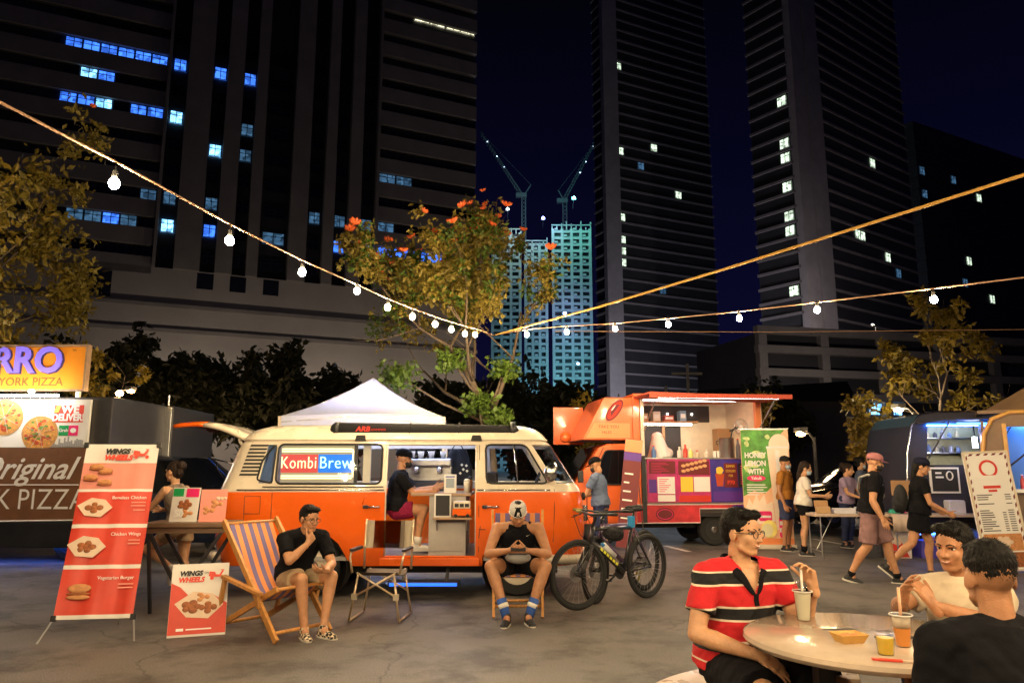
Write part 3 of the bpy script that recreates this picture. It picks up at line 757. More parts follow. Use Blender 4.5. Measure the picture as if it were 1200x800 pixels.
for xc, r_ in ARCH:
    for s_ in (-1, 1):
        MB().lathe([(r_+.005, 0), (r_+.005, .34), (.1, .34)] if s_ > 0 else [(r_+.005, .34), (r_+.005, 0), (.1, 0)], 24, cap=False).tf(M.Translation((xc, s_*.83 if s_ > 0 else -.49, .33)) @ M.Rotation(PI/2, 4, 'X')).build('wheel_arch', 'dark_interior', van)
MB().box(.4, 4.1, -.45, .45, .22, .39).build('chassis', 'black_metal', van)
# raised rear hatch with its stay
hx, hz = .27, 1.84
hd = V((-.985, 0, .17)).normalized(); hm = MB()
prof = [(0, 0), (.25, .07), (.55, .075), (.9, .03)]
def hatch(a, b_, name, m):
    mb = MB(); vs = []
    for s0 in np.linspace(a, b_, 6):
        bow = .09*math.sin(PI*s0/.95)
        for y in (-.56, -.4, 0, .4, .56):
            e = .03 if abs(y) > .5 else 0
            p = V((hx, 0, hz)) + hd*s0 + V((.17, 0, .985))*(bow - e); vs.append((p.x, y, p.z))
    mb.v = vs; mb.f = [(i*5+j, i*5+j+1, i*5+j+6, i*5+j+5) for i in range(5) for j in range(4)]
    me = eval_mesh(mb.mesh(name), [('SOLIDIFY', dict(thickness=.045, offset=0))]); me.materials.clear(); me.name = name
    return link(name, me, m, van, True)
h1 = hatch(0, .56, 'rear_hatch', 'paint_cream'); hatch(.565, .92, 'hatch_lower_panel', 'paint_orange')
MB().tube([(.24, -.5, 1.70), (.17, -.5, 1.80), (.15, -.5, 1.93)], .022, 6).build('hatch_hinge', 'paint_cream', van, True)
MB().tube([(.23, .5, 1.70), (.17, .5, 1.80), (.15, .5, 1.93)], .022, 6).build('hatch_hinge', 'paint_cream', van, True)
# rolled awning on the roof
aw = empty('roof_awning', (VX, VY, 0), 0, 'rolled black awning bag strapped along the camper van roof', 'awning')
MB().cap((1.40, -.60, 1.935), (3.56, -.60, 1.905), .088, .082, 14).build('bag', 'black_fabric', aw, True)
for x in (1.40, 3.56): MB().cyl((x-.03, -.60, 1.93), (x+.03, -.60, 1.93), .096, n=16).build('end_cap', 'black_metal', aw, True)
for x in (1.72, 3.12): MB().prism([(x-.07, 1.79), (x+.07, 1.79), (x+.05, 1.86), (x-.05, 1.86)], -.76, -.58).build('bracket', 'rubber', aw, bevel=.006)
for x in (2.3, 2.9): MB().tube([(x, -.60+.093*math.cos(t), 1.925+.093*math.sin(t)) for t in np.linspace(0, 2*PI, 17)[:-1]], .006, 5, closed=True).build('strap', 'rubber', aw)
mat('print_red', (.62, .035, .02), .6)
txt('ARB', .085, 'print_red', aw, FR(1.73, -.692, 1.935), bold=.003, shear=.2, sx=1.1); txt('AWNINGS', .035, 'print_red', aw, FR(1.92, -.692, 1.928), sx=1.1)
# neon sign in the side window
ns = empty('neon_sign', (VX, VY, 0), 0, 'lit neon shop sign in the camper van side window', 'sign')
mat('neon_cream', (1, .85, .45), .5, emit=1.5, ecol=(1, .82, .42)); mat('neon_text_warm', (1, .8, .4), .5, emit=1.25, ecol=(1, .84, .45)); mat('neon_text_blue', (.4, .9, 1), .5, emit=1.25, ecol=(.5, .95, 1))
mat('neon_panel_red', (.45, .05, .05), .5, emit=.34, ecol=(1, .10, .09)); mat('neon_panel_blue', (.01, .12, .5), .5, emit=.55, ecol=(0, .22, 1)); mat('neon_board', (.34, .30, .22), .5, emit=.12, ecol=(.9, .8, .5))
MB().box(.77, 1.655, -.735, -.725, 1.30, 1.74).build('board', 'neon_board', ns)
MB().box(.77, 1.215, -.741, -.737, 1.415, 1.63).build('red_panel', 'neon_panel_red', ns); MB().box(1.22, 1.645, -.741, -.737, 1.415, 1.63).build('blue_panel', 'neon_panel_blue', ns)
for z in (1.665, 1.692, 1.375, 1.348): MB().tube([(.78, -.752, z), (1.625, -.752, z)], .010, 6).build('neon_tube', 'neon_cream', ns, True)
MB().tube([(1.63, -.752, 1.692), (1.638, -.752, 1.67), (1.638, -.752, 1.36)], .010, 6).build('neon_tube', 'neon_cream', ns, True)
txt('Kombi', .205, 'neon_text_warm', ns, FR(.985, -.750, 1.527), bold=-.002, sx=.74, ext=.006, spacing=1.1); txt('Brew', .205, 'neon_text_blue', ns, FR(1.43, -.750, 1.527), bold=-.002, sx=.86, ext=.006, spacing=1.08)
txt('House', .05, 'neon_cream', ns, FR(1.52, -.75, 1.395), shear=.3)
# interior: curtain, counter, seats, wheel, lights
MB().box(1.75, 1.84, -.70, -.66, 1.25, 1.75).build('curtain', mat('curtain_cream', (.7, .62, .5), .8), van)
MB().box(.9, 3.1, -.30, -.27, 1.90, 1.925).build('interior_light', 'led_blue_white', van)
MB().box(1.0, 3.0, .35, .38, 1.90, 1.925).build('interior_light', 'led_blue_white', van)
cn = empty('serving_counter', (VX, VY, 0), 0, 'grey serving counter with a fold-out shelf inside the van doorway', 'counter')
MB().box(2.56, 3.0, -.72, .1, .447, 1.14).build('cabinet', 'counter_laminate', cn, bevel=.008)
MB().box(2.34, 3.06, -.74, .45, 1.14, 1.17).build('worktop', 'counter_side', cn, bevel=.005)
MB().box(2.62, 3.08, -.90, -.725, .875, .895).build('fold_shelf', 'counter_side', cn, bevel=.004)
for x in (2.66, 3.02): MB().tube([(x, -.73, .74), (x, -.80, .84), (x, -.89, .872)], .01, 5).build('shelf_bracket', 'steel', cn)
MB().box(2.56, 2.96, -.728, -.722, .50, .84).build('door_panel', 'counter_laminate', cn, bevel=.003)
cb = empty('espresso_machine', (VX+2.45, VY+.12, 1.17), 0, 'chrome espresso machine under blue light inside the van', 'machine')
MB().box(-.3, .3, -.02, .3, .0, .12).build('base', 'black_metal', cb, bevel=.01); MB().box(-.3, .3, .05, .32, .12, .40).build('body', 'steel', cb, bevel=.02); MB().box(-.3, .3, -.08, .3, .32, .42).build('head', 'steel', cb, bevel=.02)
for x in (-.15, .15): MB().cyl((x, -.04, .24), (x, -.04, .32), .035).cyl((x, -.18, .26), (x, -.04, .26), .012).build('group_head', 'chrome', cb, True)
for x, z in ((-.24, .42), (-.12, .42), (.02, .42), (.18, .42)): MB().lathe([(.03, 0), (.045, .1), (.04, .1)], 12, (x, .15, z)).build('cup', 'paint_cream', cb, True)
mat('card_white', (.78, .76, .72), .6); mat('card_black', (.012, .012, .014), .5)
def stand_sign(x, y, z, w, h, label, mm, name='counter_sign'):
    o = empty(name, (VX+x, VY+y, z), 0, label, 'sign')
    MB().box(-w/2, w/2, -.008, .008, 0, h).build('frame', 'card_white', o, bevel=.003); MB().box(-w/2+.018, w/2-.018, -.012, -.009, .018, h-.018).build('face', mm, o); return o
stand_sign(2.79, -.62, 1.17, .0, .0, 'x', 'card_white') if 0 else None
o = stand_sign(2.73, -.80, .896, .20, .27, 'small black board in a white frame on the fold-out shelf', 'card_black')
o = stand_sign(2.80, -.62, 1.172, .15, .22, 'white payment sign standing on the van counter', 'card_white'); MB().box(-.05, .05, -.016, -.0125, .06, .17).build('printed_square', mat('print_grey_blue', (.3, .36, .42), .6), o); MB().box(-.055, .055, -.016, -.0125, .185, .2).build('printed_bar', mat('print_blue', (.05, .12, .5), .6), o)
tv = empty('toy_van', (VX+2.96, VY-.82, .896), 0, 'toy camper van in orange and cream on the fold-out shelf', 'toy')
MB().box(-.11, .11, -.06, .06, .02, .10).build('lower_body', 'paint_orange', tv, bevel=.012); MB().box(-.10, .10, -.055, .055, .1, .19).build('upper_body', 'paint_cream', tv, bevel=.018); 
for x in (-.06, .0, .06): MB().box(x-.024, x+.024, -.058, -.054, .12, .16).build('window', 'card_black', tv)
for x in (-.07, .07): MB().cyl((x, -.062, .022), (x, -.045, .022), .022).build('wheel', 'tyre', tv)
for i, (x, y, s_, hh, cc, lb_) in enumerate(((3.0, -.58, .04, .17, (.75, .7, .6), 'pale takeaway cup beside the payment sign'), (3.03, -.4, .03, .2, (.3, .12, .04), 'brown syrup bottle on the van counter'))):
    b_ = empty('cup' if i == 0 else 'bottle', (VX+x, VY+y, 1.17), 0, lb_, 'cup' if i == 0 else 'bottle')
    MB().lathe([(s_*.8, 0), (s_, hh*.7), (s_*.95, hh*.8)], 14).build('body', mat('cup%d' % i, cc, .4), b_, True); MB().lathe([(s_, hh*.8), (s_*.8, hh*.95), (s_*.4, hh)], 14).build('lid', 'card_white' if i == 0 else 'card_black', b_, True)
for y in (-.42, .42):
    st = MB().box(3.28, 3.72, y-.24, y+.24, .72, .86); st.box(3.22, 3.36, y-.24, y+.24, .8, 1.42); st.build('front_seat', 'dark_interior', van, bevel=.04)
sw = [(3.86+.07*math.sin(t), -.42+.2*math.cos(t), 1.32+.17*math.sin(t)) for t in np.linspace(0, 2*PI, 21)[:-1]]
MB().tube(sw, .013, 6, closed=True).build('steering_wheel', 'black_metal', van, True)
MB().box(3.95, 4.22, -.72, .72, 1.12, 1.27).build('dashboard', 'dark_interior', van, bevel=.03)
ap = empty('hanging_apron', (VX+2.82, VY+.30, 0), 0, 'black apron with pale diamonds hanging inside the van doorway', 'apron')
pts = []; mb = MB()
for i, z in enumerate(np.linspace(1.24, 1.72, 9)):
    for j, x in enumerate(np.linspace(-.2, .2, 11)):
        w_ = 1 if z < 1.5 else 1-.5*(z-1.5)/.22; mb.v.append((x*w_, .03*math.sin(j*1.3+i*.3), z))
mb.f = [(i*11+j, i*11+j+1, i*11+j+12, i*11+j+11) for i in range(8) for j in range(10)]
me = eval_mesh(mb.mesh(), [('SOLIDIFY', dict(thickness=.02))]); me.materials.clear(); link('cloth', me, 'black_fabric', ap, True)
MB().tube([(-.08, 0, 1.71), (-.04, 0, 1.77), (.04, 0, 1.77), (.08, 0, 1.71)], .008, 5).build('loop', 'black_fabric', ap)
mat('print_pale', (.75, .7, .45), .7)
for dx, dz in ((0, 0), (.04, .05), (-.04, -.05), (.05, -.02), (-.02, .06)): MB().prism([(.08+dx-.02, 1.45+dz), (.08+dx, 1.43+dz), (.08+dx+.02, 1.45+dz), (.08+dx, 1.47+dz)], -.045, -.04).build('printed_diamond', 'print_pale', ap)
# white pop-up tent behind the van
leafmat('tent_white', (.72, .74, .82), .04, .4)
tn = empty('popup_tent', (-2.64, 14.0, 0), R(4), 'white peaked pop-up tent behind the camper van', 'tent')
tm = MB(); a = 1.38; zt, ze = 3.16, 2.33; N_ = 8; vs = []
cor = [(-a, -a), (a, -a), (a, a), (-a, a)]
for k in range(4):
    c0 = V((*cor[k], ze)); c1 = V((*cor[(k+1) % 4], ze)); top = V((0, 0, zt)); o = len(tm.v); n_ = 8
    for i in range(n_+1):
        t = i/n_
        for j in range(n_+1):
            s_ = j/n_; p = (c0*(1-s_) + c1*s_)*(1-t) + top*t
            p.z -= .16*math.sin(PI*t)*(1 - .55*abs(2*s_-1)) - .05*math.sin(PI*s_)*(1-t); tm.v.append(tuple(p))
    tm.f += [(o+i*(n_+1)+j, o+i*(n_+1)+j+1, o+(i+1)*(n_+1)+j+1, o+(i+1)*(n_+1)+j) for i in range(n_) for j in range(n_)]
tm.build('canopy', 'tent_white', tn, True)
for k in range(4):
    c0 = V((*cor[k], ze)); c1 = V((*cor[(k+1) % 4], ze)); d = V((0, 0, .27)); f_ = MB(); o = 0; n_ = 10
    for j in range(n_+1):
        s_ = j/n_; p = c0*(1-s_)+c1*s_; p.z += .05*math.sin(PI*s_); out = V((p.x, p.y, 0)).normalized()*.01*math.sin(j*2.1); f_.v += [tuple(p+out), tuple(p-d+out*3)]
    f_.f = [(2*j, 2*j+1, 2*j+3, 2*j+2) for j in range(n_)]
    f_.build('valance', 'tent_white', tn, True)
    MB().bar((*cor[k], 0), (*cor[k], ze), .045).build('leg', 'paint_cream', tn)
    MB().bar(tuple(c0*.97+V((0, 0, .0))), (0, 0, zt-.05), .02).build('roof_strut', 'steel', tn)
for k in range(4):
    c0 = V((*cor[k], ze-.1)); c1 = V((*cor[(k+1) % 4], ze-.1)); m_ = (c0+c1)/2
    MB().bar(tuple(c0), tuple(m_+V((0, 0, .12))), .02).bar(tuple(m_+V((0, 0, .12))), tuple(c1), .02).build('scissor_truss', 'steel', tn)
MB().box(-.8, .8, -.05, .05, 2.02, 2.07).build('hanging_light', mat('led_tent', (.6, .7, 1), .5, emit=75, ecol=(.45, .55, 1)), tn)

# ---------------------------------------------------------------- pizza stall truck (left edge)
mat('truck_grey', (.085, .08, .08), .45, metal=.5, var=.2, vs=3); mat('truck_black', (.018, .018, .02), .35, var=.3, vs=4)
mat('poster_white', (.82, .80, .76), .5); mat('sign_orange', (.85, .30, .02), .45, var=.06); mat('letter_violet', (.22, .16, .75), .4, emit=.35, ecol=(.25, .18, 1)); mat('letter_shadow', (.05, .03, .12), .6)
mat('sign_brown', (.17, .075, .035), .55, var=.15); mat('letter_white', (.82, .8, .78), .5); mat('letter_brown', (.18, .09, .02), .6)
mat('pizza_crust', (.55, .27, .08), .8, var=.3, vs=20); mat('pizza_top', (.62, .30, .07), .8, var=.5, vs=16); mat('pizza_red', (.5, .07, .02), .7); mat('pizza_green', (.12, .25, .04), .7); mat('print_green', (.01, .32, .09), .5); mat('print_pink', (.78, .02, .16), .5); mat('print_scarlet', (.72, .06, .03), .5); mat('print_yellow', (.85, .6, .06), .5); mat('print_black', (.02, .02, .02), .6); mat('print_grey', (.35, .35, .36), .6)
PX, PY = -9.6, 12.2
pz = empty('pizza_truck', (PX, PY, 0), R(-1.5), 'black pizza truck with brown and white panels at the left edge', 'food truck')
MB().box(0, 3.05, .02, 2.0, .30, 2.62).build('body', 'truck_grey', pz, bevel=.02)
MB().box(-.02, 3.0, -.10, .018, .22, .63).build('skirt', 'truck_black', pz, bevel=.03); MB().box(.2, 2.9, .1, .13, .22, .24).build('underbody_light', 'led_blue', pz)
for x in (.5, 2.5): wheel(pz, x, .22, .3, .18, 'black_metal')
MB().box(0, 2.78, -.06, .018, .64, 1.79).build('brown_panel', 'sign_brown', pz, bevel=.005)
MB().tube([(0, -.07, .655), (1.4, -.085, .635), (2.75, -.07, .655)], .012, 6).build('panel_trim', 'letter_white', pz)
txt('Original', .50, 'letter_white', pz, FR(1.72, -.063, 1.45), shear=.45, bold=.006, sx=1.0)
MB().box(.2, 2.66, -.066, -.061, 1.195, 1.212).build('underline', 'letter_white', pz)
pw = txt('PIZZA', .46, 'letter_white', pz, FR(2.80, -.063, .96), al='RIGHT', bold=-.002, sx=.86, spacing=1.06); px_ = min(v.co.x for v in pw.data.vertices)
for wd2 in ('YORK', 'NEW'): pw = txt(wd2, .46, 'letter_white', pz, FR(px_-.13, -.063, .96), al='RIGHT', bold=-.002, sx=.86, spacing=1.06); px_ = min(v.co.x for v in pw.data.vertices)
ps = empty('pizza_poster', (PX, PY, 0), R(-1.5), 'white lit poster of pizzas above the brown panel', 'poster')
MB().box(.0, 2.72, -.05, .0, 1.80, 2.57).build('sheet', 'poster_white', ps)
def pizza(cx, cz, r_, parent, y=-.053):
    random.seed(int(cx*100)); p = empty('printed_pizza', (0, 0, 0)); p.parent = parent
    disc(MB(), (cx, cz), r_, r_*.95, y-.004, y, 28, .012).build('crust', 'pizza_crust', p); disc(MB(), (cx, cz), r_*.88, r_*.83, y-.006, y-.003, 24, .02).build('cheese', 'pizza_top', p)
    a = MB(); b_ = MB()
    for i in range(34):
        t = random.random()*6.28; q = r_*.78*math.sqrt(random.random()); m = a if i % 3 else b_
        disc(m, (cx+q*math.cos(t), cz+q*math.sin(t)*.94), random.uniform(.02, .04), random.uniform(.015, .03), y-.009, y-.005, 8, .15)
    tag(a.build('tomato', 'pizza_red', p), kind='stuff'); tag(b_.build('herb', 'pizza_green', p), kind='stuff')
    s_ = MB()
    for k in range(4):
        t = k*PI/4+.3; s_.bar((cx-r_*.85*math.cos(t), y-.0095, cz-r_*.82*math.sin(t)), (cx+r_*.85*math.cos(t), y-.0095, cz+r_*.82*math.sin(t)), .006, .002)
    s_.build('slice_cut', 'poster_white', p)
pizza(1.32, 2.28, .31, ps); pizza(1.93, 2.02, .30, ps)
MB().box(2.13, 2.62, -.056, -.051, 2.20, 2.48).build('printed_box', 'print_scarlet', ps); MB().prism([(2.13, 2.36), (2.20, 2.36), (2.24, 2.48), (2.18, 2.48)], -.059, -.056).build('printed_corner', 'print_yellow', ps)
txt('WE', .17, 'letter_white', ps, FR(2.40, -.058, 2.405), bold=.008, sx=1.1); txt('DELIVER!', .155, 'letter_white', ps, FR(2.375, -.058, 2.275), bold=.007, sx=.86)
MB().box(2.24, 2.395, -.056, -.051, 1.985, 2.15).build('printed_box', 'print_green', ps); MB().box(2.40, 2.555, -.056, -.051, 1.985, 2.15).build('printed_box', 'print_pink', ps)
txt('Grab', .075, 'letter_white', ps, FR(2.317, -.058, 2.07), bold=.002); disc(MB(), (2.478, 2.068), .048, .04, -.06, -.057).build('printed_emblem', 'letter_white', ps)
sk = MB(); random.seed(3)
for i in range(22): sk.box(2.05+i*.029, 2.05+i*.029+.024, -.055, -.051, 1.805, 1.84+random.random()*.11*(1.4 if i % 6 == 0 else 1))
tag(sk.build('printed_skyline', 'print_grey', ps), kind='stuff')
MB().box(.1, 2.3, -.30, -.24, 2.60, 2.635).build('strip_lamp', mat('led_poster', (1, .97, .92), .5, emit=42, ecol=(1, .95, .88)), ps); MB().bar((.4, -.27, 2.62), (.4, .05, 2.62), .02).bar((2.1, -.27, 2.62), (2.1, .05, 2.62), .02).build('lamp_arm', 'steel', ps)
sg = empty('roof_sign', (PX, PY+.05, 0), R(-1.5), 'orange pizza sign board with violet letters on the truck roof', 'sign')
MB().box(-.3, 2.50, 0, .10, 2.75, 3.46).build('board', 'sign_orange', sg, bevel=.01)
MB().box(-.32, 2.53, -.012, .11, 3.46, 3.50).box(-.32, 2.53, -.012, .11, 2.72, 2.75).box(2.50, 2.53, -.012, .11, 2.75, 3.46).build('frame', 'counter_side', sg)
txt('SBARRO', .60, 'letter_shadow', sg, FR(2.16, -.006, 3.205), al='RIGHT', bold=.022, sx=.98); txt('SBARRO', .60, 'letter_violet', sg, FR(2.13, -.018, 3.22), al='RIGHT', bold=.016, sx=.98, ext=.01)
txt('THE ORIGINAL NEW YORK PIZZA', .195, 'letter_brown', sg, FR(2.16, -.004, 2.87), al='RIGHT', bold=.002, sx=.98); txt('TM', .05, 'letter_brown', sg, FR(2.3, -.004, 3.40))
for x in (.9, 2.4): MB().bar((x, .06, 2.6), (x, .06, 2.75), .06).build('support', 'steel', sg)
for x in (.5, 1.9):
    MB().bar((x, .0, 2.68), (x, -.35, 2.66), .025).build('lamp_arm', 'black_metal', sg); MB().ell((x, -.37, 2.68), (.05, .04, .03), nu=10, nv=6).build('lamp', mat('lamp_warm', (1, .7, .3), .5, emit=95, ecol=(1, .62, .25)), sg)
MB().ell((2.9, .45, 2.72), (.06, .06, .05), nu=10, nv=6).build('roof_lamp', 'lamp_warm', pz)
gt = empty('grey_trailer', (-7.55, 13.9, 0), R(3), 'grey metal trailer box standing behind the pizza truck', 'trailer')
MB().box(0, 1.18, 0, 2.2, .35, 2.62).build('body', 'truck_grey', gt, bevel=.02)
for i in range(8): MB().box(.28, .72, -.03, -.002, 1.75+i*.055, 1.785+i*.055).build('vent_slat', 'black_metal', gt)
MB().box(.24, .76, -.012, 0, 1.71, 2.21).build('vent_frame', 'steel', gt) if 0 else None
MB().box(1.0, 1.16, -.05, -.002, .4, 2.6).build('corner_post', 'steel', gt, bevel=.01)
MB().cyl((1.08, -.02, 2.62), (1.08, -.02, 2.82), .02).build('pipe', 'steel', gt)
for x in (.3, .9): wheel(gt, x, .2, .3, .18, 'black_metal')
MB().box(-.035, -.005, .0, .03, 1.6, 2.55).build('led_strip', mat('led_cyan', (.4, .7, 1), .5, emit=9, ecol=(.25, .5, 1)), gt)

# ---------------------------------------------------------------- cars
mat('car_black', (.012, .012, .014), .2, coat=1.); mat('car_blue', (.012, .018, .04), .2, coat=1.); mat('car_glass', (.006, .007, .009), .06, spec=.8); mat('car_grey', (.12, .11, .1), .25, coat=1.)
def car(label, loc, rz, m, st, L=4.4):
    c = empty('parked_car', loc, rz, label, 'car', 'cars parked behind the stalls'); bd = MB(); gl = MB(); ringp = []
    for x, zb, zt, wb, wt, cab in st:
        ringp.append([(x, -wb*.93, .24), (x, -wb, .48), (x, -wb*1.0, zb-.12), (x, -wb*.97, zb), (x, -wt, zt-.06), (x, -wt*.82, zt), (x, 0, zt+.015)])
    for s_ in (1, -1):
        for k in range(len(st)-1):
            for i in range(6):
                q = [ringp[k][i], ringp[k+1][i], ringp[k+1][i+1], ringp[k][i+1]]; q = [(x, y*s_, z) for x, y, z in q]
                gls = (i == 3 and st[k][5] and st[k+1][5]) or (i >= 3 and st[k][5] != st[k+1][5])
                (gl if gls else bd).add(q, [(0, 1, 2, 3)])
    for k in (0, -1): bd.add([(x, y, z) for x, y, z in ringp[k]] + [(x, -y, z) for x, y, z in reversed(ringp[k][:-1])], [tuple(range(13))])
    def fin(mb, n, mm):
        me = mb.mesh(n); b = bmesh.new(); b.from_mesh(me); bmesh.ops.remove_doubles(b, verts=b.verts, dist=.001); bmesh.ops.recalc_face_normals(b, faces=b.faces); b.to_mesh(me); b.free(); return link(n, me, mm, c, 'auto')
    fin(bd, 'body', m); fin(gl, 'glazing', 'car_glass')
    for x in (L*.19, L*.80):
        for s_ in (-1, 1): wheel(c, x, s_*.72, .33, .21, 'steel', s_)
    for s_ in (-1, 1):
        MB().box(-.02, .06, s_*.62-.12, s_*.62+.12, .62, .76).build('headlight', 'chrome', c, bevel=.015); MB().box(L-.06, L+.02, s_*.66-.1, s_*.66+.1, .7, .9).build('tail_light', 'tail_red', c, bevel=.015)
    MB().tube([(1.05, -.7, 1.44), (2.0, -.62, 1.66), (3.4, -.64, 1.66)], .015, 5).build('roof_rail', 'chrome', c, True)
    return c
SUV = [(0, .7, .76, .72, .6, 0), (.15, .86, .92, .86, .7, 0), (1.0, 1.0, 1.05, .9, .72, 0), (1.15, 1.02, 1.09, .9, .72, 0), (1.85, 1.04, 1.64, .9, .66, 1), (2.6, 1.05, 1.70, .9, .66, 1), (3.6, 1.06, 1.68, .9, .66, 1), (4.15, 1.05, 1.15, .88, .66, 0), (4.4, .85, .95, .8, .6, 0)]
car('dark blue car parked behind the open van hatch', (-3.9, 13.4, 0), R(172), 'car_blue', SUV)
car('black car with a warm gleaming roof beside the folding tables', (7.1, 19.6, 0), R(4), 'car_black', SUV)
car('grey car glimpsed between the walking man and the low bushy tree', (11.2, 20.6, 0), R(4), 'car_grey', SUV)

# ---------------------------------------------------------------- orange food truck
mat('truck_orange', (.82, .15, .035), .35, var=.06, vs=3, coat=.4); mat('truck_orange_pale', (.85, .28, .10), .4, var=.05); mat('print_maroon', (.16, .015, .02), .55); mat('print_purple', (.11, .03, .30), .5); mat('print_magenta', (.50, .03, .16), .5, var=.25, vs=7); mat('print_violet', (.05, .03, .28), .5, var=.2, vs=7)
mat('awning_red', (.60, .10, .06), .7); mat('wall_cream', (.75, .66, .48), .6, var=.1); mat('shelf_wood', (.35, .2, .09), .6)
FT = empty('food_truck', (1.07, 14.25, 0), R(6.5), 'small orange food truck with raised side hatch and colourful menu panel', 'food truck')
# cab
cab = [(0, .42), (0, .95), (.10, 1.12), (.62, 1.86), (.80, 1.93), (1.30, 1.93), (1.30, .42)]
MB().prism(cab, .06, 1.5).build('cab', 'truck_orange', FT, bevel=.04)
dw = [(.42, 1.16), (.74, 1.80), (1.20, 1.80), (1.20, 1.16)]
MB().prism(dw, .045, .075).build('door_window', 'car_glass', FT); MB().tube([(x, .045, z) for x, z in round_poly(dw, .05)], .016, 6, closed=True).build('window_rubber', 'rubber', FT)
MB().add([(.115, .14, 1.17), (.115, 1.42, 1.17), (.575, 1.36, 1.83), (.575, .2, 1.83)], [(0, 1, 2, 3)]).tf(M.Translation((-.045, 0, .032))).build('windscreen', 'car_glass', FT)
MB().tube([(.36, .045, .5), (.36, .045, 1.15), (.70, .045, 1.86)], .007, 5).tube([(1.24, .045, .5), (1.24, .045, 1.88)], .007, 5).build('door_seam', 'rubber', FT)
MB().box(1.08, 1.2, .03, .06, 1.0, 1.03).build('door_handle', 'black_metal', FT)
MB().tube([(.30, .06, 1.25), (.22, -.08, 1.3)], .012, 5).build('mirror_arm', 'black_metal', FT); MB().box(.16, .26, -.16, -.07, 1.2, 1.42).build('wing_mirror', 'black_metal', FT, bevel=.02)
MB().box(-.06, .03, .1, 1.46, .40, .56).build('bumper', 'black_metal', FT, bevel=.02)
for y in (.28, 1.28): MB().cyl((-.02, y, .78), (.02, y, .78), .09).build('headlight', 'chrome', FT, True)
# fairing and box
MB().prism([(.28, 2.0), (1.28, 2.0), (1.28, 2.82), (.72, 2.82)], .0, 1.55).build('fairing', 'truck_orange', FT, bevel=.02)
MB().prism([(.36, 2.04), (1.22, 2.04), (1.22, 2.32), (.52, 2.32)], -.006, -.001).build('fairing_stripe', 'truck_orange_pale', FT)
lg = M.Translation((.92, -.008, 2.57)) @ M.Rotation(R(-52), 4, 'Y')
disc(MB(), (0, 0), .25, .105, -.006, 0).tf(lg).build('logo_oval', 'print_maroon', FT); disc(MB(), (0, 0), .215, .08, -.009, -.006).tf(lg).build('logo_inner', 'print_red', FT); MB().prism([(-.14, -.02), (.15, -.02), (.12, .03), (.03, .05), (-.08, .045)], -.012, -.009, lg).build('logo_figure', 'print_maroon', FT)
disc(MB(), (.02, .045), .07, .012, -.014, -.012).tf(lg).build('logo_shine', 'letter_white', FT)
txt('TAKE YOU', .085, 'print_red', FT, FR(.80, -.008, 2.25)); txt('MILES', .075, 'print_red', FT, FR(.76, -.008, 2.14))
MB().box(-.02, .62, 1.5, 1.56, 1.95, 2.74).build('side_board', 'truck_orange', FT, bevel=.01)
MB().ell((.12, .9, 2.08), (.12, .12, .11)).build('roof_beacon', 'truck_orange', FT, True)
MB().box(1.28, 1.42, .0, 1.7, .42, 2.84).build('box_front', 'truck_orange', FT, bevel=.015)
MB().box(1.42, 3.9, 1.64, 1.7, .6, 2.84).build('box_back', 'wall_cream', FT)
MB().box(3.84, 3.9, .0, 1.64, .6, 2.84).build('box_rear', 'wall_cream', FT)
MB().box(1.30, 3.92, -.02, 1.72, 2.84, 2.90).build('box_roof', 'truck_orange', FT, bevel=.01)
MB().box(1.42, 3.84, .0, 1.64, .55, .62).build('box_floor', 'black_metal', FT)
MB().box(1.48, 3.84, .02, .5, 1.60, 1.66).build('counter_top', 'steel', FT)
MB().box(3.78, 3.88, -.01, .1, .65, 2.82).build('corner_post', 'truck_orange_pale', FT); MB().box(1.43, 1.50, -.01, .1, .65, 2.82).build('corner_post', 'paint_cream', FT)
MB().box(1.42, 1.50, -.05, .0, .45, 1.70).build('side_gutter', 'black_metal', FT)
aw2 = MB().prism([(1.30, 2.80), (3.98, 2.74), (3.98, 2.765), (1.30, 2.83)], -1.05, -.02); aw2.build('side_hatch', 'awning_red', FT)
MB().box(1.30, 4.0, -1.10, -1.05, 2.72, 2.80).tf(M.Translation((0, 0, 0))).build('hatch_edge', 'awning_red', FT)
MB().box(1.5, 3.8, -.98, -.95, 2.728, 2.736).build('added_hatch_light', mat('added_hatch_led', (1, .95, .9), .5, emit=22, ecol=(1, .9, .82)), FT)  # LED strip added behind the lip to brighten the menu panels
for x in (1.5, 3.8): MB().cyl((x, .02, 2.15), (x, -.85, 2.76), .012).build('gas_strut', 'steel', FT)
# menu panels, each a print of its own
PN = [(1.52, 2.12, .82, 1.64, 'print_magenta'), (2.12, 2.78, .82, 1.64, 'print_magenta'), (2.78, 3.82, .82, 1.64, 'print_violet')]
for x0, x1, z0, z1, m in PN: MB().box(x0+.002, x1-.002, -.04, .0, z0, z1).build('menu_panel', m, FT)
def pr(x0, x1, z0, z1, m, y=-.043): return MB().box(x0, x1, y-.004, y+.002, z0, z1).build('menu_print', m, FT)
pr(1.56, 2.08, 1.36, 1.60, 'print_maroon'); pr(1.72, 2.06, .98, 1.30, 'letter_white'); pr(1.72, 2.06, .84, .96, 'poster_white'); pr(1.55, 1.70, 1.0, 1.25, 'print_purple'); pr(2.14, 2.76, 1.34, 1.60, 'print_maroon')
random.seed(9); fd = MB()
for i in range(12): disc(fd, (2.24+.085*(i % 6), 1.41+.10*(i//6)+.02*(i % 6)), .045, .03, -.056, -.05, 10, .05)
fd.build('printed_buns', mat('bun', (.72, .40, .18), .6), FT)
pr(2.18, 2.42, 1.02, 1.30, 'print_yellow'); pr(2.44, 2.76, 1.02, 1.30, 'letter_white'); pr(2.14, 2.76, .83, .95, 'print_red')
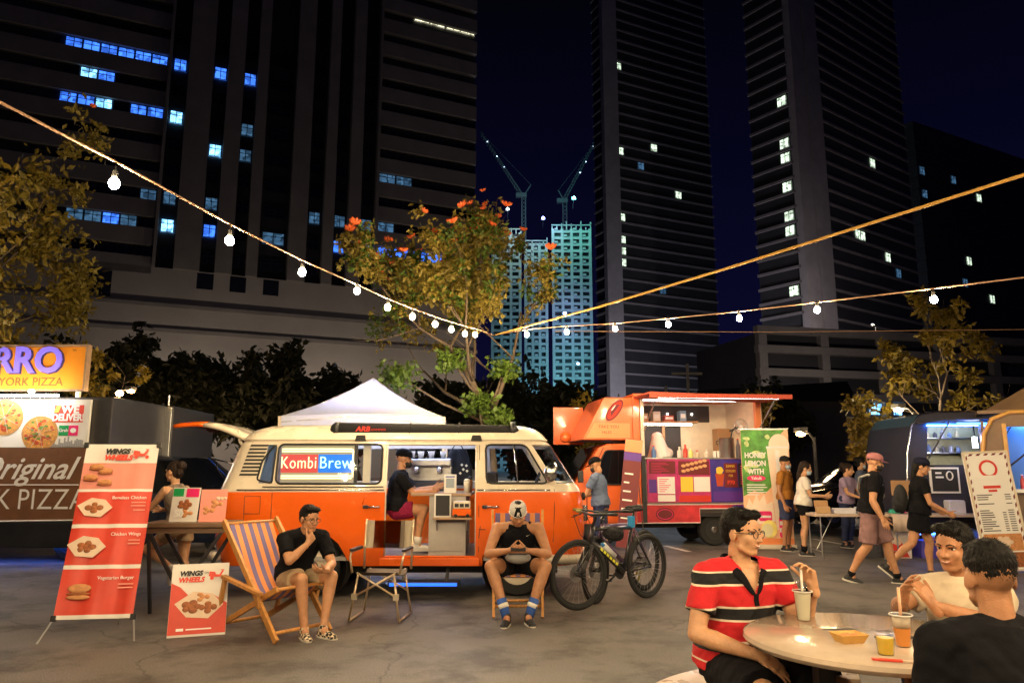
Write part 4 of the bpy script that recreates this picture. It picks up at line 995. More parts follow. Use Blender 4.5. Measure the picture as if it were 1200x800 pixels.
pr(2.84, 3.05, 1.08, 1.56, 'print_violet'); pr(3.05, 3.32, 1.10, 1.56, 'print_maroon'); pr(3.34, 3.72, 1.10, 1.56, 'print_black'); pr(2.82, 3.78, .84, 1.02, 'print_purple'); MB().prism([(3.55, .86), (3.80, .86), (3.80, 1.60), (3.74, 1.60)], -.052, -.042).build('menu_print', 'print_magenta', FT)
MB().prism([(2.90, 1.12), (3.02, 1.12), (3.05, 1.36), (2.87, 1.36)], -.056, -.05).build('printed_cup', 'pizza_red', FT); disc(MB(), (2.96, 1.42), .08, .08, -.056, -.05, 12, .2).build('printed_fruit', 'print_yellow', FT)
for i, z in enumerate((1.50, 1.41, 1.32)): txt(['SUMMER', 'COOLERS', 'FOR'][i], .065, 'print_yellow', FT, FR(3.185, -.049, z), sx=.7)
txt('P70', .10, 'print_scarlet', FT, FR(3.185, -.049, 1.19), bold=.003)
ln = MB()
for i in range(9): ln.box(3.38, 3.38+.12+.17*((i*7) % 5)/5, -.05, -.047, 1.16+i*.042, 1.175+i*.042)
for i in range(7): ln.box(1.75, 1.86+.16*((i*5) % 4)/4, -.05, -.047, 1.02+i*.038, 1.032+i*.038); ln.box(1.60, 1.8+.2*((i*3) % 4)/4, -.05, -.047, 1.38+i*.03, 1.388+i*.03)
tag(ln.build('printed_lines', 'print_pink', FT), kind='stuff')
for z0, z1, y in ((1.64, 1.665, -.05),): MB().box(1.48, 3.86, y, .0, z0, z1).build('panel_edge', 'steel', FT)
# skirt with the wheel cut-out, white outline
sk = [(1.30, .78), (1.30, .44), (2.54, .44), (2.54, .70), (3.18, .70), (3.18, .50), (3.84, .50), (3.84, .78)]
MB().prism(sk, -.03, .05).build('skirt', mat('print_red_mottled', (.55, .03, .04), .5, var=.35, vs=5), FT); MB().box(3.2, 3.83, -.036, -.031, .52, .76).build('skirt_print', 'print_violet', FT)  # skirt print in mottled red
MB().tube([(x, -.035, z) for x, z in sk], .009, 5, closed=True).build('skirt_outline', 'letter_white', FT)
txt('Bukoreatto', .09, 'letter_white', FT, FR(3.52, -.038, .63), shear=.25, sx=.9)
em = MB(); disc(em, (1.85, .60), .18, .12, -.036, -.031); em.build('skirt_emblem', 'print_maroon', FT); MB().tube([(1.85+.15*math.cos(t), -.037, .60+.09*math.sin(t)) for t in np.linspace(0, 2*PI, 17)[:-1]], .008, 5, closed=True).build('emblem_ring', 'print_pink', FT)
for x, y, s_ in ((2.86, .16, -1), (.62, .16, -1), (2.86, 1.4, 1), (.62, 1.4, 1)): wheel(FT, x, y, .30, .18, 'black_metal', s_)
MB().box(.3, 3.8, .4, 1.2, .32, .52).build('chassis', 'black_metal', FT)
# inside: lights, shelf
MB().box(1.55, 3.5, .25, .28, 2.78, 2.81).build('strip_lamp', 'led_white', FT); MB().box(1.6, 2.9, 1.2, 1.24, 2.36, 2.39).build('strip_lamp', 'led_white', FT)
MB().box(1.45, 3.0, 1.1, 1.6, 2.40, 2.44).build('shelf', 'shelf_wood', FT)
MB().box(1.45, 3.45, 1.60, 1.635, 2.45, 2.80).build('back_panel', 'dark_interior', FT); MB().box(1.85, 2.78, 1.58, 1.63, 1.66, 2.36).build('back_panel', 'dark_interior', FT)
for x in (1.75, 2.2, 2.5, 3.05): MB().ell((x, 1.58, 2.62), .018, nu=8, nv=6).build('pilot_lamp', 'led_white', FT)
MB().box(3.5, 3.8, 1.3, 1.6, 1.66, 2.3).build('cupboard', 'shelf_wood', FT, bevel=.01); MB().box(2.36, 2.42, 1.54, 1.58, 1.66, 2.36).build('stud', 'shelf_wood', FT)
pot = empty('steel_pot', (4.25, 14.79, 1.662), 0, 'tall steel pot with ladle on the orange truck counter', 'pot')
MB().lathe([(.14, 0), (.15, .02), (.15, .38), (.155, .39), (.14, .39), (.14, .05)], 20).build('body', 'steel', pot, 'auto'); MB().tube([(.05, 0, .2), (.12, 0, .5), (.2, 0, .62)], .012, 5).build('ladle', 'black_metal', pot)
MB().tube([(-.155, 0, .26), (-.2, 0, .28), (-.2, 0, .33), (-.155, 0, .34)], .01, 5).build('handle', 'black_metal', pot)
fan = empty('wall_fan', (4.62, 15.0, 2.28), R(20), 'round white fan inside the rear of the orange truck', 'fan')
MB().tube([(.16*math.cos(t), 0, .16*math.sin(t)) for t in np.linspace(0, 2*PI, 25)[:-1]], .008, 5, closed=True).build('guard_ring', 'steel', fan, True); MB().ell((0, 0, 0), (.04, .05, .04)).build('hub', 'card_white', fan, True)
for i in range(12): MB().cyl((0, -.02, 0), (.16*math.cos(i*PI/6), 0, .16*math.sin(i*PI/6)), .003, n=4).build('guard_wire', 'steel', fan)
for i in range(3): MB().ell((.075*math.cos(i*2.09), .02, .075*math.sin(i*2.09)), (.06, .006, .04), M.Rotation(-i*2.09, 3, 'Y')).build('blade', 'card_white', fan, True)
MB().bar((0, .05, 0), (.1, .5, -.05), .03).build('bracket', 'black_metal', fan)
for i, (x, w_, h_, cc, lb_) in enumerate(((2.75, .22, .16, (.5, .3, .14), 'brown supply box on the truck shelf'), (3.05, .16, .2, (.65, .6, .5), 'pale supply box on the truck shelf'), (3.32, .2, .12, (.45, .08, .05), 'red supply box on the truck shelf'), (3.62, .14, .22, (.2, .3, .4), 'blue grey tin on the truck shelf'))):
    o = empty('supply_box', (x, 14.25+1.3+(x-1.07)*.114, 2.445), R(6.5), lb_, 'box'); MB().box(-w_/2, w_/2, -.1, .1, 0, h_).build('box_body', mat('supply%d' % i, cc, .6), o, bevel=.006); MB().box(-w_/2+.02, w_/2-.02, -.103, -.1005, h_*.3, h_*.7).build('box_label', 'card_white', o)
for i, x in enumerate((4.02, 4.1)):
    o = empty('cup_stack', (x, 14.43+(x-1.07)*.114+.06, 1.662), 0, ['stack of paper cups left of the steel pot', 'second stack of paper cups touching the steel pot side'][i], 'cups')
    for k in range(7): MB().lathe([(.028, k*.018), (.038, k*.018+.03)], 12).build('cup', 'card_white', o, True)
sk2 = empty('food_sack', (2.95, 14.95, 1.662), 0, 'white lumpy sack on the orange truck counter', 'sack')
b_ = MB(); b_.cyl((0, 0, 0), (-.04, 0, .46), .25, .10, 14); b_.ell((-.04, 0, .42), (.12, .1, .1)); b_.ell((.1, 0, .1), (.18, .12, .12)); me = remesh(b_, .02, 4); link('cloth', me, 'card_white', sk2, True)
random.seed(4)
for i, (x, cc, hh, lb_) in enumerate(((2.78, (.1, .25, .6), .22, 'blue capped bottle beside the white sack'), (3.30, (.7, .65, .6), .2, 'white sauce bottle on the orange truck counter'), (3.42, (.6, .05, .03), .24, 'red sauce bottle on the orange truck counter'), (3.53, (.75, .7, .2), .17, 'short yellow bottle on the orange truck counter'), (3.66, (.6, .5, .35), .13, 'beige tub on the orange truck counter'), (3.85, (.7, .6, .5), .15, 'pale carton near the tall steel pot'), (4.5, (.2, .2, .22), .36, 'dark canister beside the tall steel pot'))):
    t = empty('bottle', (x, 14.43 + (x-1.07)*.114 + .05, 1.662), 0, lb_, 'bottle', 'bottles on the truck counter'); s_ = .045
    MB().lathe([(s_, 0), (s_, hh*.65), (s_*.45, hh*.82), (s_*.45, hh)], 12).build('body', mat('bottle%d' % i, cc, .35), t, 'auto'); MB().cyl((0, 0, hh), (0, 0, hh+.02), s_*.5, n=10).build('cap', 'card_white' if i % 2 else 'print_scarlet', t)
# leaning purple menu strip beside the cab
ms = empty('menu_strip', (2.02, 13.75, 0), R(-5), 'tall purple menu strip leaning beside the orange truck cab', 'banner')
mt_ = M.Rotation(R(-6), 4, 'X') @ M.Rotation(R(7), 4, 'Y')
MB().box(-.16, .16, -.01, .01, .05, 2.02).tf(mt_).build('sheet', 'print_maroon', ms); MB().box(-.158, .158, -.016, -.011, 1.78, 2.01).tf(mt_).build('header', 'truck_orange_pale', ms); MB().box(-.158, .158, -.016, -.011, 1.62, 1.77).tf(mt_).build('printed_band', 'print_purple', ms)
for k in range(7): MB().box(-.12, -.12+.1+.02*(k*3 % 5), -.016, -.011, .4+k*.16, .43+k*.16).tf(mt_).build('printed_line', 'letter_white', ms)
MB().bar((.18, .24, 1.9), (-.05, .6, .0), .015).bar((.26, .24, 1.9), (.42, .6, .0), .015).tf(M.Rotation(0, 4, 'X')).build('stand', 'steel', ms)

# ---------------------------------------------------------------- tall green honey lemon banner
hb = empty('rollup_banner', (4.32, 14.1, 0), R(-4), 'tall green and peach roll-up banner with a milky drink beside the orange truck', 'banner')
mat('banner_green', (.09, .30, .05), .5, var=.55, vs=6); mat('banner_peach', (.86, .50, .30), .5, var=.15, vs=3); mat('drink_cream', (.88, .70, .56), .45, var=.08, vs=3); mat('lemon', (.85, .72, .2), .5, var=.15); mat('banner_pale', (.6, .75, .3), .5, var=.4, vs=7)
MB().box(0, .88, -.01, .01, .08, 2.18).build('sheet', 'banner_peach', hb); 
MB().prism([(.003, .95), (.003, 2.175), (.82, 2.175), (.55, 1.9), (.60, 1.2), (.40, 1.0), (.2, 1.05)], -.014, -.011).build('printed_foliage', 'banner_green', hb)
random.seed(12)
for i in range(9): disc(MB(), (random.uniform(.08, .5), random.uniform(1.1, 2.1)), random.uniform(.04, .09), random.uniform(.03, .07), -.0165, -.015, 9, .2).build('printed_leaf', 'banner_pale', hb)
disc(MB(), (.70, 1.88), .19, .22, -.0185, -.0155).build('printed_ice', 'drink_cream', hb)
MB().prism([(.47, 1.86), (.86, 1.82), (.80, .35), (.58, .35)], -.021, -.017).build('printed_glass', 'drink_cream', hb); MB().prism([(.62, 1.80), (.70, 1.79), (.69, .5), (.64, .5)], -.0235, -.022).build('printed_glass_shine', 'poster_white', hb)
MB().box(.46, .868, -.024, -.0215, 1.83, 1.87).build('printed_glass_rim', 'letter_white', hb)
for i, (s_, z) in enumerate((('HONEY', 1.70), ('LEMON', 1.55), ('WITH', 1.40))): txt(s_, .135, 'letter_white', hb, FR(.25, -.022, z), bold=.005, sx=.85)
disc(MB(), (.25, 1.28), .17, .055, -.025, -.02).build('printed_oval', 'print_pink', hb); txt('Yakult', .075, 'letter_white', hb, FR(.25, -.0265, 1.28), bold=.002)
pl_ = MB()
for i, w_ in enumerate((.34, .37, .30, .36, .22)): pl_.box(.07, .07+w_, -.024, -.021, 1.15-i*.045, 1.168-i*.045)
tag(pl_.build('printed_lines', 'letter_white', hb), kind='stuff')
sp = [(.02, .7), (.1, .92), (.16, .80), (.24, 1.0), (.28, .85), (.38, .98), (.42, .8), (.52, .86), (.56, .5), (.02, .4)]
MB().prism(sp, -.018, -.0155).build('printed_splash', 'drink_cream', hb); disc(MB(), (.44, .36), .14, .16, -.0255, -.021).build('printed_lemon', 'lemon', hb); disc(MB(), (.40, .34), .10, .12, -.028, -.026).build('printed_lemon_slice', 'print_pale', hb)
MB().prism(rrect(.62, .82, .20, .60, .05), -.026, -.022).build('printed_bottle', 'print_pink', hb); MB().box(.625, .815, -.03, -.0265, .30, .38).build('printed_bottle_band', 'letter_white', hb); MB().box(.66, .78, -.03, -.0265, .60, .66).build('printed_bottle_cap', 'print_scarlet', hb); MB().box(.63, .81, -.03, -.0265, .43, .50).build('printed_bottle_band', 'poster_white', hb)
MB().prism(rrect(.26, .5, .50, .68, .04), -.0205, -.0185).build('printed_jar', 'print_pink', hb); MB().box(.28, .48, -.0255, -.021, .56, .60).build('printed_jar_band', 'letter_white', hb); MB().box(.003, .877, -.016, -.0115, .085, .19).build('printed_strip', 'truck_orange_pale', hb)
MB().box(-.03, .91, -.06, .06, .0, .08).build('base', 'paint_cream', hb, bevel=.012); MB().box(-.01, .89, -.02, .02, 2.18, 2.205).build('top_rail', 'steel', hb)

# ---------------------------------------------------------------- black trailer stall
mat('trailer_black', (.03, .03, .05), .5, var=.1, vs=3)
TB = empty('food_trailer', (6.68, 12.75, 0), R(-4), 'dark rounded food trailer with blue lit serving window', 'food trailer')
tp = [(.0, .5), (.0, 1.1), (.06, 1.75), (.16, 2.18), (.30, 2.36), (.55, 2.42), (2.0, 2.42), (2.0, .5)]
op = [(.35, 1.52), (.42, 2.16), (1.35, 2.16), (1.28, 1.52)]
wl = MB()
def ringwall(mb, outer, inner, y):   # wall with an opening, in the xz plane
    n = len(outer); o = len(mb.v); mb.v += [(x, y, z) for x, z in outer] + [(x, y, z) for x, z in inner]
    return o
wl.box(.36, 1.32, 0, .04, .5, 1.52)
wl.prism([(.0, .5), (.36, .5), (.36, 1.52), (.43, 2.16), (.43, 2.4), (.30, 2.36), (.16, 2.18), (.06, 1.75), (.0, 1.1)], 0, .04)
wl.prism([(1.32, .5), (2.0, .5), (2.0, 2.42), (1.36, 2.42), (1.36, 2.16)], 0, .04); wl.box(.43, 1.36, 0, .04, 2.16, 2.42)
wl.build('front_wall', 'trailer_black', TB)
MB().prism(tp, 1.7, 1.76).build('back_wall', 'trailer_black', TB)
en = MB(); 
for k in range(len(tp)-1): 
    (x0, z0), (x1, z1) = tp[k], tp[k+1]; en.add([(x0, .0, z0), (x1, .0, z1), (x1, 1.76, z1), (x0, 1.76, z0)], [(0, 1, 2, 3)])
en.build('outer_skin', 'trailer_black', TB, 'auto'); MB().box(.0, 2.0, .0, 1.76, .42, .5).build('floor', 'black_metal', TB)
MB().tube([(x, -.01, z) for x, z in tp[:7]], .016, 6).build('edge_trim', 'chrome', TB, True)
MB().box(.3, 1.7, .75, .78, 1.0, 2.3).build('shelf_back', mat('shelf_panel', (.55, .55, .35), .6, var=.2), TB)
for z in (1.72, 1.98): MB().box(.35, 1.65, .50, .75, z, z+.02).build('shelf', 'steel', TB)
MB().box(.4, 1.5, .3, .33, 2.30, 2.33).build('strip_lamp', 'led_blue_white', TB); MB().box(.4, 1.35, -.06, -.03, 2.17, 2.19).build('window_light', mat('led_blue_strong', (.05, .15, 1), .5, emit=45, ecol=(.04, .2, 1)), TB)
random.seed(15)
for i in range(14):
    x = .45+(i % 7)*.125; z = 2.0 if i < 7 else 1.74; hh = random.uniform(.09, .14)
    MB().lathe([(.035, 0), (.035, hh*.7), (.015, hh*.85), (.015, hh)], 10, (x, .60, z)).build('jar', mat('jar%d' % (i % 4), [(.5, .5, .55), (.2, .3, .5), (.6, .5, .3), (.1, .1, .12)][i % 4], .3), TB, 'auto')
hp = MB().prism([(0, 0), (0, .035), (-.95, .06), (-.95, .025)], .25, 1.62)
hp.tf(M.Translation((0, 0, 2.2)) @ M.Rotation(R(90), 4, 'Z') @ M.Scale(-1, 4, (0, 1, 0))); hp.build('serving_hatch', 'trailer_black', TB)
for x in (.4, 1.4): MB().cyl((x, .0, 1.62), (x, -.8, 2.2), .012).build('gas_strut', 'steel', TB)
MB().cyl((1.0, -.35, 2.16), (1.0, -.35, 1.98), .01).build('lamp_cord', 'rubber', TB); MB().cyl((1.0, -.35, 1.80), (1.0, -.35, 1.97), .035).build('hanging_lamp', mat('lamp_cool', (.9, .95, 1), .5, emit=55, ecol=(.75, .85, 1)), TB)
MB().box(.5, 1.4, -.86, -.83, 2.16, 2.18).build('added_hatch_light', 'led_blue', TB); MB().box(.38, .86, -.03, -.002, 1.05, 1.48).build('menu_card', 'letter_white', TB); MB().box(.41, .83, -.034, -.031, 1.08, 1.45).build('menu_card_face', 'print_black', TB); MB().box(.47, .60, -.037, -.0345, 1.30, 1.33).box(.47, .57, -.037, -.0345, 1.37, 1.40).build('menu_card_line', 'letter_white', TB); MB().tube([(.70+.05*math.cos(t), -.037, 1.34+.07*math.sin(t)) for t in np.linspace(0, 2*PI, 15)[:-1]], .012, 5, closed=True).build('menu_card_mark', 'letter_white', TB)  # strip under the hatch is added, for more blue on the trailer
wheel(TB, .95, .05, .3, .18, 'steel'); MB().box(.1, 1.9, .1, .13, .36, .39).build('underbody_light', 'led_blue', TB)
MB().box(.4, .42, .7, .74, 1.52, 2.1).build('post', 'steel', TB)

# ---------------------------------------------------------------- gold framed stall at the right edge, and its tan tent
mat('gold_frame', (.62, .33, .08), .4, var=.1); mat('tan_fabric', (.42, .25, .13), .8, var=.12, vs=2); mat('panel_blue', (.10, .35, .75), .5)
GS = empty('stall_van', (7.36, 11.72, 0), R(-30), 'tan stall van with gold trimmed opening and blue lit inside at the right edge', 'food truck')
go = [(0, .45), (0, 1.6), (.06, 2.0), (.18, 2.22), (.42, 2.32), (2.4, 2.34)]
MB().tube([(x, 0, z) for x, z in go], .035, 8).build('gold_trim', 'gold_frame', GS, True)
MB().prism([(.03, .45), (.03, 1.6), (.09, 1.98), (.2, 2.19), (.43, 2.29), (2.4, 2.31), (2.4, 2.10), (.34, 2.10), (.34, 1.15), (2.4, 1.15), (2.4, .45)], .02, .08).build('front_wall', mat('van_brown', (.20, .12, .07), .5, var=.15), GS)
MB().box(.30, .36, -.02, .1, 1.1, 2.15).build('opening_post', 'gold_frame', GS, bevel=.01)
MB().box(.03, 2.4, 1.10, 1.14, .45, 2.3).build('back_wall', 'panel_blue', GS); MB().box(.03, .07, .08, 1.10, .45, 2.2).build('end_wall', 'van_brown', GS); MB().box(.0, 2.4, .0, 1.14, 2.31, 2.36).build('roof', 'van_brown', GS); MB().box(.03, 2.4, .08, 1.10, .42, .47).build('floor', 'black_metal', GS)
MB().box(.4, 2.3, .3, .34, 2.24, 2.27).build('strip_lamp', 'led_blue', GS); MB().box(.4, 2.2, .9, .94, 2.24, 2.27).build('strip_lamp', 'led_blue_white', GS)
MB().box(.34, 2.4, -.12, .3, 1.10, 1.15).build('counter', 'steel', GS); MB().box(.5, 1.4, -.11, -.08, 1.155, 1.175).build('counter_light', mat('led_violet', (.5, .2, 1), .5, emit=10, ecol=(.5, .15, 1)), GS)
MB().bar((.36, .05, 1.5), (.9, -.6, 2.0), .02).build('gas_strut', 'black_metal', GS)
wheel(GS, 1.2, .12, .31, .19, 'steel'); MB().box(.1, 2.2, .1, .13, .36, .39).build('underbody_light', 'led_blue', GS)
for i, (x, cc) in enumerate(((.5, (.6, .08, .05)), (.62, (.7, .65, .6)), (.78, (.6, .5, .2)))):
    t = empty('bottle', (7.36+x*.866+.05, 11.72-x*.5+.087, 1.152), 0, ['red bottle on the gold trimmed counter', 'white bottle on the gold trimmed counter', 'yellow tub on the gold trimmed counter'][i], 'bottle'); MB().lathe([(.035, 0), (.035, .13), (.015, .17), (.015, .2)], 12).build('body', mat('gbottle%d' % i, cc, .4), t, 'auto'); MB().cyl((0, 0, .2), (0, 0, .22), .018).build('cap', 'card_white', t)
TT = empty('tan_tent', (10.2, 12.4, 0), R(-6), 'tan peaked tent roof above the gold trimmed stall', 'tent')
tm = MB(); a = 1.6; cor = [(-a, -a), (a, -a), (a, a), (-a, a)]
for k in range(4):
    c0 = V((*cor[k], 2.42)); c1 = V((*cor[(k+1) % 4], 2.42)); top = V((0, 0, 3.75)); o = len(tm.v)
    for i in range(7):
        for j in range(9):
            t, s_ = i/6, j/8; p = (c0*(1-s_)+c1*s_)*(1-t)+top*t; p.z -= .10*math.sin(PI*t)*(1-.5*abs(2*s_-1)); tm.v.append(tuple(p))
    tm.f += [(o+i*9+j, o+i*9+j+1, o+(i+1)*9+j+1, o+(i+1)*9+j) for i in range(6) for j in range(8)]
tm.build('canopy', 'tan_fabric', TT, True)
for k in range(4): MB().bar((*cor[k], 0), (*cor[k], 2.42), .05).build('leg', 'pole_grey', TT)

# ---------------------------------------------------------------- banners and boards on the left
mat('banner_white', (.72, .68, .64), .55); mat('banner_pink', (.72, .26, .20), .55, var=.08); mat('banner_red', (.62, .055, .03), .5, var=.1, vs=4); mat('food_brown', (.32, .10, .03), .6, var=.4, vs=25); mat('food_bun', (.55, .24, .09), .6, var=.25, vs=25); mat('paper_cream', (.72, .55, .42), .7, var=.1)
xb = empty('standing_banner', (-3.66, 6.78, 0), R(8), 'tall red and white standing banner for chicken wings', 'banner')
TL_ = M.Translation((0, 0, .17)) @ M.Rotation(R(-13), 4, 'X')
def xp(mb, name, m, sm=False): return mb.tf(TL_).build(name, m, xb, sm)
W2 = .325; HS = 1.56
def wavy(z0, z1, y, x0=-W2, x1=W2):
    mb = MB(); nx, nz = 14, max(2, int((z1-z0)/.06)); 
    for i in range(nz+1):
        for j in range(nx+1):
            x = x0+(x1-x0)*j/nx; z = z0+(z1-z0)*i/nz; d = .012*math.sin((x*.9+(HS-z)*.16)*22)*(1-z/HS)**.6 + .006*math.sin(x*40+z*3)*(.3+.7*(1-z/HS)); mb.v.append((x, y+d, z))
    mb.f = [(i*(nx+1)+j, i*(nx+1)+j+1, (i+1)*(nx+1)+j+1, (i+1)*(nx+1)+j) for i in range(nz) for j in range(nx)]; return mb
xp(wavy(0, .035, 0), 'sheet', 'banner_white', True)
bands = [(.035, .42, 'banner_red'), (.42, .455, 'banner_white'), (.455, .78, 'banner_red'), (.78, .815, 'banner_white'), (.815, 1.11, 'banner_red'), (1.11, 1.135, 'banner_white'), (1.135, 1.38, 'banner_pink'), (1.38, HS, 'banner_white')]
for z0, z1, m in bands: xp(wavy(z0, z1, 0), 'printed_band', m, True)
def xt(s, size, m, x, z, **k): return txt(s, size, m, xb, TL_ @ FR(x, -.022, z), **k)
xt('WINGS', .066, 'print_black', -.035, 1.485, bold=.004, shear=.25); xt('ON', .028, 'print_black', .115, 1.487, shear=.25); xt('WHEELS', .066, 'print_scarlet', -.02, 1.425, bold=.004, shear=.25)
def scooter(parent, T, k=1.):
    mb = MB(); mb.prism([(-.055*k, -.012*k), (.03*k, -.012*k), (.06*k, .045*k), (.045*k, .05*k), (.02*k, .01*k), (-.01*k, .012*k), (-.02*k, .035*k), (-.07*k, .04*k), (-.075*k, .0)], -.026, -.023)
    disc(mb, (-.045*k, -.022*k), .017*k, .017*k, -.0275, -.0265, 12); disc(mb, (.052*k, -.022*k), .017*k, .017*k, -.0275, -.0265, 12); mb.box(.03*k, .062*k, -.026, -.023, .05*k, .056*k)
    return mb.tf(T).build('printed_scooter', 'print_scarlet', parent)
scooter(xb, TL_ @ M.Translation((.185, 0, 1.455)), 1.0)
def nuggets(cx, cz, n_, r_, parent, T, m='food_brown', y=-.026, seed=1):
    random.seed(seed)
    for i in range(n_):
        a = 2*PI*i/max(1, n_-1) if i else 0; q = r_*.9 if i else 0; k = MB(); k.ell((cx+q*math.cos(a), y, cz+q*math.sin(a)*.6), (r_*random.uniform(.45, .65), .006, r_*random.uniform(.36, .5)), nu=10, nv=6); k.tf(T).build('printed_nugget', m, parent, True)
def tray(cx, cz, s_, parent, T, y=-.0235): MB().prism([(cx-s_*1.25, cz+.02), (cx-.3*s_, cz+s_*.75), (cx+.7*s_, cz+s_*.6), (cx+s_*1.3, cz+.0), (cx+.55*s_, cz-s_*.72), (cx-.6*s_, cz-s_*.6)], y-.002, y+.003).tf(T).build('printed_tray', 'paper_cream', parent)
for cx, cz in ((-.19, 1.33), (-.11, 1.29), (-.23, 1.23), (-.10, 1.185)):
    MB().ell((cx, -.024, cz+.012), (.065, .006, .026), nu=12, nv=6).tf(TL_).build('printed_bun', 'food_bun', xb, True); MB().ell((cx, -.026, cz-.012), (.068, .006, .014), nu=12, nv=6).tf(TL_).build('printed_patty', 'food_brown', xb, True)
tray(-.15, .96, .12, xb, TL_); nuggets(-.15, .96, 5, .055, xb, TL_, seed=2); tray(-.16, .61, .13, xb, TL_); nuggets(-.16, .61, 6, .058, xb, TL_, seed=3)
MB().ell((-.15, -.025, .255), (.10, .006, .04), nu=14, nv=6).tf(TL_).build('printed_bun', 'food_bun', xb, True); MB().ell((-.15, -.026, .21), (.105, .006, .014), nu=14, nv=6).tf(TL_).build('printed_patty', 'food_brown', xb, True); MB().ell((-.15, -.0255, .18), (.10, .006, .02), nu=14, nv=6).tf(TL_).build('printed_bun', 'food_bun', xb, True)
xt('Boneless Chicken', .042, 'letter_white', .29, 1.05, al='RIGHT'); xt('Chicken Wings', .042, 'letter_white', .29, .72, al='RIGHT'); xt('Vegetarian Burger', .042, 'letter_white', .29, .34, al='RIGHT')
pl_ = MB()
for z in (1.0, .97, .93, .66, .63, .28, .25): pl_.box(.29-.10-.08*((z*100) % 3)/3, .29, -.024, -.021, z, z+.012)
tag(pl_.tf(TL_).build('printed_lines', 'banner_pink', xb), kind='stuff')
for x in (-W2, W2):
    for z in (.01, HS-.01): MB().box(x-.02, x+.02, -.02, .02, z-.025, z+.025).tf(TL_).build('corner_clip', 'rubber', xb, bevel=.005)
    MB().cyl((x, .02, .19), (x*1.2, -.12, .0), .008, n=8).build('front_foot', 'steel', xb); MB().cyl((x, .03, .17), (-x*.9, .36, 1.68), .007, n=6).build('cross_pole', 'black_metal', xb)
MB().cyl((0, .18, .9), (0, .62, 0), .008, n=8).build('rear_foot', 'steel', xb)
# poster board leaning on the small table
pb = empty('poster_board', (-2.80, 6.90, 0), R(20), 'small white and red wings poster board on the ground', 'poster')
TP = M.Rotation(R(-12), 4, 'X')
MB().box(-.24, .24, 0, .02, .0, .62).tf(TP).build('board', 'banner_white', pb, bevel=.003)
MB().prism([(-.238, .02), (.238, .02), (.238, .27), (.10, .36), (-.02, .28), (-.16, .42), (-.238, .46)], -.005, -.001).tf(TP).build('printed_wave', 'banner_red', pb)
tray(0, .26, .16, pb, TP, -.008); nuggets(-.06, .25, 6, .06, pb, TP, y=-.010, seed=5); nuggets(.08, .24, 5, .055, pb, TP, y=-.010, seed=6); nuggets(.03, .33, 4, .045, pb, TP, 'food_bun', y=-.0105, seed=7)
txt('WINGS', .058, 'print_black', pb, TP @ FR(-.08, -.006, .535), bold=.003, shear=.2); txt('ON', .024, 'print_black', pb, TP @ FR(.05, -.006, .537)); txt('WHEELS', .058, 'print_scarlet', pb, TP @ FR(-.075, -.006, .48), bold=.003, shear=.2); scooter(pb, TP @ M.Translation((.14, .02, .51)), .95)
MB().box(-.09, .12, -.008, -.0055, .055, .066).tf(TP).build('printed_line', 'letter_white', pb); MB().box(-.17, -.11, -.008, -.0055, .05, .072).tf(TP).build('printed_line', 'letter_white', pb)
MB().bar((0, .14, .5), (0, .34, 0), .02).build('prop', 'counter_side', pb)
# small table with folding legs
st = empty('small_table', (-3.42, 8.15, 0), R(3), 'small dark wooden table carrying the menu cards', 'table')
mat('table_wood', (.14, .085, .05), .5, var=.3, vs=8, stretch=(1, 6, 6))
MB().prism(rrect(-.46, .46, .86, .905, .02, 3), -.26, .26).build('table_top', 'table_wood', st, bevel=.006); MB().box(-.40, .40, -.22, .22, .80, .86).build('apron', 'table_wood', st)
for y in (-.2, .2):
    MB().bar((-.38, y, .82), (.10, y, .0), .035).build('leg', 'black_metal', st); MB().bar((.38, y, .82), (-.10, y, .0), .035).build('leg', 'black_metal', st) if y > 0 else MB().bar((.38, y, .82), (.04, y, .30), .03).build('leg', 'black_metal', st)
MB().bar((-.38, -.2, .82), (-.30, -.2, .0), .03).build('leg', 'black_metal', st)
def menu_card(x, w_, h_, label, kind, rz):
    o = empty('menu_card', (x, 8.06, .906), rz, label, 'menu'); T = M.Rotation(R(-10), 4, 'X')
    MB().box(-w_/2, w_/2, 0, .008, 0, h_).tf(T).build('card', 'banner_white' if kind == 0 else 'banner_pink', o)
    MB().bar((0, .075, h_*.8), (0, .16, 0), .02).build('prop', 'card_black', o)
    if kind == 0:
        MB().box(-w_/2+.005, -.03, -.004, -.001, h_*.74, h_*.97).tf(T).build('printed_leaves', 'print_green', o); MB().box(.0, w_/2-.01, -.004, -.001, h_*.72, h_*.97).tf(T).build('printed_box', 'print_pink', o); nuggets(0, h_*.5, 6, .06, o, T, 'food_brown', -.003, 9); nuggets(.03, h_*.25, 4, .05, o, T, 'food_bun', -.003, 10)
        txt('50', .10, 'letter_white', o, T @ FR(-.05, -.012, h_*.22), bold=.004)
    else: nuggets(.03, h_*.55, 4, .05, o, T, 'food_bun', -.003, 11); nuggets(-.05, h_*.35, 4, .05, o, T, 'food_bun', -.003, 12); nuggets(.08, h_*.72, 3, .04, o, T, 'paper_cream', -.003, 13)
menu_card(-3.50, .30, .36, 'printed menu card with green and red corner on the small table', 0, R(-4)); menu_card(-3.19, .27, .34, 'pink menu card with fried snacks on the small table', 1, R(8))

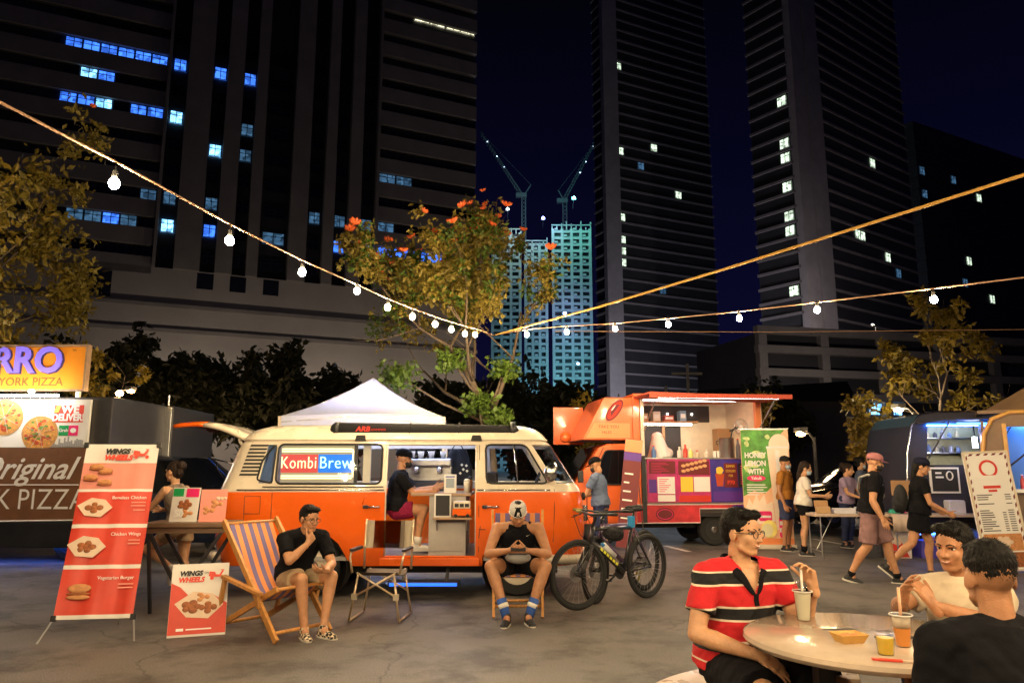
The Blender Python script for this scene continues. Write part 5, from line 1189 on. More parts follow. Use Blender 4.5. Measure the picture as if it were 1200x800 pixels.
# ---------------------------------------------------------------- chairs
mat('chair_wood', (.50, .23, .06), .5, var=.3, vs=7, stretch=(6, 6, 1), coat=.15); mat('stripe_orange', (.72, .27, .09), .85, bump=.2, bs=200); mat('stripe_violet', (.16, .13, .30), .85, bump=.2, bs=200)
def deck_chair(label, loc, rz, rec=0.):
    o = empty('deck_chair', loc, rz, label, 'chair'); w_ = .28
    for s_ in (-1, 1):
        MB().bar((s_*w_, -.55, .03), (s_*w_, .36, .98), .055, .03, (1, 0, 0)).build('back_rail', 'chair_wood', o, bevel=.004)
        MB().bar((s_*(w_-.05), .42, .03), (s_*(w_-.05), -.46, .44), .05, .028, (1, 0, 0)).build('seat_rail', 'chair_wood', o, bevel=.004)
        MB().bar((s_*(w_+.045), -.36, .40), (s_*(w_+.045), .24, .50), .05, .03).build('armrest', 'chair_wood', o, bevel=.004)
        MB().bar((s_*(w_+.045), .20, .50), (s_*(w_+.03), .32, .10), .04, .03, (1, 0, 0)).build('strut', 'chair_wood', o, bevel=.003)
        MB().bar((s_*(w_+.045), -.30, .40), (s_*(w_+.02), -.30, .28), .04, .03, (1, 0, 0)).build('arm_post', 'chair_wood', o, bevel=.003)
    for y, z in ((.345, .955), (-.50, .09)): MB().cyl((-w_, y, z), (w_, y, z), .016, n=10).build('crossbar', 'chair_wood', o, True)
    for y, z in ((-.45, .435), (.38, .06)): MB().cyl((-w_+.05, y, z), (w_-.05, y, z), .016, n=10).build('crossbar', 'chair_wood', o, True)
    pts = [(.345, .965), (.20, .74), (.04, .50), (-.12, .345), (-.28, .33), (-.45, .445)]; n_ = 10
    path = []
    for t in np.linspace(0, len(pts)-1, 22):
        i = min(int(t), len(pts)-2); f = t-i; a = [pts[max(0, min(len(pts)-1, i+k))] for k in (-1, 0, 1, 2)]
        path.append(tuple(.5*((2*a[1][c])+(-a[0][c]+a[2][c])*f+(2*a[0][c]-5*a[1][c]+4*a[2][c]-a[3][c])*f*f+(-a[0][c]+3*a[1][c]-3*a[2][c]+a[3][c])*f**3) for c in (0, 1)))
    for k in range(n_):
        x0 = -.23+.46*k/n_; x1 = -.23+.46*(k+1)/n_; mb = MB()
        for y, z in path: mb.v += [(x0, y, z), (x1, y, z), (x1, y+.004, z-.006), (x0, y+.004, z-.006)]
        mb.f = [(4*i+j, 4*i+(j+1) % 4, 4*i+4+(j+1) % 4, 4*i+4+j) for i in range(len(path)-1) for j in range(4)]
        mb.build('sling_stripe', 'stripe_orange' if k % 2 else 'stripe_violet', o, 'auto')
    return o
deck_chair('wooden deck chair with orange and violet striped sling beside the wings poster', (-2.24, 7.10, 0), R(52))
# upright folding chair under the man with the cap
wc = empty('folding_chair', (.06, 7.98, 0), 0, 'wooden folding chair with striped seat under the man with the cap', 'chair')
for s_ in (-1, 1):
    MB().bar((s_*.24, -.36, .02), (s_*.27, .22, 1.02), .045, .026, (1, 0, 0)).build('back_rail', 'chair_wood', wc, bevel=.003); MB().bar((s_*.20, .34, .02), (s_*.20, -.26, .42), .045, .026, (1, 0, 0)).build('seat_rail', 'chair_wood', wc, bevel=.003)
for k in range(9): MB().box(-.22+k*.049, -.22+(k+1)*.049, -.28, .12, .395, .405).build('seat_stripe', 'stripe_orange' if k % 2 else 'stripe_violet', wc)
for y, z in ((-.25, .395), (.12, .395), (-.30, .12), (.29, .07)): MB().cyl((-.24, y, z), (.24, y, z), .014, n=8).build('crossbar', 'chair_wood', wc, True)
for k in range(9): MB().box(-.24+k*.0533, -.24+(k+1)*.0533, .19, .20, .80, .99).build('back_stripe', 'stripe_orange' if k % 2 else 'stripe_violet', wc)
# camp chair
cc = empty('camp_chair', (-1.30, 7.72, 0), R(-6), 'empty folding camp chair with grey mesh back in front of the van', 'chair')
mat('camp_mesh', (.17, .13, .10), .85, bump=.3, bs=220); mat('camp_pale', (.42, .36, .27), .85, bump=.3, bs=200); mat('alu_gold', (.62, .48, .32), .35, .8)
def sheet(pts, w0, name, m, x0=-1, x1=1):
    mb = MB()
    for y, z in pts: mb.v += [(x0*w0, y, z), (x1*w0, y, z), (x1*w0, y+.003, z-.008), (x0*w0, y+.003, z-.008)]
    mb.f = [(4*i+j, 4*i+(j+1) % 4, 4*i+4+(j+1) % 4, 4*i+4+j) for i in range(len(pts)-1) for j in range(4)]; return mb.build(name, m, cc, True)
sheet([(-.26, .465), (-.15, .43), (0, .415), (.12, .42), (.20, .45)], .24, 'seat', 'camp_mesh')
bp_ = [(.20, .66), (.235, .76), (.245, .86), (.25, .93)]
def glass_mesh():
    m = glass('mesh_back', (.30, .24, .20), .0, .0); return m
glass_mesh()
sheet(bp_, .28, 'back_edge', 'camp_pale', -1, -.66); sheet(bp_, .28, 'back_mesh', 'mesh_back', -.658, .478); sheet(bp_, .28, 'back_panel', 'camp_mesh', .48, .658); sheet(bp_, .28, 'back_edge', 'camp_pale', .66, 1)
for s_ in (-1, 1):
    MB().tube([(s_*.285, .26, .94), (s_*.285, .21, .66), (s_*.28, .20, .45)], .013, 8).build('back_post', 'alu_gold', cc, True)
    MB().tube([(s_*.30, .18, .66), (s_*.305, -.22, .655), (s_*.30, -.27, .60), (s_*.27, -.27, .46)], .013, 8).build('arm_frame', 'alu_gold', cc, True)
    MB().box(s_*.30-.025, s_*.30+.025, -.24, .12, .66, .685).build('armrest', 'black_metal', cc, bevel=.01)
    MB().tube([(s_*.20, -.26, .46), (s_*.28, -.30, .02)], .013, 8).build('leg', 'alu_gold', cc, True); MB().tube([(s_*.20, .20, .45), (s_*.28, .24, .02)], .013, 8).build('leg', 'alu_gold', cc, True)
    MB().tube([(s_*.28, -.30, .02), (s_*.28, .24, .02)], .012, 8).build('foot_rail', 'alu_gold', cc, True)
    MB().tube([(s_*.22, -.265, .46), (-s_*.235, -.275, .24)], .011, 8).build('cross_brace', 'alu_gold', cc, True); MB().tube([(s_*.22, .205, .45), (-s_*.235, .215, .24)], .011, 8).build('cross_brace', 'alu_gold', cc, True)
    MB().box(s_*.235-.03, s_*.235+.03, -.30, -.25, .21, .27).build('hinge_block', 'camp_pale', cc, bevel=.005)

cc.scale = (.88, .9, 1.0)
# ---------------------------------------------------------------- bicycles
mat('frame_black', (.012, .013, .018), .3, coat=.8); mat('frame_violet', (.12, .07, .16), .3, coat=.8); mat('decal_yellow', (.75, .72, .05), .5); mat('bottle_clear', (.6, .6, .6), .3); mat('cable_blue', (.03, .2, .5), .5); mat('glove_olive', (.3, .26, .08), .8)
def bicycle(label, loc, rz, fm, steer, extras=True):
    b = empty('bicycle', loc, rz, label, 'bicycle', 'parked bicycles')
    r_ = .36; WB = 1.14      # local x: rear axle at 0, front axle at WB
    def whl(x, rot, name):
        w = empty(name, (x, 0, r_)); w.parent = b; w.rotation_euler = (0, 0, rot); T = M.Rotation(PI/2, 4, 'X')
        MB().tube([((r_-.026)*math.cos(t), 0, (r_-.026)*math.sin(t)) for t in np.linspace(0, 2*PI, 49)[:-1]], .027, 8, closed=True).build('tyre', 'tyre', w, True)
        MB().lathe([(r_-.072, -.012), (r_-.05, -.014), (r_-.05, .014), (r_-.072, .012)], 40).tf(T).build('rim', 'black_metal', w, 'auto') if 0 else MB().tube([((r_-.058)*math.cos(t), 0, (r_-.058)*math.sin(t)) for t in np.linspace(0, 2*PI, 41)[:-1]], .013, 6, closed=True).build('rim', 'black_metal', w, True)
        MB().cyl((0, -.05, 0), (0, .05, 0), .025, n=12).build('hub', 'black_metal', w, True)
        sp_ = MB()
        for i in range(24):
            t = 2*PI*i/24; s_ = (i % 2)*2-1; sp_.cyl((.025*math.cos(t+.8*s_), s_*.03, .025*math.sin(t+.8*s_)), ((r_-.06)*math.cos(t), 0, (r_-.06)*math.sin(t)), .0016, n=4, cap=False)
        sp_.build('spokes', 'steel', w); MB().lathe([(.025, -.001), (.085, -.001), (.085, .001), (.025, .001)], 24).tf(M.Translation((0, -.045, 0)) @ T).build('brake_disc', 'steel', w)
        return w
    whl(0, 0, 'rear_wheel')
    st_ = V((WB-.20, 0, .82)); hb_ = V((WB-.245, 0, .93)); bbk = V((.43, 0, .33)); stt = V((.27, 0, .80)); sad = V((.22, 0, .98)); axr = V((0, 0, r_)); axf = V((WB, 0, r_))
    hd2 = V((WB-.165, 0, .70))
    MB().tube([stt, lerp(stt, st_, .5), st_], .021, 10).build('top_tube', fm, b, True); MB().tube([bbk, hd2], .027, 10).build('down_tube', fm, b, True); MB().tube([bbk, stt], .019, 10).build('seat_tube', fm, b, True); MB().tube([hd2 - V((-.01, 0, .03)), st_ + V((-.01, 0, .03))], .026, 10).build('head_tube', fm, b, True)
    for s_ in (-1, 1): MB().tube([axr + V((0, s_*.06, 0)), bbk + V((-.05, s_*.04, 0))], .011, 8).build('chain_stay', fm, b, True); MB().tube([axr + V((0, s_*.06, 0)), stt + V((0, s_*.025, -.04))], .010, 8).build('seat_stay', fm, b, True)
    MB().tube([stt, sad], .014, 8).build('seat_post', 'black_metal', b, True)
    k = MB(); k.ell(sad + V((-.06, 0, .02)), (.10, .07, .025)); k.ell(sad + V((.10, 0, .025)), (.11, .025, .018)); link('saddle', remesh(k, .008, 3), 'black_fabric', b, True)
    # steering group
    sg_ = empty('steering', tuple(hd2)); sg_.parent = b; sg_.rotation_euler = (0, 0, steer); O = hd2
    for s_ in (-1, 1):
        MB().tube([V((.02, s_*.055, -.06)), V((.09, s_*.055, -.2))], .019, 8).tube([V((.09, s_*.055, -.2)), axf - O + V((0, s_*.055, 0))], .022, 8).build('fork_leg', 'black_metal', sg_, True)
    MB().tube([V((.02, -.055, -.06)), V((.02, .055, -.06))], .022, 8).build('fork_crown', 'black_metal', sg_, True)
    MB().tube([V((-.02, 0, .14)), hb_ - O + V((0, 0, .02)), hb_ - O + V((.07, 0, .04))], .017, 8).build('stem', 'black_metal', sg_, True)
    c_ = hb_ - O + V((.07, 0, .04))
    MB().tube([c_ + V((-.07, -.37, .02)), c_ + V((-.02, -.15, .015)), c_, c_ + V((-.02, .15, .015)), c_ + V((-.07, .37, .02))], .013, 8).build('handlebar', 'black_metal', sg_, True)
    for s_ in (-1, 1):
        MB().tube([c_ + V((-.045, s_*.25, .018)), c_ + V((-.07, s_*.37, .02))], .018, 8).build('grip', 'rubber' if s_ > 0 else 'glove_olive', sg_, True); MB().tube([c_ + V((-.02, s_*.2, .01)), c_ + V((.05, s_*.24, -.03)), c_ + V((.03, s_*.33, -.04))], .006, 5).build('brake_lever', 'black_metal', sg_, True)
        MB().tube([c_ + V((.0, s_*.18, .0)), c_ + V((.14, s_*.12, -.02)), c_ + V((.12, s_*.04, -.2)), V((.03, s_*.02, -.02))], .004, 5).build('cable', 'rubber', sg_, True)
    w2 = whl(0, 0, 'front_wheel'); w2.parent = sg_; w2.location = axf - O
    # drive
    T = M.Rotation(PI/2, 4, 'X'); MB().lathe([(.02, -.003), (.085, -.003), (.085, .003), (.02, .003)], 24).tf(M.Translation(bbk + V((0, -.05, 0))) @ T).build('chainring', 'black_metal', b, 'auto'); MB().lathe([(.02, -.02), (.075, -.003), (.03, .02)], 20).tf(M.Translation(axr + V((0, -.05, 0))) @ T).build('cassette', 'steel', b, 'auto')
    MB().tube([bbk + V((-.02, -.052, .085)), axr + V((.02, -.052, .07)), axr + V((-.06, -.052, 0)), axr + V((.03, -.052, -.1)), bbk + V((0, -.052, -.085))], .005, 5).build('chain', 'steel', b)
    MB().tube([axr + V((0, -.06, 0)), axr + V((.04, -.065, -.07)), axr + V((.09, -.065, -.17))], .012, 6).build('derailleur', 'glove_olive', b, True)
    for s_, a in ((-1, -.6), (1, 2.54)):
        e = bbk + V((.17*math.cos(a), s_*.09, .17*math.sin(a))); MB().tube([bbk + V((0, s_*.06, 0)), e], .011, 6).build('crank', 'black_metal', b, True); MB().box(e.x-.045, e.x+.045, e.y + (0 if s_ > 0 else -.09), e.y + (.09 if s_ > 0 else 0), e.z-.01, e.z+.01).build('pedal', 'black_metal', b, bevel=.003)
    if extras:
        dd = (hd2-bbk).normalized(); a_ = -math.atan2(dd.z, dd.x); p = lerp(bbk, hd2, .52) + V((0, -.030, 0))
        for s_ in (-1, 1):
            TT2 = M.Translation(lerp(bbk, hd2, .5) + V((0, s_*.0285, 0))) @ M.Rotation(a_, 4, 'Y')
            for q in range(6): MB().box(-.17+q*.06, -.13+q*.06, -.001, .001, -.014, .014).tf(TT2).build('frame_lettering', 'decal_yellow', b)
        p0 = lerp(bbk, hd2, .35) + V((-.03, 0, .05)); p1 = lerp(bbk, hd2, .68) + V((-.035, 0, .055)); MB().cyl(p0, p1, .036, n=14).build('water_bottle', 'bottle_clear', b, True); MB().cyl(p1, p1 + (p1-p0).normalized()*.03, .02, n=10).build('bottle_cap', 'cable_blue', b, True)
        k = MB(); k.ell((.62, .02, .76), (.15, .09, .075)); k.ell((.55, .0, .73), (.1, .085, .06)); link('helmet', ruffle(remesh(k, .009, 3), .008, 60), 'black_fabric', b, True)
        MB().box(.235, .305, -.03, .03, .80, .93).build('seat_bag', mat('bag_blue', (.03, .28, .6), .7), b, bevel=.012)
    return b
ang = math.atan2(8.06-8.86, .70-1.56)
bicycle('black mountain bicycle with yellow frame lettering parked beside the van nose', (1.56, 8.86, 0), ang, 'frame_black', R(-14))
bicycle('violet bicycle mostly hidden behind the black mountain bicycle', (1.62, 9.38, 0), ang + R(8), 'frame_violet', R(10), False)

# ---------------------------------------------------------------- round table, benches and what stands on it
mat('table_resin', (.50, .40, .31), .2, var=.14, vs=5, coat=.5); mat('bench_resin', (.55, .40, .27), .28, var=.12, vs=5, coat=.4)
RT = (1.56, 3.40)
rt = empty('round_table', (*RT, 0), 0, 'round glossy tan table with attached benches in front', 'table')
MB().lathe([(.02, .70), (.49, .70), (.518, .708), (.53, .725), (.526, .742), (.512, .75), (.02, .75)], 64).build('table_top', 'table_resin', rt, 'auto')
for a in (20, 110, 200, 290):
    c_, s_ = math.cos(R(a)), math.sin(R(a)); MB().bar((.26*c_, .26*s_, 0), (.26*c_, .26*s_, .70), .07).build('leg', 'black_metal', rt); MB().bar((.26*c_, .26*s_, .12), (.88*c_, .88*s_, .12), .05).build('bench_arm', 'black_metal', rt); MB().bar((.88*c_, .88*s_, 0), (.88*c_, .88*s_, .34), .05).build('bench_leg', 'black_metal', rt)
for a0, a1 in ((70, 168), (-40, 45), (215, 310)):
    mb = MB(); n_ = 18; pr_ = [(.70, .34), (.70, .375), (.715, .39), (1.03, .39), (1.045, .375), (1.045, .34)]
    for i in range(n_+1):
        t = R(a0+(a1-a0)*i/n_)
        for q, z in pr_: mb.v.append((q*math.cos(t), q*math.sin(t), z))
    m_ = len(pr_); mb.f = [(i*m_+j, i*m_+(j+1) % m_, (i+1)*m_+(j+1) % m_, (i+1)*m_+j) for i in range(n_) for j in range(m_)] + [tuple(range(m_)), tuple(range(n_*m_, n_*m_+m_))]
    mb.build('bench', 'bench_resin', rt, 'auto')
disc(MB(), (0, 0), .07, .012, -.0008, .0008, 20, .3).tf(M.Translation((-.07, .12, .7515)) @ M.Rotation(PI/2, 4, 'X')).build('table_mark', 'print_black', rt)
glass('plastic_cup', (.96, .96, .94), .15); mat('drink_white', (.62, .58, .45), .4); mat('drink_orange', (.75, .28, .06), .4); mat('drink_yellow', (.75, .5, .06), .35); mat('straw_white', (.75, .72, .68), .5); mat('straw_peach', (.75, .42, .26), .5); mat('ice_foam', (.6, .5, .4), .6, var=.2, vs=40)
def cup(x, y, label, dm, fill, h_, r0, r1, dome=True, straw=None, name='drink_cup'):
    o = empty(name, (x, y, .751), 0, label, 'cup')
    MB().lathe([(r0, 0), (r0+.001, .003)] + [(r0+(r1-r0)*t, h_*t) for t in np.linspace(.05, 1, 6)], 24).build('cup_wall', 'plastic_cup', o, 'auto'); q = r0+(r1-r0)*fill
    MB().lathe([(r0-.003, .004), (q-.003, h_*fill), (.005, h_*fill+.001)], 24).build('drink', dm, o, 'auto')
    if dome:
        MB().lathe([(r1+.004, h_), (r1+.004, h_+.006), (r1-.004, h_+.02), (r1*.7, h_+.038), (r1*.3, h_+.046)], 24).build('dome_lid', 'plastic_cup', o, True); MB().tube([((r1+.003)*math.cos(t), (r1+.003)*math.sin(t), h_) for t in np.linspace(0, 2*PI, 25)[:-1]], .003, 5, closed=True).build('lid_rim', 'straw_white', o, True)
    if fill < .85 and dome: MB().lathe([(q-.004, h_*fill+.002), (r1-.006, h_-.01), (.01, h_-.006)], 20).build('ice', 'ice_foam', o, True)
    if straw: MB().cyl((0, 0, h_*.3), (.004, .01, h_+.105), .006, n=10).build('straw', straw, o, True)
    return o
cup(1.40, 3.72, 'tall plastic cup of pale drink with white straw near the striped shirt man', 'drink_white', .93, .135, .030, .042, straw='straw_white'); cup(1.60, 3.19, 'plastic cup of orange drink with peach straw in the middle of the table', 'drink_orange', .58, .125, .028, .041, straw='straw_peach'); cup(1.465, 3.06, 'short open cup of yellow juice on the round table', 'drink_yellow', .75, .085, .029, .036, False)
mat('tray_paper', (.66, .38, .10), .7, var=.15)
def food_tray(x, y, rz, label):
    o = empty('food_tray', (x, y, .751), rz, label, 'tray'); mb = MB(); vs = []
    for z, a, b_ in ((0, .045, .032), (.035, .062, .048)): mb.v += [(-a, -b_, z), (a, -b_, z), (a, b_, z), (-a, b_, z)]
    mb.f = [(0, 1, 2, 3), (0, 1, 5, 4), (1, 2, 6, 5), (2, 3, 7, 6), (3, 0, 4, 7)]; me = eval_mesh(mb.mesh(), [('SOLIDIFY', dict(thickness=.002))]); me.materials.clear(); link('tray_shell', me, 'tray_paper', o)
    for k in range(3): MB().ell((-.025+k*.025, .01*(k % 2), .022), (.02, .016, .014), nu=10, nv=6).build('food_piece', 'food_bun', o, True)
food_tray(1.415, 3.27, R(10), 'open paper food tray beside the yellow juice'); food_tray(1.67, 3.00, R(30), 'open paper food tray near the black T-shirt man')
cs = empty('chopsticks', (1.45, 2.95, .752), R(-18), 'chopsticks in a red paper sleeve on the round table', 'chopsticks')
MB().box(-.085, .02, -.012, .012, .0, .006).build('paper_sleeve', 'print_scarlet', cs, bevel=.001); MB().box(.02, .11, -.009, -.001, .0005, .0055).build('stick', 'paper_cream', cs); MB().box(.02, .11, .001, .009, .0005, .0055).build('stick', 'paper_cream', cs)
np_ = empty('napkin', (1.60, 2.945, .751), R(25), 'folded yellow napkin near the table edge', 'napkin'); MB().box(-.045, .045, -.02, .02, 0, .008).build('fold', 'print_yellow', np_, bevel=.002); MB().box(-.04, .04, -.017, .017, .0082, .013).build('fold', 'print_yellow', np_, bevel=.002)
pp = empty('phone', (1.64, 3.34, .751), R(20), 'dark phone lying beside the orange drink', 'phone'); MB().box(-.075, .075, -.037, .037, 0, .008).build('case', 'card_black', pp, bevel=.003); MB().box(-.07, .07, -.033, .033, .0082, .009).build('screen', 'car_glass', pp)

# ---------------------------------------------------------------- folding tables on the right, their goods, and the leaning menu board
mat('plastic_pale', (.58, .45, .36), .5, var=.08); mat('cardboard', (.42, .24, .11), .8, var=.1)
def folding_table(x, y, rz, label, L=1.2):
    o = empty('folding_table', (x, y, 0), rz, label, 'table', 'folding tables')
    MB().box(0, L, -.32, .32, .68, .725).build('table_top', 'plastic_pale', o, bevel=.01)
    for px in (.10, L-.10):
        for py in (-.26, .26): MB().cyl((px, py, 0), (px, py, .68), .014, n=8).build('leg', 'steel', o)
        MB().cyl((px, -.26, .12), (px, .26, .12), .01, n=8).build('leg_tie', 'steel', o); MB().cyl((px, 0, .12), (px+(.3 if px < .5 else -.3), 0, .66), .009, n=6).build('brace', 'steel', o)
    return o
folding_table(4.98, 12.75, R(-2), 'folding table with trays nearest the green banner'); folding_table(6.20, 12.70, R(-3), 'folding table in front of the black trailer', 1.5)
tc_ = empty('table_cloth', (6.22, 12.36, 0), R(-3), 'pale cloth hanging from the folding table by the black trailer', 'cloth'); mb = MB()
for i in range(11):
    for z in (.728, .45): mb.v.append((-.02+.34*i/10, -.01+.015*math.sin(i*1.7)*(z < .6), z))
mb.f = [(2*i, 2*i+1, 2*i+3, 2*i+2) for i in range(10)]; me = eval_mesh(mb.mesh(), [('SOLIDIFY', dict(thickness=.006))]); me.materials.clear(); link('drape', me, 'plastic_pale', tc_, True)
goods = [(5.18, .22, .10, .10, (.5, .32, .16), 'open cardboard box on the folding table beside the girl'), (5.52, .34, .18, .07, (.62, .62, .68), 'clear lilac food tray on the folding table'), (5.86, .26, .18, .09, (.55, .58, .68), 'second clear food tray beside the lilac one'), (6.46, .16, .12, .08, (.7, .08, .25), 'pink packet on the folding table by the trailer'), (6.40, .2, .14, .045, (.04, .4, .3), 'flat green packet on the folding table by the trailer'), (6.62, .12, .12, .24, (.62, .66, .6), 'pale tall carton behind the pink packet'), (7.38, .26, .2, .2, (.62, .62, .72), 'white cool box at the trailer end of the folding tables')]
for i, (x, w_, d_, h_, c_, lb_) in enumerate(goods):
    o = empty('packet' if i > 2 else 'food_box', (x, 12.62, .726), R(random.uniform(-8, 8)), lb_, 'box'); MB().box(-w_/2, w_/2, -d_/2, d_/2, 0, h_).build('box_body', mat('goods%d' % i, c_, .5, var=.1), o, bevel=.008); MB().box(-w_/2+.01, w_/2-.01, -d_/2+.01, d_/2-.01, h_+.001, h_+.014).build('lid', mat('goods_lid%d' % i, tuple(min(1, v*1.15) for v in c_), .4), o, bevel=.004)
    if i == 0: MB().box(-w_/2, w_/2, d_/2-.01, d_/2+.005, h_, h_+.12).tf(M.Rotation(R(-12), 4, 'X')).build('flap', 'cardboard', o)
cbx = empty('cardboard_sign', (6.42, 12.45, .726), R(4), 'brown cardboard sign standing on the folding table', 'sign'); MB().box(-.16, .16, -.01, .01, .30, .54).build('panel', 'cardboard', cbx); MB().bar((0, .0, 0), (0, .0, .3), .02).build('stand', 'black_metal', cbx); MB().box(-.1, .1, -.06, .06, 0, .01).build('base', 'black_metal', cbx)
under = [(6.40, .42, .3, .42, (.62, .55, .5), 'white printed box with red motif under the folding table'), (6.95, .34, .3, .26, (.10, .08, .45), 'blue violet crate under the folding table'), (7.15, .3, .28, .32, (.5, .25, .25), 'pinkish bag under the folding table'), (5.95, .3, .3, .3, (.05, .05, .06), 'black box in the shade under the folding table')]
for i, (x, w_, d_, h_, c_, lb_) in enumerate(under):
    o = empty('storage_box', (x, 12.78, 0), R(3*i-4), lb_, 'box'); MB().box(-w_/2, w_/2, -d_/2, d_/2, 0, h_).build('box_body', mat('under%d' % i, c_, .55, var=.15), o, bevel=.02 if i == 2 else .006)
    MB().box(-w_/2-.01, w_/2+.01, -d_/2-.01, d_/2+.01, h_, h_+.025).build('lid', mat('underlid%d' % i, tuple(v*.8 for v in c_), .5), o, bevel=.005)
    if i == 0: MB().prism([(-.17, .02), (.17, .02), (.06, .26), (.0, .2), (-.08, .24)], -d_/2-.006, -d_/2-.001).build('printed_motif', 'print_red', o); disc(MB(), (.0, .28), .06, .07, -d_/2-.01, -d_/2-.006).build('printed_motif', 'paper_cream', o)
mb_ = empty('menu_board', (6.84, 11.02, 0), R(-6), 'white framed menu board leaning in front of the black trailer', 'sign')
TM = M.Rotation(R(-7.5), 4, 'X') @ M.Rotation(R(-2.5), 4, 'Y')
MB().box(-.02, .62, .0, .03, .0, 1.72).tf(TM).build('board', 'letter_white', mb_); 
for x0, x1, z0, z1 in ((-.02, .62, 1.69, 1.72), (-.02, .62, 0, .03), (-.02, .01, .03, 1.69), (.59, .62, .03, 1.69)): MB().box(x0, x1, -.012, .0, z0, z1).tf(TM).build('frame', 'paint_cream', mb_)
bd = MB()
for i in range(14):
    z = .06+i*.117; bd.prism([(.012, z), (.035, z+.03), (.035, z+.085), (.012, z+.055)], -.004, -.001); bd.prism([(.565, z), (.588, z+.03), (.588, z+.085), (.565, z+.055)], -.004, -.001)
for i in range(5): x = .05+i*.11; bd.prism([(x, 1.655), (x+.05, 1.655), (x+.08, 1.685), (x+.03, 1.685)], -.004, -.001)
tag(bd.tf(TM).build('printed_border', 'print_maroon', mb_), kind='stuff')
disc(MB(), (.30, 1.46), .13, .13, -.005, -.001).tf(TM).build('printed_emblem', 'print_red', mb_); disc(MB(), (.30, 1.46), .095, .095, -.008, -.005).tf(TM).build('printed_emblem', 'letter_white', mb_); MB().prism([(.13, 1.30), (.47, 1.30), (.50, 1.36), (.10, 1.36)], -.011, -.008).tf(TM).build('printed_ribbon', 'letter_white', mb_)
MB().box(.18, .42, -.005, -.001, 1.17, 1.21).tf(TM).build('printed_heading', 'print_red', mb_); MB().box(.24, .36, -.005, -.001, 1.12, 1.15).tf(TM).build('printed_heading', 'print_red', mb_)
pl_ = MB(); random.seed(77)
for i in range(17):
    z = 1.07-i*.032
    if i in (3, 5, 6): continue
    w_ = random.uniform(.12, .24); pl_.box(.06, .06+w_, -.004, -.001, z, z+.013); pl_.box(.45, .53, -.004, -.001, z, z+.012)
    if i > 7: pl_.box(.37, .42, -.004, -.001, z, z+.012)
tag(pl_.tf(TM).build('printed_lines', 'print_black', mb_), kind='stuff')
MB().box(.04, .56, -.004, -.001, .28, .52).tf(TM).build('printed_photo', 'food_bun', mb_); nuggets(.3, .40, 7, .09, mb_, TM, 'paper_cream', -.006, 21); MB().box(.04, .56, -.004, -.001, .05, .26).tf(TM).build('printed_photo', 'food_brown', mb_)
MB().bar((.12, .24, 1.4), (.3, .85, 0), .03).build('rear_strut', 'paint_cream', mb_)

from mathutils.bvhtree import BVHTree
# ---------------------------------------------------------------- people
def skinmat(name, c): return mat(name, c, .52, var=.16, vs=22, bump=.16, bs=140, sss=.12)
mat('cap_grey', (.5, .48, .45), .9); skinmat('skin_a', (.50, .245, .125)); skinmat('skin_b', (.41, .19, .092)); skinmat('skin_c', (.55, .295, .16))
mat('hair_black', (.007, .006, .0055), .6, spec=.2, bump=.7, bs=70, stretch=(1, 1, .25)); mat('hair_brown', (.022, .013, .009), .6, spec=.2, bump=.7, bs=70, stretch=(1, 1, .25))
mat('eye_white', (.7, .67, .62), .3); mat('eye_dark', (.012, .008, .006), .2); mat('lip', (.38, .13, .09), .5); mat('teeth', (.75, .7, .62), .4); mat('glasses_black', (.01, .01, .01), .3)
mat('cloth_black', (.007, .007, .009), .92, bump=.35, bs=22); mat('cloth_navy', (.012, .013, .03), .92, bump=.35, bs=22); mat('cloth_cream', (.62, .52, .38), .9, bump=.35, bs=22); mat('cloth_khaki', (.36, .26, .16), .92, bump=.35, bs=22); mat('cloth_mauve', (.24, .14, .14), .92, bump=.35, bs=22)
mat('cloth_blue_grey', (.13, .17, .27), .92, bump=.35, bs=22); mat('cloth_white', (.68, .64, .58), .9, bump=.35, bs=22); mat('cloth_ochre', (.36, .15, .03), .9, bump=.35, bs=22); mat('cloth_maroon', (.22, .015, .05), .9, bump=.35, bs=22); mat('cloth_taupe', (.22, .17, .13), .9, bump=.35, bs=22); mat('cloth_lilac', (.34, .26, .40), .9); mat('cap_rose', (.33, .13, .14), .9, bump=.3, bs=50); mat('cloth_denim', (.04, .05, .11), .9, bump=.3, bs=40)
mat('shoe_black', (.015, .015, .017), .6); mat('shoe_white', (.68, .65, .6), .6); mat('sole_white', (.6, .57, .5), .7); mat('sock_blue', (.03, .09, .35), .9); mat('sock_white', (.7, .67, .6), .9); mat('mask_black', (.015, .015, .015), .8); mat('mask_blue', (.35, .47, .60), .8)
for k_, m_ in MAT.items():
    if k_.startswith('cloth_'): m_.node_tree.nodes['Principled BSDF'].inputs['Specular IOR Level'].default_value = .12
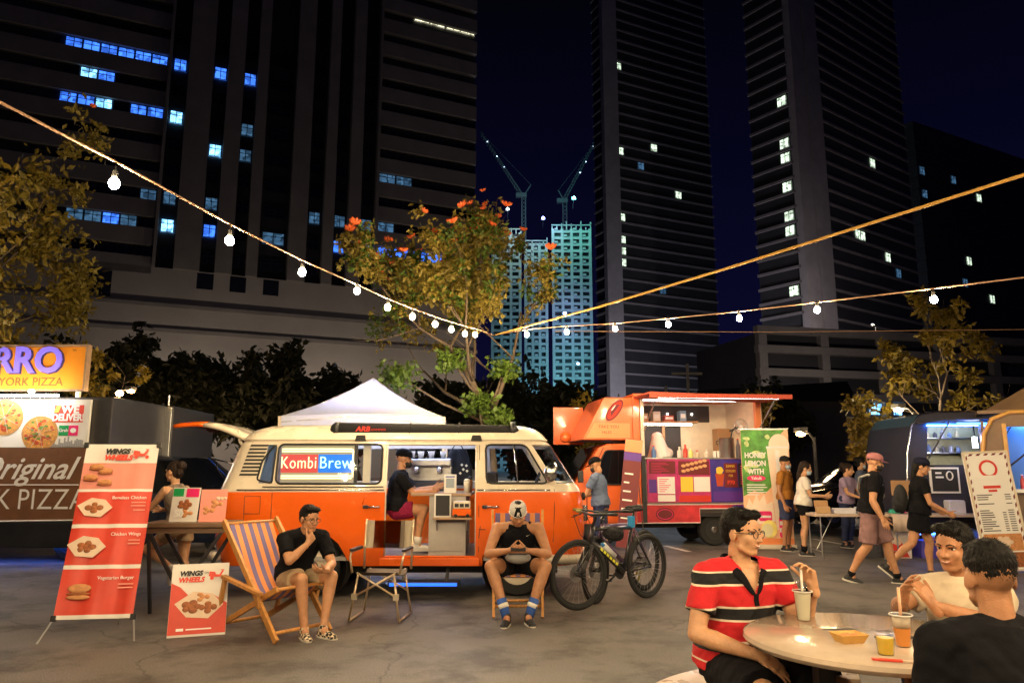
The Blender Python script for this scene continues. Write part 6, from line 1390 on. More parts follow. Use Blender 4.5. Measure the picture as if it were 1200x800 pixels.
def stripe_mat():
    m = bpy.data.materials.new('shirt_striped'); m.use_nodes = True; MAT['shirt_striped'] = m; t = m.node_tree; b = t.nodes['Principled BSDF']; b.inputs['Roughness'].default_value = .9
    c = t.nodes.new('ShaderNodeTexCoord'); s = t.nodes.new('ShaderNodeSeparateXYZ'); t.links.new(c.outputs['Object'], s.inputs[0])
    mr = t.nodes.new('ShaderNodeMapRange'); mr.inputs[1].default_value = .49; mr.inputs[2].default_value = .99; t.links.new(s.outputs['Z'], mr.inputs[0])
    r = t.nodes.new('ShaderNodeValToRGB'); r.color_ramp.interpolation = 'CONSTANT'; e = r.color_ramp.elements
    red = (.52, .012, .018, 1); blk = (.008, .008, .01, 1); wh = (.7, .6, .48, 1)
    seq = [(0, red), (.06, wh), (.075, red), (.17, blk), (.25, wh), (.27, red), (.46, wh), (.48, blk), (.585, wh), (.605, red), (.80, wh), (.82, blk), (.925, wh), (.94, red)]
    e[0].color = seq[0][1]; e[1].position = seq[1][0]; e[1].color = seq[1][1]
    for p, cc in seq[2:]: q = e.new(p); q.color = cc
    t.links.new(mr.outputs[0], r.inputs[0]); t.links.new(r.outputs[0], b.inputs['Base Color'])
    n = t.nodes.new('ShaderNodeTexNoise'); n.inputs['Scale'].default_value = 18; bp = t.nodes.new('ShaderNodeBump'); bp.inputs['Strength'].default_value = .4; bp.inputs['Distance'].default_value = .02
    t.links.new(c.outputs['Object'], n.inputs['Vector']); t.links.new(n.outputs[0], bp.inputs['Height']); t.links.new(bp.outputs[0], b.inputs['Normal'])
stripe_mat()
def checker_mat():
    m = bpy.data.materials.new('shoe_checker'); m.use_nodes = True; MAT['shoe_checker'] = m; t = m.node_tree; b = t.nodes['Principled BSDF']
    c = t.nodes.new('ShaderNodeTexCoord'); k = t.nodes.new('ShaderNodeTexChecker'); k.inputs['Scale'].default_value = 38; k.inputs['Color1'].default_value = (.62, .5, .36, 1); k.inputs['Color2'].default_value = (.02, .015, .012, 1)
    t.links.new(c.outputs['Object'], k.inputs['Vector']); t.links.new(k.outputs[0], b.inputs['Base Color']); b.inputs['Roughness'].default_value = .8
checker_mat()

def hand(w, d, pn, side, curl=.5, spread=.12, thumb=.5, s=1.):
    """palm and five fingers rooted at wrist w; d finger direction, pn palm normal, side +1 when the thumb is to d x pn"""
    mb = MB(); d = V(d).normalized(); pn = V(pn); pn = (pn - d*pn.dot(d)).normalized(); sd = d.cross(pn)*side
    w = V(w); mb.cap(w - d*.03, w + d*.02, .026*s, .027*s)
    L = [(.030, .085, .072, .0092), (.010, .092, .080, .0096), (-.011, .088, .074, .0092), (-.031, .078, .058, .0082)]
    for i, (o, pal, fl, r) in enumerate(L):
        k = w + d*pal*s + sd*o*s; mb.cap(w + d*.01*s + sd*o*.55*s, k, .017*s, .0135*s, 8)
        dd = (d + sd*spread*(1.2-i*.8)*.6).normalized(); p = k; ang = curl*(.75+.1*i)
        for j, q in enumerate((.46, .31, .25)):
            rot = M.Rotation(ang*(1.0 if j else .9), 3, dd.cross(pn)); dd = (rot @ dd).normalized(); pn2 = pn
            e = p + dd*fl*q*s; mb.cap(p, e, r*s*(1-.1*j), r*s*(.9-.1*j), 8); p = e
    p = w + d*.028*s + sd*.022*s; dd = (d*.75 + sd*.75 + pn*.25*thumb).normalized()
    for j, (q, r) in enumerate(((.042, .0135), (.034, .0105), (.028, .0095))):
        e = p + dd*q*s; mb.cap(p, e, r*s, r*.9*s, 8); p = e; dd = (dd + d*.25 + pn*.35*thumb).normalized()
    return mb

HEADS = {}
def person(label, loc, yaw, J, skin='skin_a', vox=.011, build=1., head=(0, 0, 0), hair='short', hairm='hair_black', top=None, sleeve=.55, bottom=None, leg=.75, shoe='shoe_black', sock=None, hands=None, cap=None, glasses=False, mask=None, female=False, smile=False, topmat=None, hem=-.05, loose=1., group=None, belly=1., skirt=False, vneck=None):
    root = empty('person', loc, yaw, label, 'person', group)
    J = {k: V(v) for k, v in J.items()}
    P, N = J['P'], J['N']; up = (N-P).normalized(); sh = (J['SL']-J['SR']).normalized(); hp_ = (J['HL']-J['HR']).normalized()
    def frame(t):
        sd = (hp_*(1-t) + sh*t).normalized(); fw = sd.cross(up).normalized(); sd2 = up.cross(fw).normalized(); return sd2, fw
    bow = J.get('B', V((0, 0, 0)))
    def sp(t): return P*(1-t) + N*t + bow*math.sin(PI*max(0, min(1, t)))
    w = build; fm = .9 if female else 1.
    prof = [(-.20, .13, .10), (-.08, .165, .115), (.05, .168*(1.04 if female else 1), .118*belly), (.25, .145*fm, .108*belly), (.42, .15*fm, .112*belly), (.62, .168*fm, .118), (.78, .17*fm, .110), (.90, .135*fm, .088), (.98, .075, .065)]
    def torso(mb, t0, t1, inf, fl=1.):
        rg = []
        for t, rx, ry in prof:
            if t0 <= t <= t1: sd, fw = frame(t); rg.append((sp(t), sd, fw, rx*w+inf, ry*w+inf))
        mb.loft(rg, 22)
    # --- body (skin)
    b = MB(); torso(b, -.2, 1.0, 0)
    hy, hpx, hr = head; hc = J['H'] if 'H' in J else N + V((0, -.03, .158)); HM = M.Rotation(hy, 3, 'Z') @ M.Rotation(hr, 3, 'Y') @ M.Rotation(hpx, 3, 'X')
    hh = lambda x, y, z: hc + HM @ V((x, y, z))
    b.cap(N + up*-.03, hh(0, .02, -.075), .056*w if not female else .05, .052 if not female else .046)
    for s_, S, E, Wr in ((1, 'SL', 'EL', 'WL'), (-1, 'SR', 'ER', 'WR')):
        b.cap(N - up*.035, J[S] - up*.012, .055*w, .056*w*fm); b.cap(J[S], lerp(J[S], J[E], .45), .056*w*fm, .05*w*fm); b.cap(lerp(J[S], J[E], .45), J[E], .05*w*fm, .038*w*fm)
        b.cap(J[E], lerp(J[E], J[Wr], .3), .039*w*fm, .042*w*fm); b.cap(lerp(J[E], J[Wr], .3), J[Wr], .042*w*fm, .026*fm)
    for Hh, K, A in (('HL', 'KL', 'AL'), ('HR', 'KR', 'AR')):
        b.cap(J[Hh], lerp(J[Hh], J[K], .5), .088*w, .076*w); b.cap(lerp(J[Hh], J[K], .5), J[K], .076*w, .056*w)
        d = (J[A]-J[K]); bk = V((0, .018, 0)); b.cap(J[K], lerp(J[K], J[A], .3)+bk, .054*w, .056*w); b.cap(lerp(J[K], J[A], .3)+bk, lerp(J[K], J[A], .65)+bk*.4, .056*w, .04*w); b.cap(lerp(J[K], J[A], .65)+bk*.4, J[A], .04*w, .036)
        b.cap(J[A], J[A] + V((0, -.03, -.03)), .036, .035)
    bm_ = remesh(b, vox, 5)
    hd = MB()
    hd.ell(hh(0, .012, .028), (.074, .094, .088), HM, 22, 16); hd.ell(hh(0, -.022, -.040), (.060, .066, .074), HM, 20, 14); hd.ell(hh(0, -.058, -.090), (.028, .024, .022), HM)
    hd.cap(hh(0, -.086, .008), hh(0, -.104, -.028), .0085, .0125, 10); hd.ell(hh(.013, -.093, -.032), .0085); hd.ell(hh(-.013, -.093, -.032), .0085)
    for s_ in (-1, 1):
        hd.ell(hh(s_*.030, -.074, .020), (.024, .014, .009), HM); hd.ell(hh(s_*.036, -.056, -.030), (.024, .022, .024), HM); hd.ell(hh(s_*.075, .012, -.012), (.010, .024, .033), HM @ M.Rotation(s_*.3, 3, 'Z'))
        hd.cap(hh(s_*.050, -.02, -.07), hh(s_*.02, -.06, -.095), .018, .016, 8)
    hd.cap(hh(-.018, -.083, -.060), hh(.018, -.083, -.060), .008, .008, 8)
    hd.cap(hh(0, .015, -.05), hh(0, .02, -.11), .055, .052)
    hm_ = remesh(hd, .0055, 9); hbv = BVHTree.FromPolygons([v.co for v in hm_.vertices], [p.vertices for p in hm_.polygons])
    def fs(x, z, off=0.):                                   # a point on the face at head coordinates x, z, pushed out by off
        r_ = hbv.ray_cast(hh(x, -.3, z), HM @ V((0, 1, 0))); return (r_[0] if r_[0] else hh(x, -.08, z)) - (HM @ V((0, 1, 0)))*off
    bmx = bmesh.new(); bmx.from_mesh(bm_); bmx.from_mesh(hm_)
    for s_, Wr, E in ((1, 'WL', 'EL'), (-1, 'WR', 'ER')):
        hs = (hands or {}).get(Wr, {}); d = hs.get('d', (J[Wr]-J[E]).normalized()); pn = hs.get('pn', (-s_*.8, .3, 0))
        hb_ = hand(J[Wr], d, pn, s_*hs.get('side', -1), hs.get('curl', .45), hs.get('spread', .12), hs.get('thumb', .5), .95 if not female else .88)
        q = remesh(hb_, .0045 if vox < .009 else .0055, 2); bmx.from_mesh(q); bpy.data.meshes.remove(q)
    me = bpy.data.meshes.new('body'); bmx.to_mesh(me); bmx.free(); bpy.data.meshes.remove(bm_); bpy.data.meshes.remove(hm_)
    link('body', me, skin, root, True)
    # --- face
    for s_ in (-1, 1):
        ec = fs(s_*.031, .003, -.0045); MB().ell(ec, (.0135, .007, .0066), HM, 12, 8).build('eye', 'eye_white', root, True); MB().ell(ec + HM @ V((0, -.0052, 0)), (.0062, .0026, .0060), HM, 10, 6).build('iris', 'eye_dark', root, True)
        MB().tube([fs(s_*.012, .019, .001), fs(s_*.030, .0265, .001), fs(s_*.050, .020, .001)], .0032, 5).build('eyebrow', hairm, root, True)
        MB().tube([fs(s_*.017, .006, .001), fs(s_*.031, .0112, .002), fs(s_*.046, .006, .001)], .0021, 5).build('eyelid', hairm, root, True)
    if mask:
        k = MB(); k.ell(hh(0, -.045, -.058), (.066, .066, .052), HM, 18, 12); link('face_mask', remesh(k, .006, 3), mask, root, True)
        for s_ in (-1, 1): MB().tube([hh(s_*.06, -.055, -.035), hh(s_*.078, -.01, -.012), hh(s_*.08, .03, -.015)], .002, 4).build('mask_strap', mask, root)
    else:
        wm_ = .028 if smile else .022; cz_ = .006 if smile else .002
        MB().tube([fs(-wm_, -.056+cz_, .0), fs(-wm_*.5, -.060, .0015), fs(0, -.0615, .002), fs(wm_*.5, -.060, .0015), fs(wm_, -.056+cz_, .0)], .0045, 6, rr=[.002, .0045, .005, .0045, .002]).build('mouth', 'lip', root, True)
        if smile: MB().tube([fs(-wm_*.72, -.0565+cz_*.5, .0015), fs(0, -.0592, .0045), fs(wm_*.72, -.0565+cz_*.5, .0015)], .0026, 6, rr=[.001, .0030, .001]).build('teeth', 'teeth', root, True)
    # --- hair
    k = MB()
    if hair == 'short':
        k.ell(hh(0, .022, .040), (.082, .096, .088), HM, 22, 14); k.ell(hh(0, .060, .0), (.066, .055, .07), HM); k.ell(hh(.02, -.045, .092), (.05, .042, .026), HM); k.ell(hh(-.03, -.03, .095), (.045, .05, .026), HM)
    elif hair == 'fade':
        k.ell(hh(0, .016, .052), (.079, .094, .080), HM, 22, 14); k.ell(hh(0, .062, .030), (.060, .044, .052), HM); k.ell(hh(0, -.03, .095), (.06, .05, .026), HM)
    elif hair == 'bun':
        k.ell(hh(0, .020, .034), (.081, .096, .088), HM, 22, 14); k.ell(hh(0, .06, -.01), (.072, .058, .08), HM); k.ell(hh(0, .11, .055), (.058, .058, .058), HM); k.ell(hh(.03, .11, -.02), (.035, .03, .045), HM)
    elif hair == 'long':
        k.ell(hh(0, .022, .034), (.083, .098, .090), HM, 22, 14); k.ell(hh(0, .07, -.03), (.074, .05, .10), HM); k.ell(hh(0, .085, -.12), (.055, .04, .11), HM)
    else: k = None
    if k:
        hme = ruffle(remesh(k, .007, 3), .0032, 190, 3); ho = link('hair', hme, hairm, root, True); crown = hh(.01, .05, .13); rs = random.Random(len(label)); sm = MB(); ps = list(hme.polygons)
        for _ in range(2600 if vox < .009 else 700):
            pf = rs.choice(ps); p = pf.center; n_ = pf.normal
            ql = HM.transposed() @ (p - hc)
            if (cap and ql.z > .03) or (ql.y < .005 and ql.z < .092) or abs(ql.x) < .06 and ql.y < .0 and ql.z < .07: continue
            fl_ = p - crown + V((rs.gauss(0, .015), rs.gauss(0, .015), rs.gauss(0, .015) - .03)); fl_ -= n_*fl_.dot(n_)
            if fl_.length < .004: continue
            fl_.normalize(); L_ = rs.uniform(.014, .032)*(.6 if hair == 'fade' else 1); sd_ = fl_.cross(n_)*rs.uniform(.0006, .0013)
            q0 = p - n_*.002; q1 = p + fl_*L_*.5 + n_*rs.uniform(.001, .006); q2 = p + fl_*L_ + n_*rs.uniform(-.003, .006)
            sm.add([q0-sd_, q0+sd_, q1+sd_, q1-sd_, q2], [(0, 1, 2, 3), (3, 2, 4)])
        so_ = sm.build('hair_strands', hairm, ho, fix=False); so_['kind'] = 'stuff'
    if cap:
        cm, bd_ = cap[0], cap[1]
        k = MB(); prof_ = []
        for z, s0 in ((.030, 1.0), (.055, 1.01), (.085, .94), (.108, .76), (.122, .48), (.128, .12)): k_c = hh(0, .008, z); prof_.append((k_c, HM @ V((1, 0, 0)), HM @ V((0, 1, 0)), .086*s0, .106*s0))
        k.loft(prof_, 24); k.build('cap', cm, root, True)
        if bd_:
            v = MB(); bs_ = bd_   # +1 peak forwards, -1 backwards
            for i in range(11):
                a = -1.15 + 2.3*i/10; x = math.sin(a)*.082; y = -math.cos(a)*.098*bs_ + .008
                v.v += [tuple(hh(x, y, .040)), tuple(hh(x*1.02, y - .075*max(0, math.cos(a))**.6*bs_, .028)), tuple(hh(x*1.02, y - .075*max(0, math.cos(a))**.6*bs_, .022)), tuple(hh(x, y, .032))]
            v.f = [(4*i+j, 4*i+(j+1) % 4, 4*i+4+(j+1) % 4, 4*i+4+j) for i in range(10) for j in range(4)]
            v.build('cap_peak', cap[2] if len(cap) > 2 else cm, root, True)
    if glasses:
        g = MB()
        for s_ in (-1, 1):
            g.tube([hh(s_*.033 + .024*math.cos(t), -.097 + .004*abs(math.cos(t)), .000 + .018*math.sin(t)) for t in np.linspace(0, 2*PI, 17)[:-1]], .0022, 5, closed=True)
            g.tube([hh(s_*.057, -.093, .004), hh(s_*.079, -.05, .006), hh(s_*.082, .01, .0)], .0022, 5)
        g.tube([hh(-.009, -.098, .003), hh(.009, -.098, .003)], .002, 5); g.build('glasses', 'glasses_black', root, True)
    # --- clothes
    if top:
        k = MB(); torso(k, .04 if sleeve else .04, .92, .014*loose)
        sd, fw = frame(0); k.loft([(sp(hem), sd, fw, .198*w*loose, .150*w*loose*max(1, belly*.97)), (sp(.14), sd, fw, .190*w*loose, .146*w*loose*belly), (sp(.3), sd, fw, .158*w*loose*fm, .122*w*loose*belly)], 22)
        if sleeve:
            for S, E in (('SL', 'EL'), ('SR', 'ER')):
                k.cap(sp(.93), J[S] - up*.004, .078*w, .071*w*fm); e = lerp(J[S], J[E], sleeve); k.ell(J[S], .069*w*fm); k.cyl(J[S], e, .068*w*fm*loose, .066*w*fm*loose, 16)
        else:
            for S in ('SL', 'SR'): k.cap(sp(.80), lerp(sp(.95), J[S], .55) - up*.01, .07*w, .056*w)
        k.loft([(sp(.78), *frame(.9), .155*w, .124*w), (sp(.91), *frame(.9), .115*w, .106*w), (sp(1.01), *frame(1.), .084*w, .086*w)], 18)
        m_ = remesh(k, vox, 3); ruffle(m_, .007, 30, len(label)); ruffle(m_, .0028, 75, 2); 
        if vneck:
            q_ = bmesh.new(); q_.from_mesh(m_); dl = [f for f in q_.faces if f.calc_center_median().y < N.y - .02 and f.calc_center_median().z > vneck[1] and abs(f.calc_center_median().x - vneck[0]) < (f.calc_center_median().z - vneck[1])*vneck[2]]
            bmesh.ops.delete(q_, geom=dl, context='FACES'); q_.to_mesh(m_); q_.free()
        link('shirt', m_, topmat or top, root, True)
    if bottom:
        k = MB(); sd, fw = frame(0); k.loft([(sp(-.16), sd, fw, .16*w, .115*w), (sp(-.05), sd, fw, .178*w, .128*w), (sp(.10), sd, fw, .172*w, .124*w*belly), (sp(.16), sd, fw, .165*w, .12*w*belly)], 20)
        for Hh, K in (('HL', 'KL'), ('HR', 'KR')):
            e = lerp(J[Hh], J[K], leg) if leg <= 1 else lerp(J[K], J['A'+Hh[1]], leg-1)
            if leg <= 1: k.ell(J[Hh], .10*w); k.cyl(J[Hh], e, .102*w, .094*w*(1.05 if leg < .95 else 1), 16)
            else: k.cap(J[Hh], J[K], .1*w, .075*w); k.cyl(J[K], e, .074*w, .06*w, 14)
        if skirt:
            a = lerp(J['HL'], J['KL'], leg); c_ = lerp(J['HR'], J['KR'], leg); k.loft([(sp(.05), sd, fw, .17*w, .12*w), ((a+c_)/2, sd, fw, .2*w, .16*w)], 20)
        m_ = remesh(k, vox, 3); ruffle(m_, .007, 28, 5); ruffle(m_, .0025, 70, 1); link('shorts', m_, bottom, root, True)
    for A, K, s_ in (('AL', 'KL', 1), ('AR', 'KR', -1)):
        ty = J.get('T'+A[1], V((0, -1, 0))); f = V((ty.x, ty.y, ty.z)).normalized(); u = V((0, 0, 1)); u = (u - f*u.dot(f)).normalized(); sdv = f.cross(u).normalized()
        a = J[A]; c0 = a - u*.055
        Rm = M((sdv, -f, u)).transposed()
        k = MB(); k.ell(c0 - f*.02, (.038, .055, .045), Rm, 14, 10); k.ell(c0 + f*.06 - u*.004, (.040, .085, .036), Rm, 14, 10); k.ell(c0 + f*.125 - u*.014, (.040, .05, .026), Rm, 14, 10); k.cap(c0 + u*.01, a - u*.005, .042, .043)
        m_ = remesh(k, .007, 3); link('shoe', m_, shoe, root, True)
        so = MB(); oc = c0 - u*.030
        so.loft([(oc - u*.006, sdv, f, .001, .001)]*1 + [(oc + f*.045 - u*.008, sdv, f, .043, .135), (oc + f*.045 + u*.014, sdv, f, .044, .138)], 18) if 0 else so.loft([(oc + f*.045 - u*.010, sdv, f, .041, .130), (oc + f*.045 + u*.012, sdv, f, .043, .136)], 20)
        so.build('sole', 'sole_white' if shoe != 'shoe_white' else 'shoe_white', root, 'auto')
        if sock:
            kk = J[K]; e = lerp(a, kk, sock[1]); MB().cyl(a - V((0, 0, .02)), e, .043, .049, 14).build('sock', sock[0], root, True)
            if len(sock) > 2: e2 = lerp(a, kk, sock[1]*.45); e3 = lerp(a, kk, sock[1]*.7); MB().cyl(e2, e3, .0475, .0495, 14).build('sock_band', sock[2], root, True)
    return root, hh, HM
def stand(**kw):
    d = dict(P=(0, 0, .93), N=(0, .0, 1.40), SL=(.185, 0, 1.345), SR=(-.185, 0, 1.345), EL=(.225, .03, 1.06), ER=(-.225, .03, 1.06), WL=(.225, -.06, .82), WR=(-.225, -.06, .82), HL=(.088, 0, .88), HR=(-.088, 0, .88), KL=(.095, -.015, .47), KR=(-.095, -.015, .47), AL=(.10, .03, .085), AR=(-.10, .03, .085))
    d.update(kw); return d
def sit(z=.45, **kw):
    d = dict(P=(0, .02, z+.12), N=(0, -.02, z+.60), SL=(.185, -.02, z+.545), SR=(-.185, -.02, z+.545), EL=(.23, -.05, z+.26), ER=(-.23, -.05, z+.26), WL=(.18, -.28, z+.22), WR=(-.18, -.28, z+.22), HL=(.09, -.02, z+.10), HR=(-.09, -.02, z+.10), KL=(.13, -.43, z+.06), KR=(-.13, -.43, z+.06), AL=(.13, -.40, .085), AR=(-.13, -.40, .085))
    d.update(kw); return d

# man in the striped polo shirt at the round table
rp, hh, HM = person('man in a red and black striped polo shirt and glasses at the round table', (1.145, 3.98, 0), R(14),
    sit(.39, P=(0, .02, .50), N=(.03, -.03, .985), SL=(.215, -.04, .93), SR=(-.175, -.05, .93), ER=(-.275, -.10, .67), WR=(-.06, -.31, .60), EL=(.27, -.17, .70), WL=(.25, -.31, .90), HL=(.09, -.02, .48), HR=(-.09, -.02, .48), KL=(.26, -.45, .47), KR=(-.13, -.47, .47), AL=(.28, -.42, .085), AR=(-.14, -.42, .085)),
    'skin_c', .0062, 1.1, (R(30), R(4), 0), 'short', top='shirt_striped', sleeve=.62, bottom='cloth_black', leg=.9, glasses=True, smile=True, belly=1.12, hem=-.06, vneck=(.03, .855, .46),
    hands={'WR': dict(d=(.75, -.45, -.5), pn=(.1, .6, -.8), curl=.22, side=1), 'WL': dict(d=(-.25, .05, 1), pn=(-.9, -.2, 0), curl=.75, side=-1)})
SBV = {}
def on_shirt(root, x, z, off):
    ch = [c for c in root.children if c.name.startswith('shirt')][0].data
    bv = SBV.get(ch.name) or SBV.setdefault(ch.name, BVHTree.FromPolygons([v.co for v in ch.vertices], [p.vertices for p in ch.polygons])); best = bv.find_nearest(V((x, -.2, z)))
    return best[0] + (best[1] if best[1].y < 0 or abs(x-.03) > .07 else -best[1])*off
cN = V((.03, -.03, .985))
for s_ in (-1, 1):
    inner = []; outer = []
    for z in (.855, .89, .925, .96, .985):
        hw = (z-.855)*.46; inner.append(on_shirt(rp, .03 + s_*hw, z, .004)); outer.append(on_shirt(rp, .03 + s_*(hw + .012 + .030*min(1, (z-.855)/.06)), z - .012, .007))
    inner += [cN + V((s_*.098, -.01, .035)), cN + V((s_*.075, .075, .045)), cN + V((0, .10, .045))]; outer += [cN + V((s_*.130, -.02, .002)), cN + V((s_*.10, .095, .005)), cN + V((0, .125, .0))]
    co = MB(); n_ = len(inner)
    for a, b_ in zip(inner, outer): co.v += [tuple(a), tuple(b_)]
    co.f = [(2*i, 2*i+1, 2*i+3, 2*i+2) for i in range(n_-1)]
    me = eval_mesh(co.mesh(), [('SOLIDIFY', dict(thickness=.007, offset=0)), ('SUBSURF', dict(levels=2, render_levels=2))]); me.materials.clear(); link('collar', me, 'cloth_black', rp, True)
pk_ = MB(); pl0 = [on_shirt(rp, .03, z, .006) for z in (.856, .83, .80)]
for p in pl0: pk_.v += [(p.x-.012, p.y, p.z), (p.x+.012, p.y, p.z)]
pk_.f = [(0, 1, 3, 2), (2, 3, 5, 4)]; me = eval_mesh(pk_.mesh(), [('SOLIDIFY', dict(thickness=.006, offset=0))]); me.materials.clear(); link('placket', me, 'cloth_black', rp)
wp = V((.25, -.31, .90)); wd_ = (V((.25, -.31, .90)) - V((.27, -.17, .70))).normalized()
MB().cyl(wp - wd_*.035, wp - wd_*.012, .0325, n=16).build('wristwatch', 'cloth_black', rp, True)

# man in cream T-shirt
person('smiling man in a cream T-shirt at the far side of the round table', (2.27, 3.84, 0), R(-58),
    sit(.34, N=(0, -.06, .925), SL=(.18, -.06, .865), SR=(-.18, -.06, .865), EL=(.21, -.24, .77), ER=(-.22, -.24, .78), WL=(.05, -.40, .84), WR=(-.09, -.41, .85), KL=(.12, -.30, .50), KR=(-.12, -.30, .50), AL=(.1, -.2, .085), AR=(-.1, -.2, .085)),
    'skin_b', .0075, 1.0, (R(-2), R(6), 0), 'short', top='cloth_cream', sleeve=.6, bottom='cloth_denim', leg=1.8, smile=True, loose=1.06,
    hands={'WR': dict(d=(.35, -.3, .8), pn=(.9, 0, -.2), curl=.35), 'WL': dict(d=(-.4, -.2, .7), pn=(-.9, 0, 0), curl=.5)})
# man in the black T-shirt, seen from behind
person('man in a black T-shirt seen from behind at the round table', (1.67, 2.62, 0), R(176),
    sit(.39, P=(0, .02, .50), N=(0, -.05, .935), SL=(.205, -.05, .875), SR=(-.205, -.05, .875), EL=(.25, -.06, .62), ER=(-.27, -.08, .62), WL=(.20, -.30, .64), WR=(-.18, -.30, .62), KL=(.12, -.34, .50), KR=(-.12, -.34, .50), AL=(.1, -.25, .085), AR=(-.1, -.25, .085)),
    'skin_b', .0075, 1.06, (R(0), R(3), 0), 'fade', top='cloth_black', sleeve=.62, bottom='cloth_denim', leg=1.8)

# man on the striped deck chair
person('man in black T-shirt and glasses sitting on the striped deck chair with hand on chin', (-2.02, 7.18, 0), R(36),
    sit(.33, P=(0, .02, .47), N=(.01, -.17, .885), B=(0, .05, .02), H=(.015, -.245, 1.01), SL=(.18, -.16, .83), SR=(-.18, -.16, .83), ER=(-.20, -.36, .66), WR=(-.045, -.375, .80), EL=(.22, -.32, .60), WL=(.08, -.50, .57), HL=(.09, -.02, .44), HR=(-.09, -.02, .44), KL=(.19, -.40, .50), KR=(-.10, -.42, .50), AL=(.10, -.47, .085), AR=(-.06, -.43, .085), TL=(.3, -1, 0), TR=(-.1, -1, 0)),
    'skin_a', .009, 1.0, (R(14), R(10), 0), 'short', top='cloth_black', sleeve=.7, bottom='cloth_khaki', leg=.72, shoe='shoe_checker', glasses=True,
    hands={'WR': dict(d=(.45, .1, .6), pn=(0, .9, .2), curl=1.15), 'WL': dict(d=(-.9, -.3, .1), pn=(0, .5, .8), curl=.6)})
# man with the cap looking at his phone
cp, hh, HM = person('man in a black tank top and grey cap looking down at his phone', (.06, 7.93, 0), R(0),
    sit(.40, P=(0, .02, .52), N=(.0, -.14, .915), B=(0, .06, .0), H=(0, -.26, 1.01), SL=(.21, -.13, .86), SR=(-.21, -.13, .86), EL=(.30, -.28, .62), ER=(-.30, -.28, .62), WL=(.09, -.42, .67), WR=(-.09, -.42, .67), HL=(.1, -.02, .48), HR=(-.1, -.02, .48), KL=(.27, -.42, .52), KR=(-.27, -.42, .52), AL=(.10, -.52, .085), AR=(-.11, -.56, .085), TL=(.25, -1, 0), TR=(-.2, -1, 0)),
    'skin_b', .009, 1.12, (0, R(34), 0), 'fade', top='cloth_black', sleeve=0, bottom='cloth_black', leg=.55, cap=('cap_grey', 0), sock=('sock_blue', .34, 'sock_white'),
    hands={'WR': dict(d=(.85, -.25, .15), pn=(.2, .9, .3), curl=.7), 'WL': dict(d=(-.85, -.25, .15), pn=(-.2, .9, .3), curl=.7)})
k = MB(); n_ = 9; zz_ = (.036, .056, .074, .090, .104, .116); ss_ = (1.03, 1.04, 1.0, .92, .82, .64)
for i in range(n_):
    for z, s0 in zip(zz_, ss_):
        t = (-.5 + i/(n_-1))*(.95 - .3*(z-.036)/.08); k.v.append(tuple(hh(.0875*math.sin(t)*s0, .008 - .1085*math.cos(t)*s0, z)))
k.f = [(i*6+j, i*6+j+1, i*6+j+7, i*6+j+6) for i in range(n_-1) for j in range(5)]
k.build('cap_front_panel', 'cloth_black', cp, True)
MB().tube([hh(.089*math.sin(t), .008-.109*math.cos(t), .034) for t in np.linspace(-1.5, 1.5, 13)], .006, 6).build('cap_band', 'cloth_white', cp, True)
me_l = M.Translation(hh(0, -.112, .078)) @ HM.to_4x4() @ M.Rotation(R(70), 4, 'X'); txt('R', .05, 'cloth_white', cp, me_l, shear=.2, bold=.002)
MB().prism([(.075, 0), (.09, -.008), (.125, .012), (.092, -.002)], -.003, 0).tf(M.Translation((.0, -.275, .80))).build('shirt_mark', 'cloth_white', cp)
ph = empty('phone', (.06, 7.48, .695), 0, 'phone in the hands of the man with the grey cap', 'phone')
MB().box(-.075, .075, -.006, .006, -.036, .036).tf(M.Rotation(R(-50), 4, 'X')).build('case', 'card_black', ph, bevel=.004); MB().box(-.07, .07, .0065, .008, -.032, .032).tf(M.Rotation(R(-50), 4, 'X')).build('screen', mat('phone_screen', (.8, .7, .6), .3, emit=1.2), ph)
bg = empty('belt_bag', (.06, 7.56, .60), 0, 'grey belt bag on the lap of the man with the grey cap', 'bag')
k = MB(); k.ell((0, 0, 0), (.13, .075, .065)); k.ell((0, -.03, -.01), (.10, .06, .05)); link('pouch', remesh(k, .008, 3), mat('bag_grey', (.22, .21, .2), .8, bump=.3, bs=60), bg, True); MB().tube([(-.09, -.065, .035), (0, -.085, .04), (.09, -.065, .035)], .004, 5).build('zip', 'black_metal', bg)
# barista in the van
person('barista in black shirt and cap perched in the van doorway', (-1.42, 9.30, .45), R(97),
    stand(P=(0, .02, .53), N=(0, -.05, .97), SL=(.18, -.05, .91), SR=(-.18, -.05, .91), EL=(.2, -.22, .73), ER=(-.2, -.20, .72), WL=(.14, -.46, .78), WR=(-.14, -.40, .74), HL=(.09, 0, .50), HR=(-.09, 0, .50), KL=(.12, -.30, .50), KR=(-.12, -.34, .53), AL=(.12, -.26, .10), AR=(-.12, -.26, .13)),
    'skin_a', .010, 1.0, (0, R(8), 0), 'fade', top='cloth_black', sleeve=.75, bottom='cloth_maroon', leg=.6, shoe='shoe_white', sock=('sock_white', .18), cap=('cloth_black', 1), mask='mask_black', loose=1.08)
# woman at the small table
person('woman in taupe top with dark bun standing at the small menu table', (-3.82, 8.75, 0), R(-108),
    stand(P=(0, .02, .84), N=(.02, -.10, 1.27), SL=(.165, -.1, 1.22), SR=(-.165, -.1, 1.22), EL=(.18, -.27, 1.02), ER=(-.2, -.25, .98), WL=(.14, -.44, 1.05), WR=(-.16, -.42, .98), HL=(.085, 0, .79), HR=(-.085, 0, .79), KL=(.10, -.36, .55), KR=(-.09, 0, .43), AL=(.10, .0, .36), AR=(-.1, .04, .085), TL=(0, -.5, -1)),
    'skin_c', .010, .95, (0, R(5), 0), 'bun', 'hair_brown', top='cloth_taupe', sleeve=0, bottom='cloth_khaki', leg=.42, female=True, shoe='shoe_white')
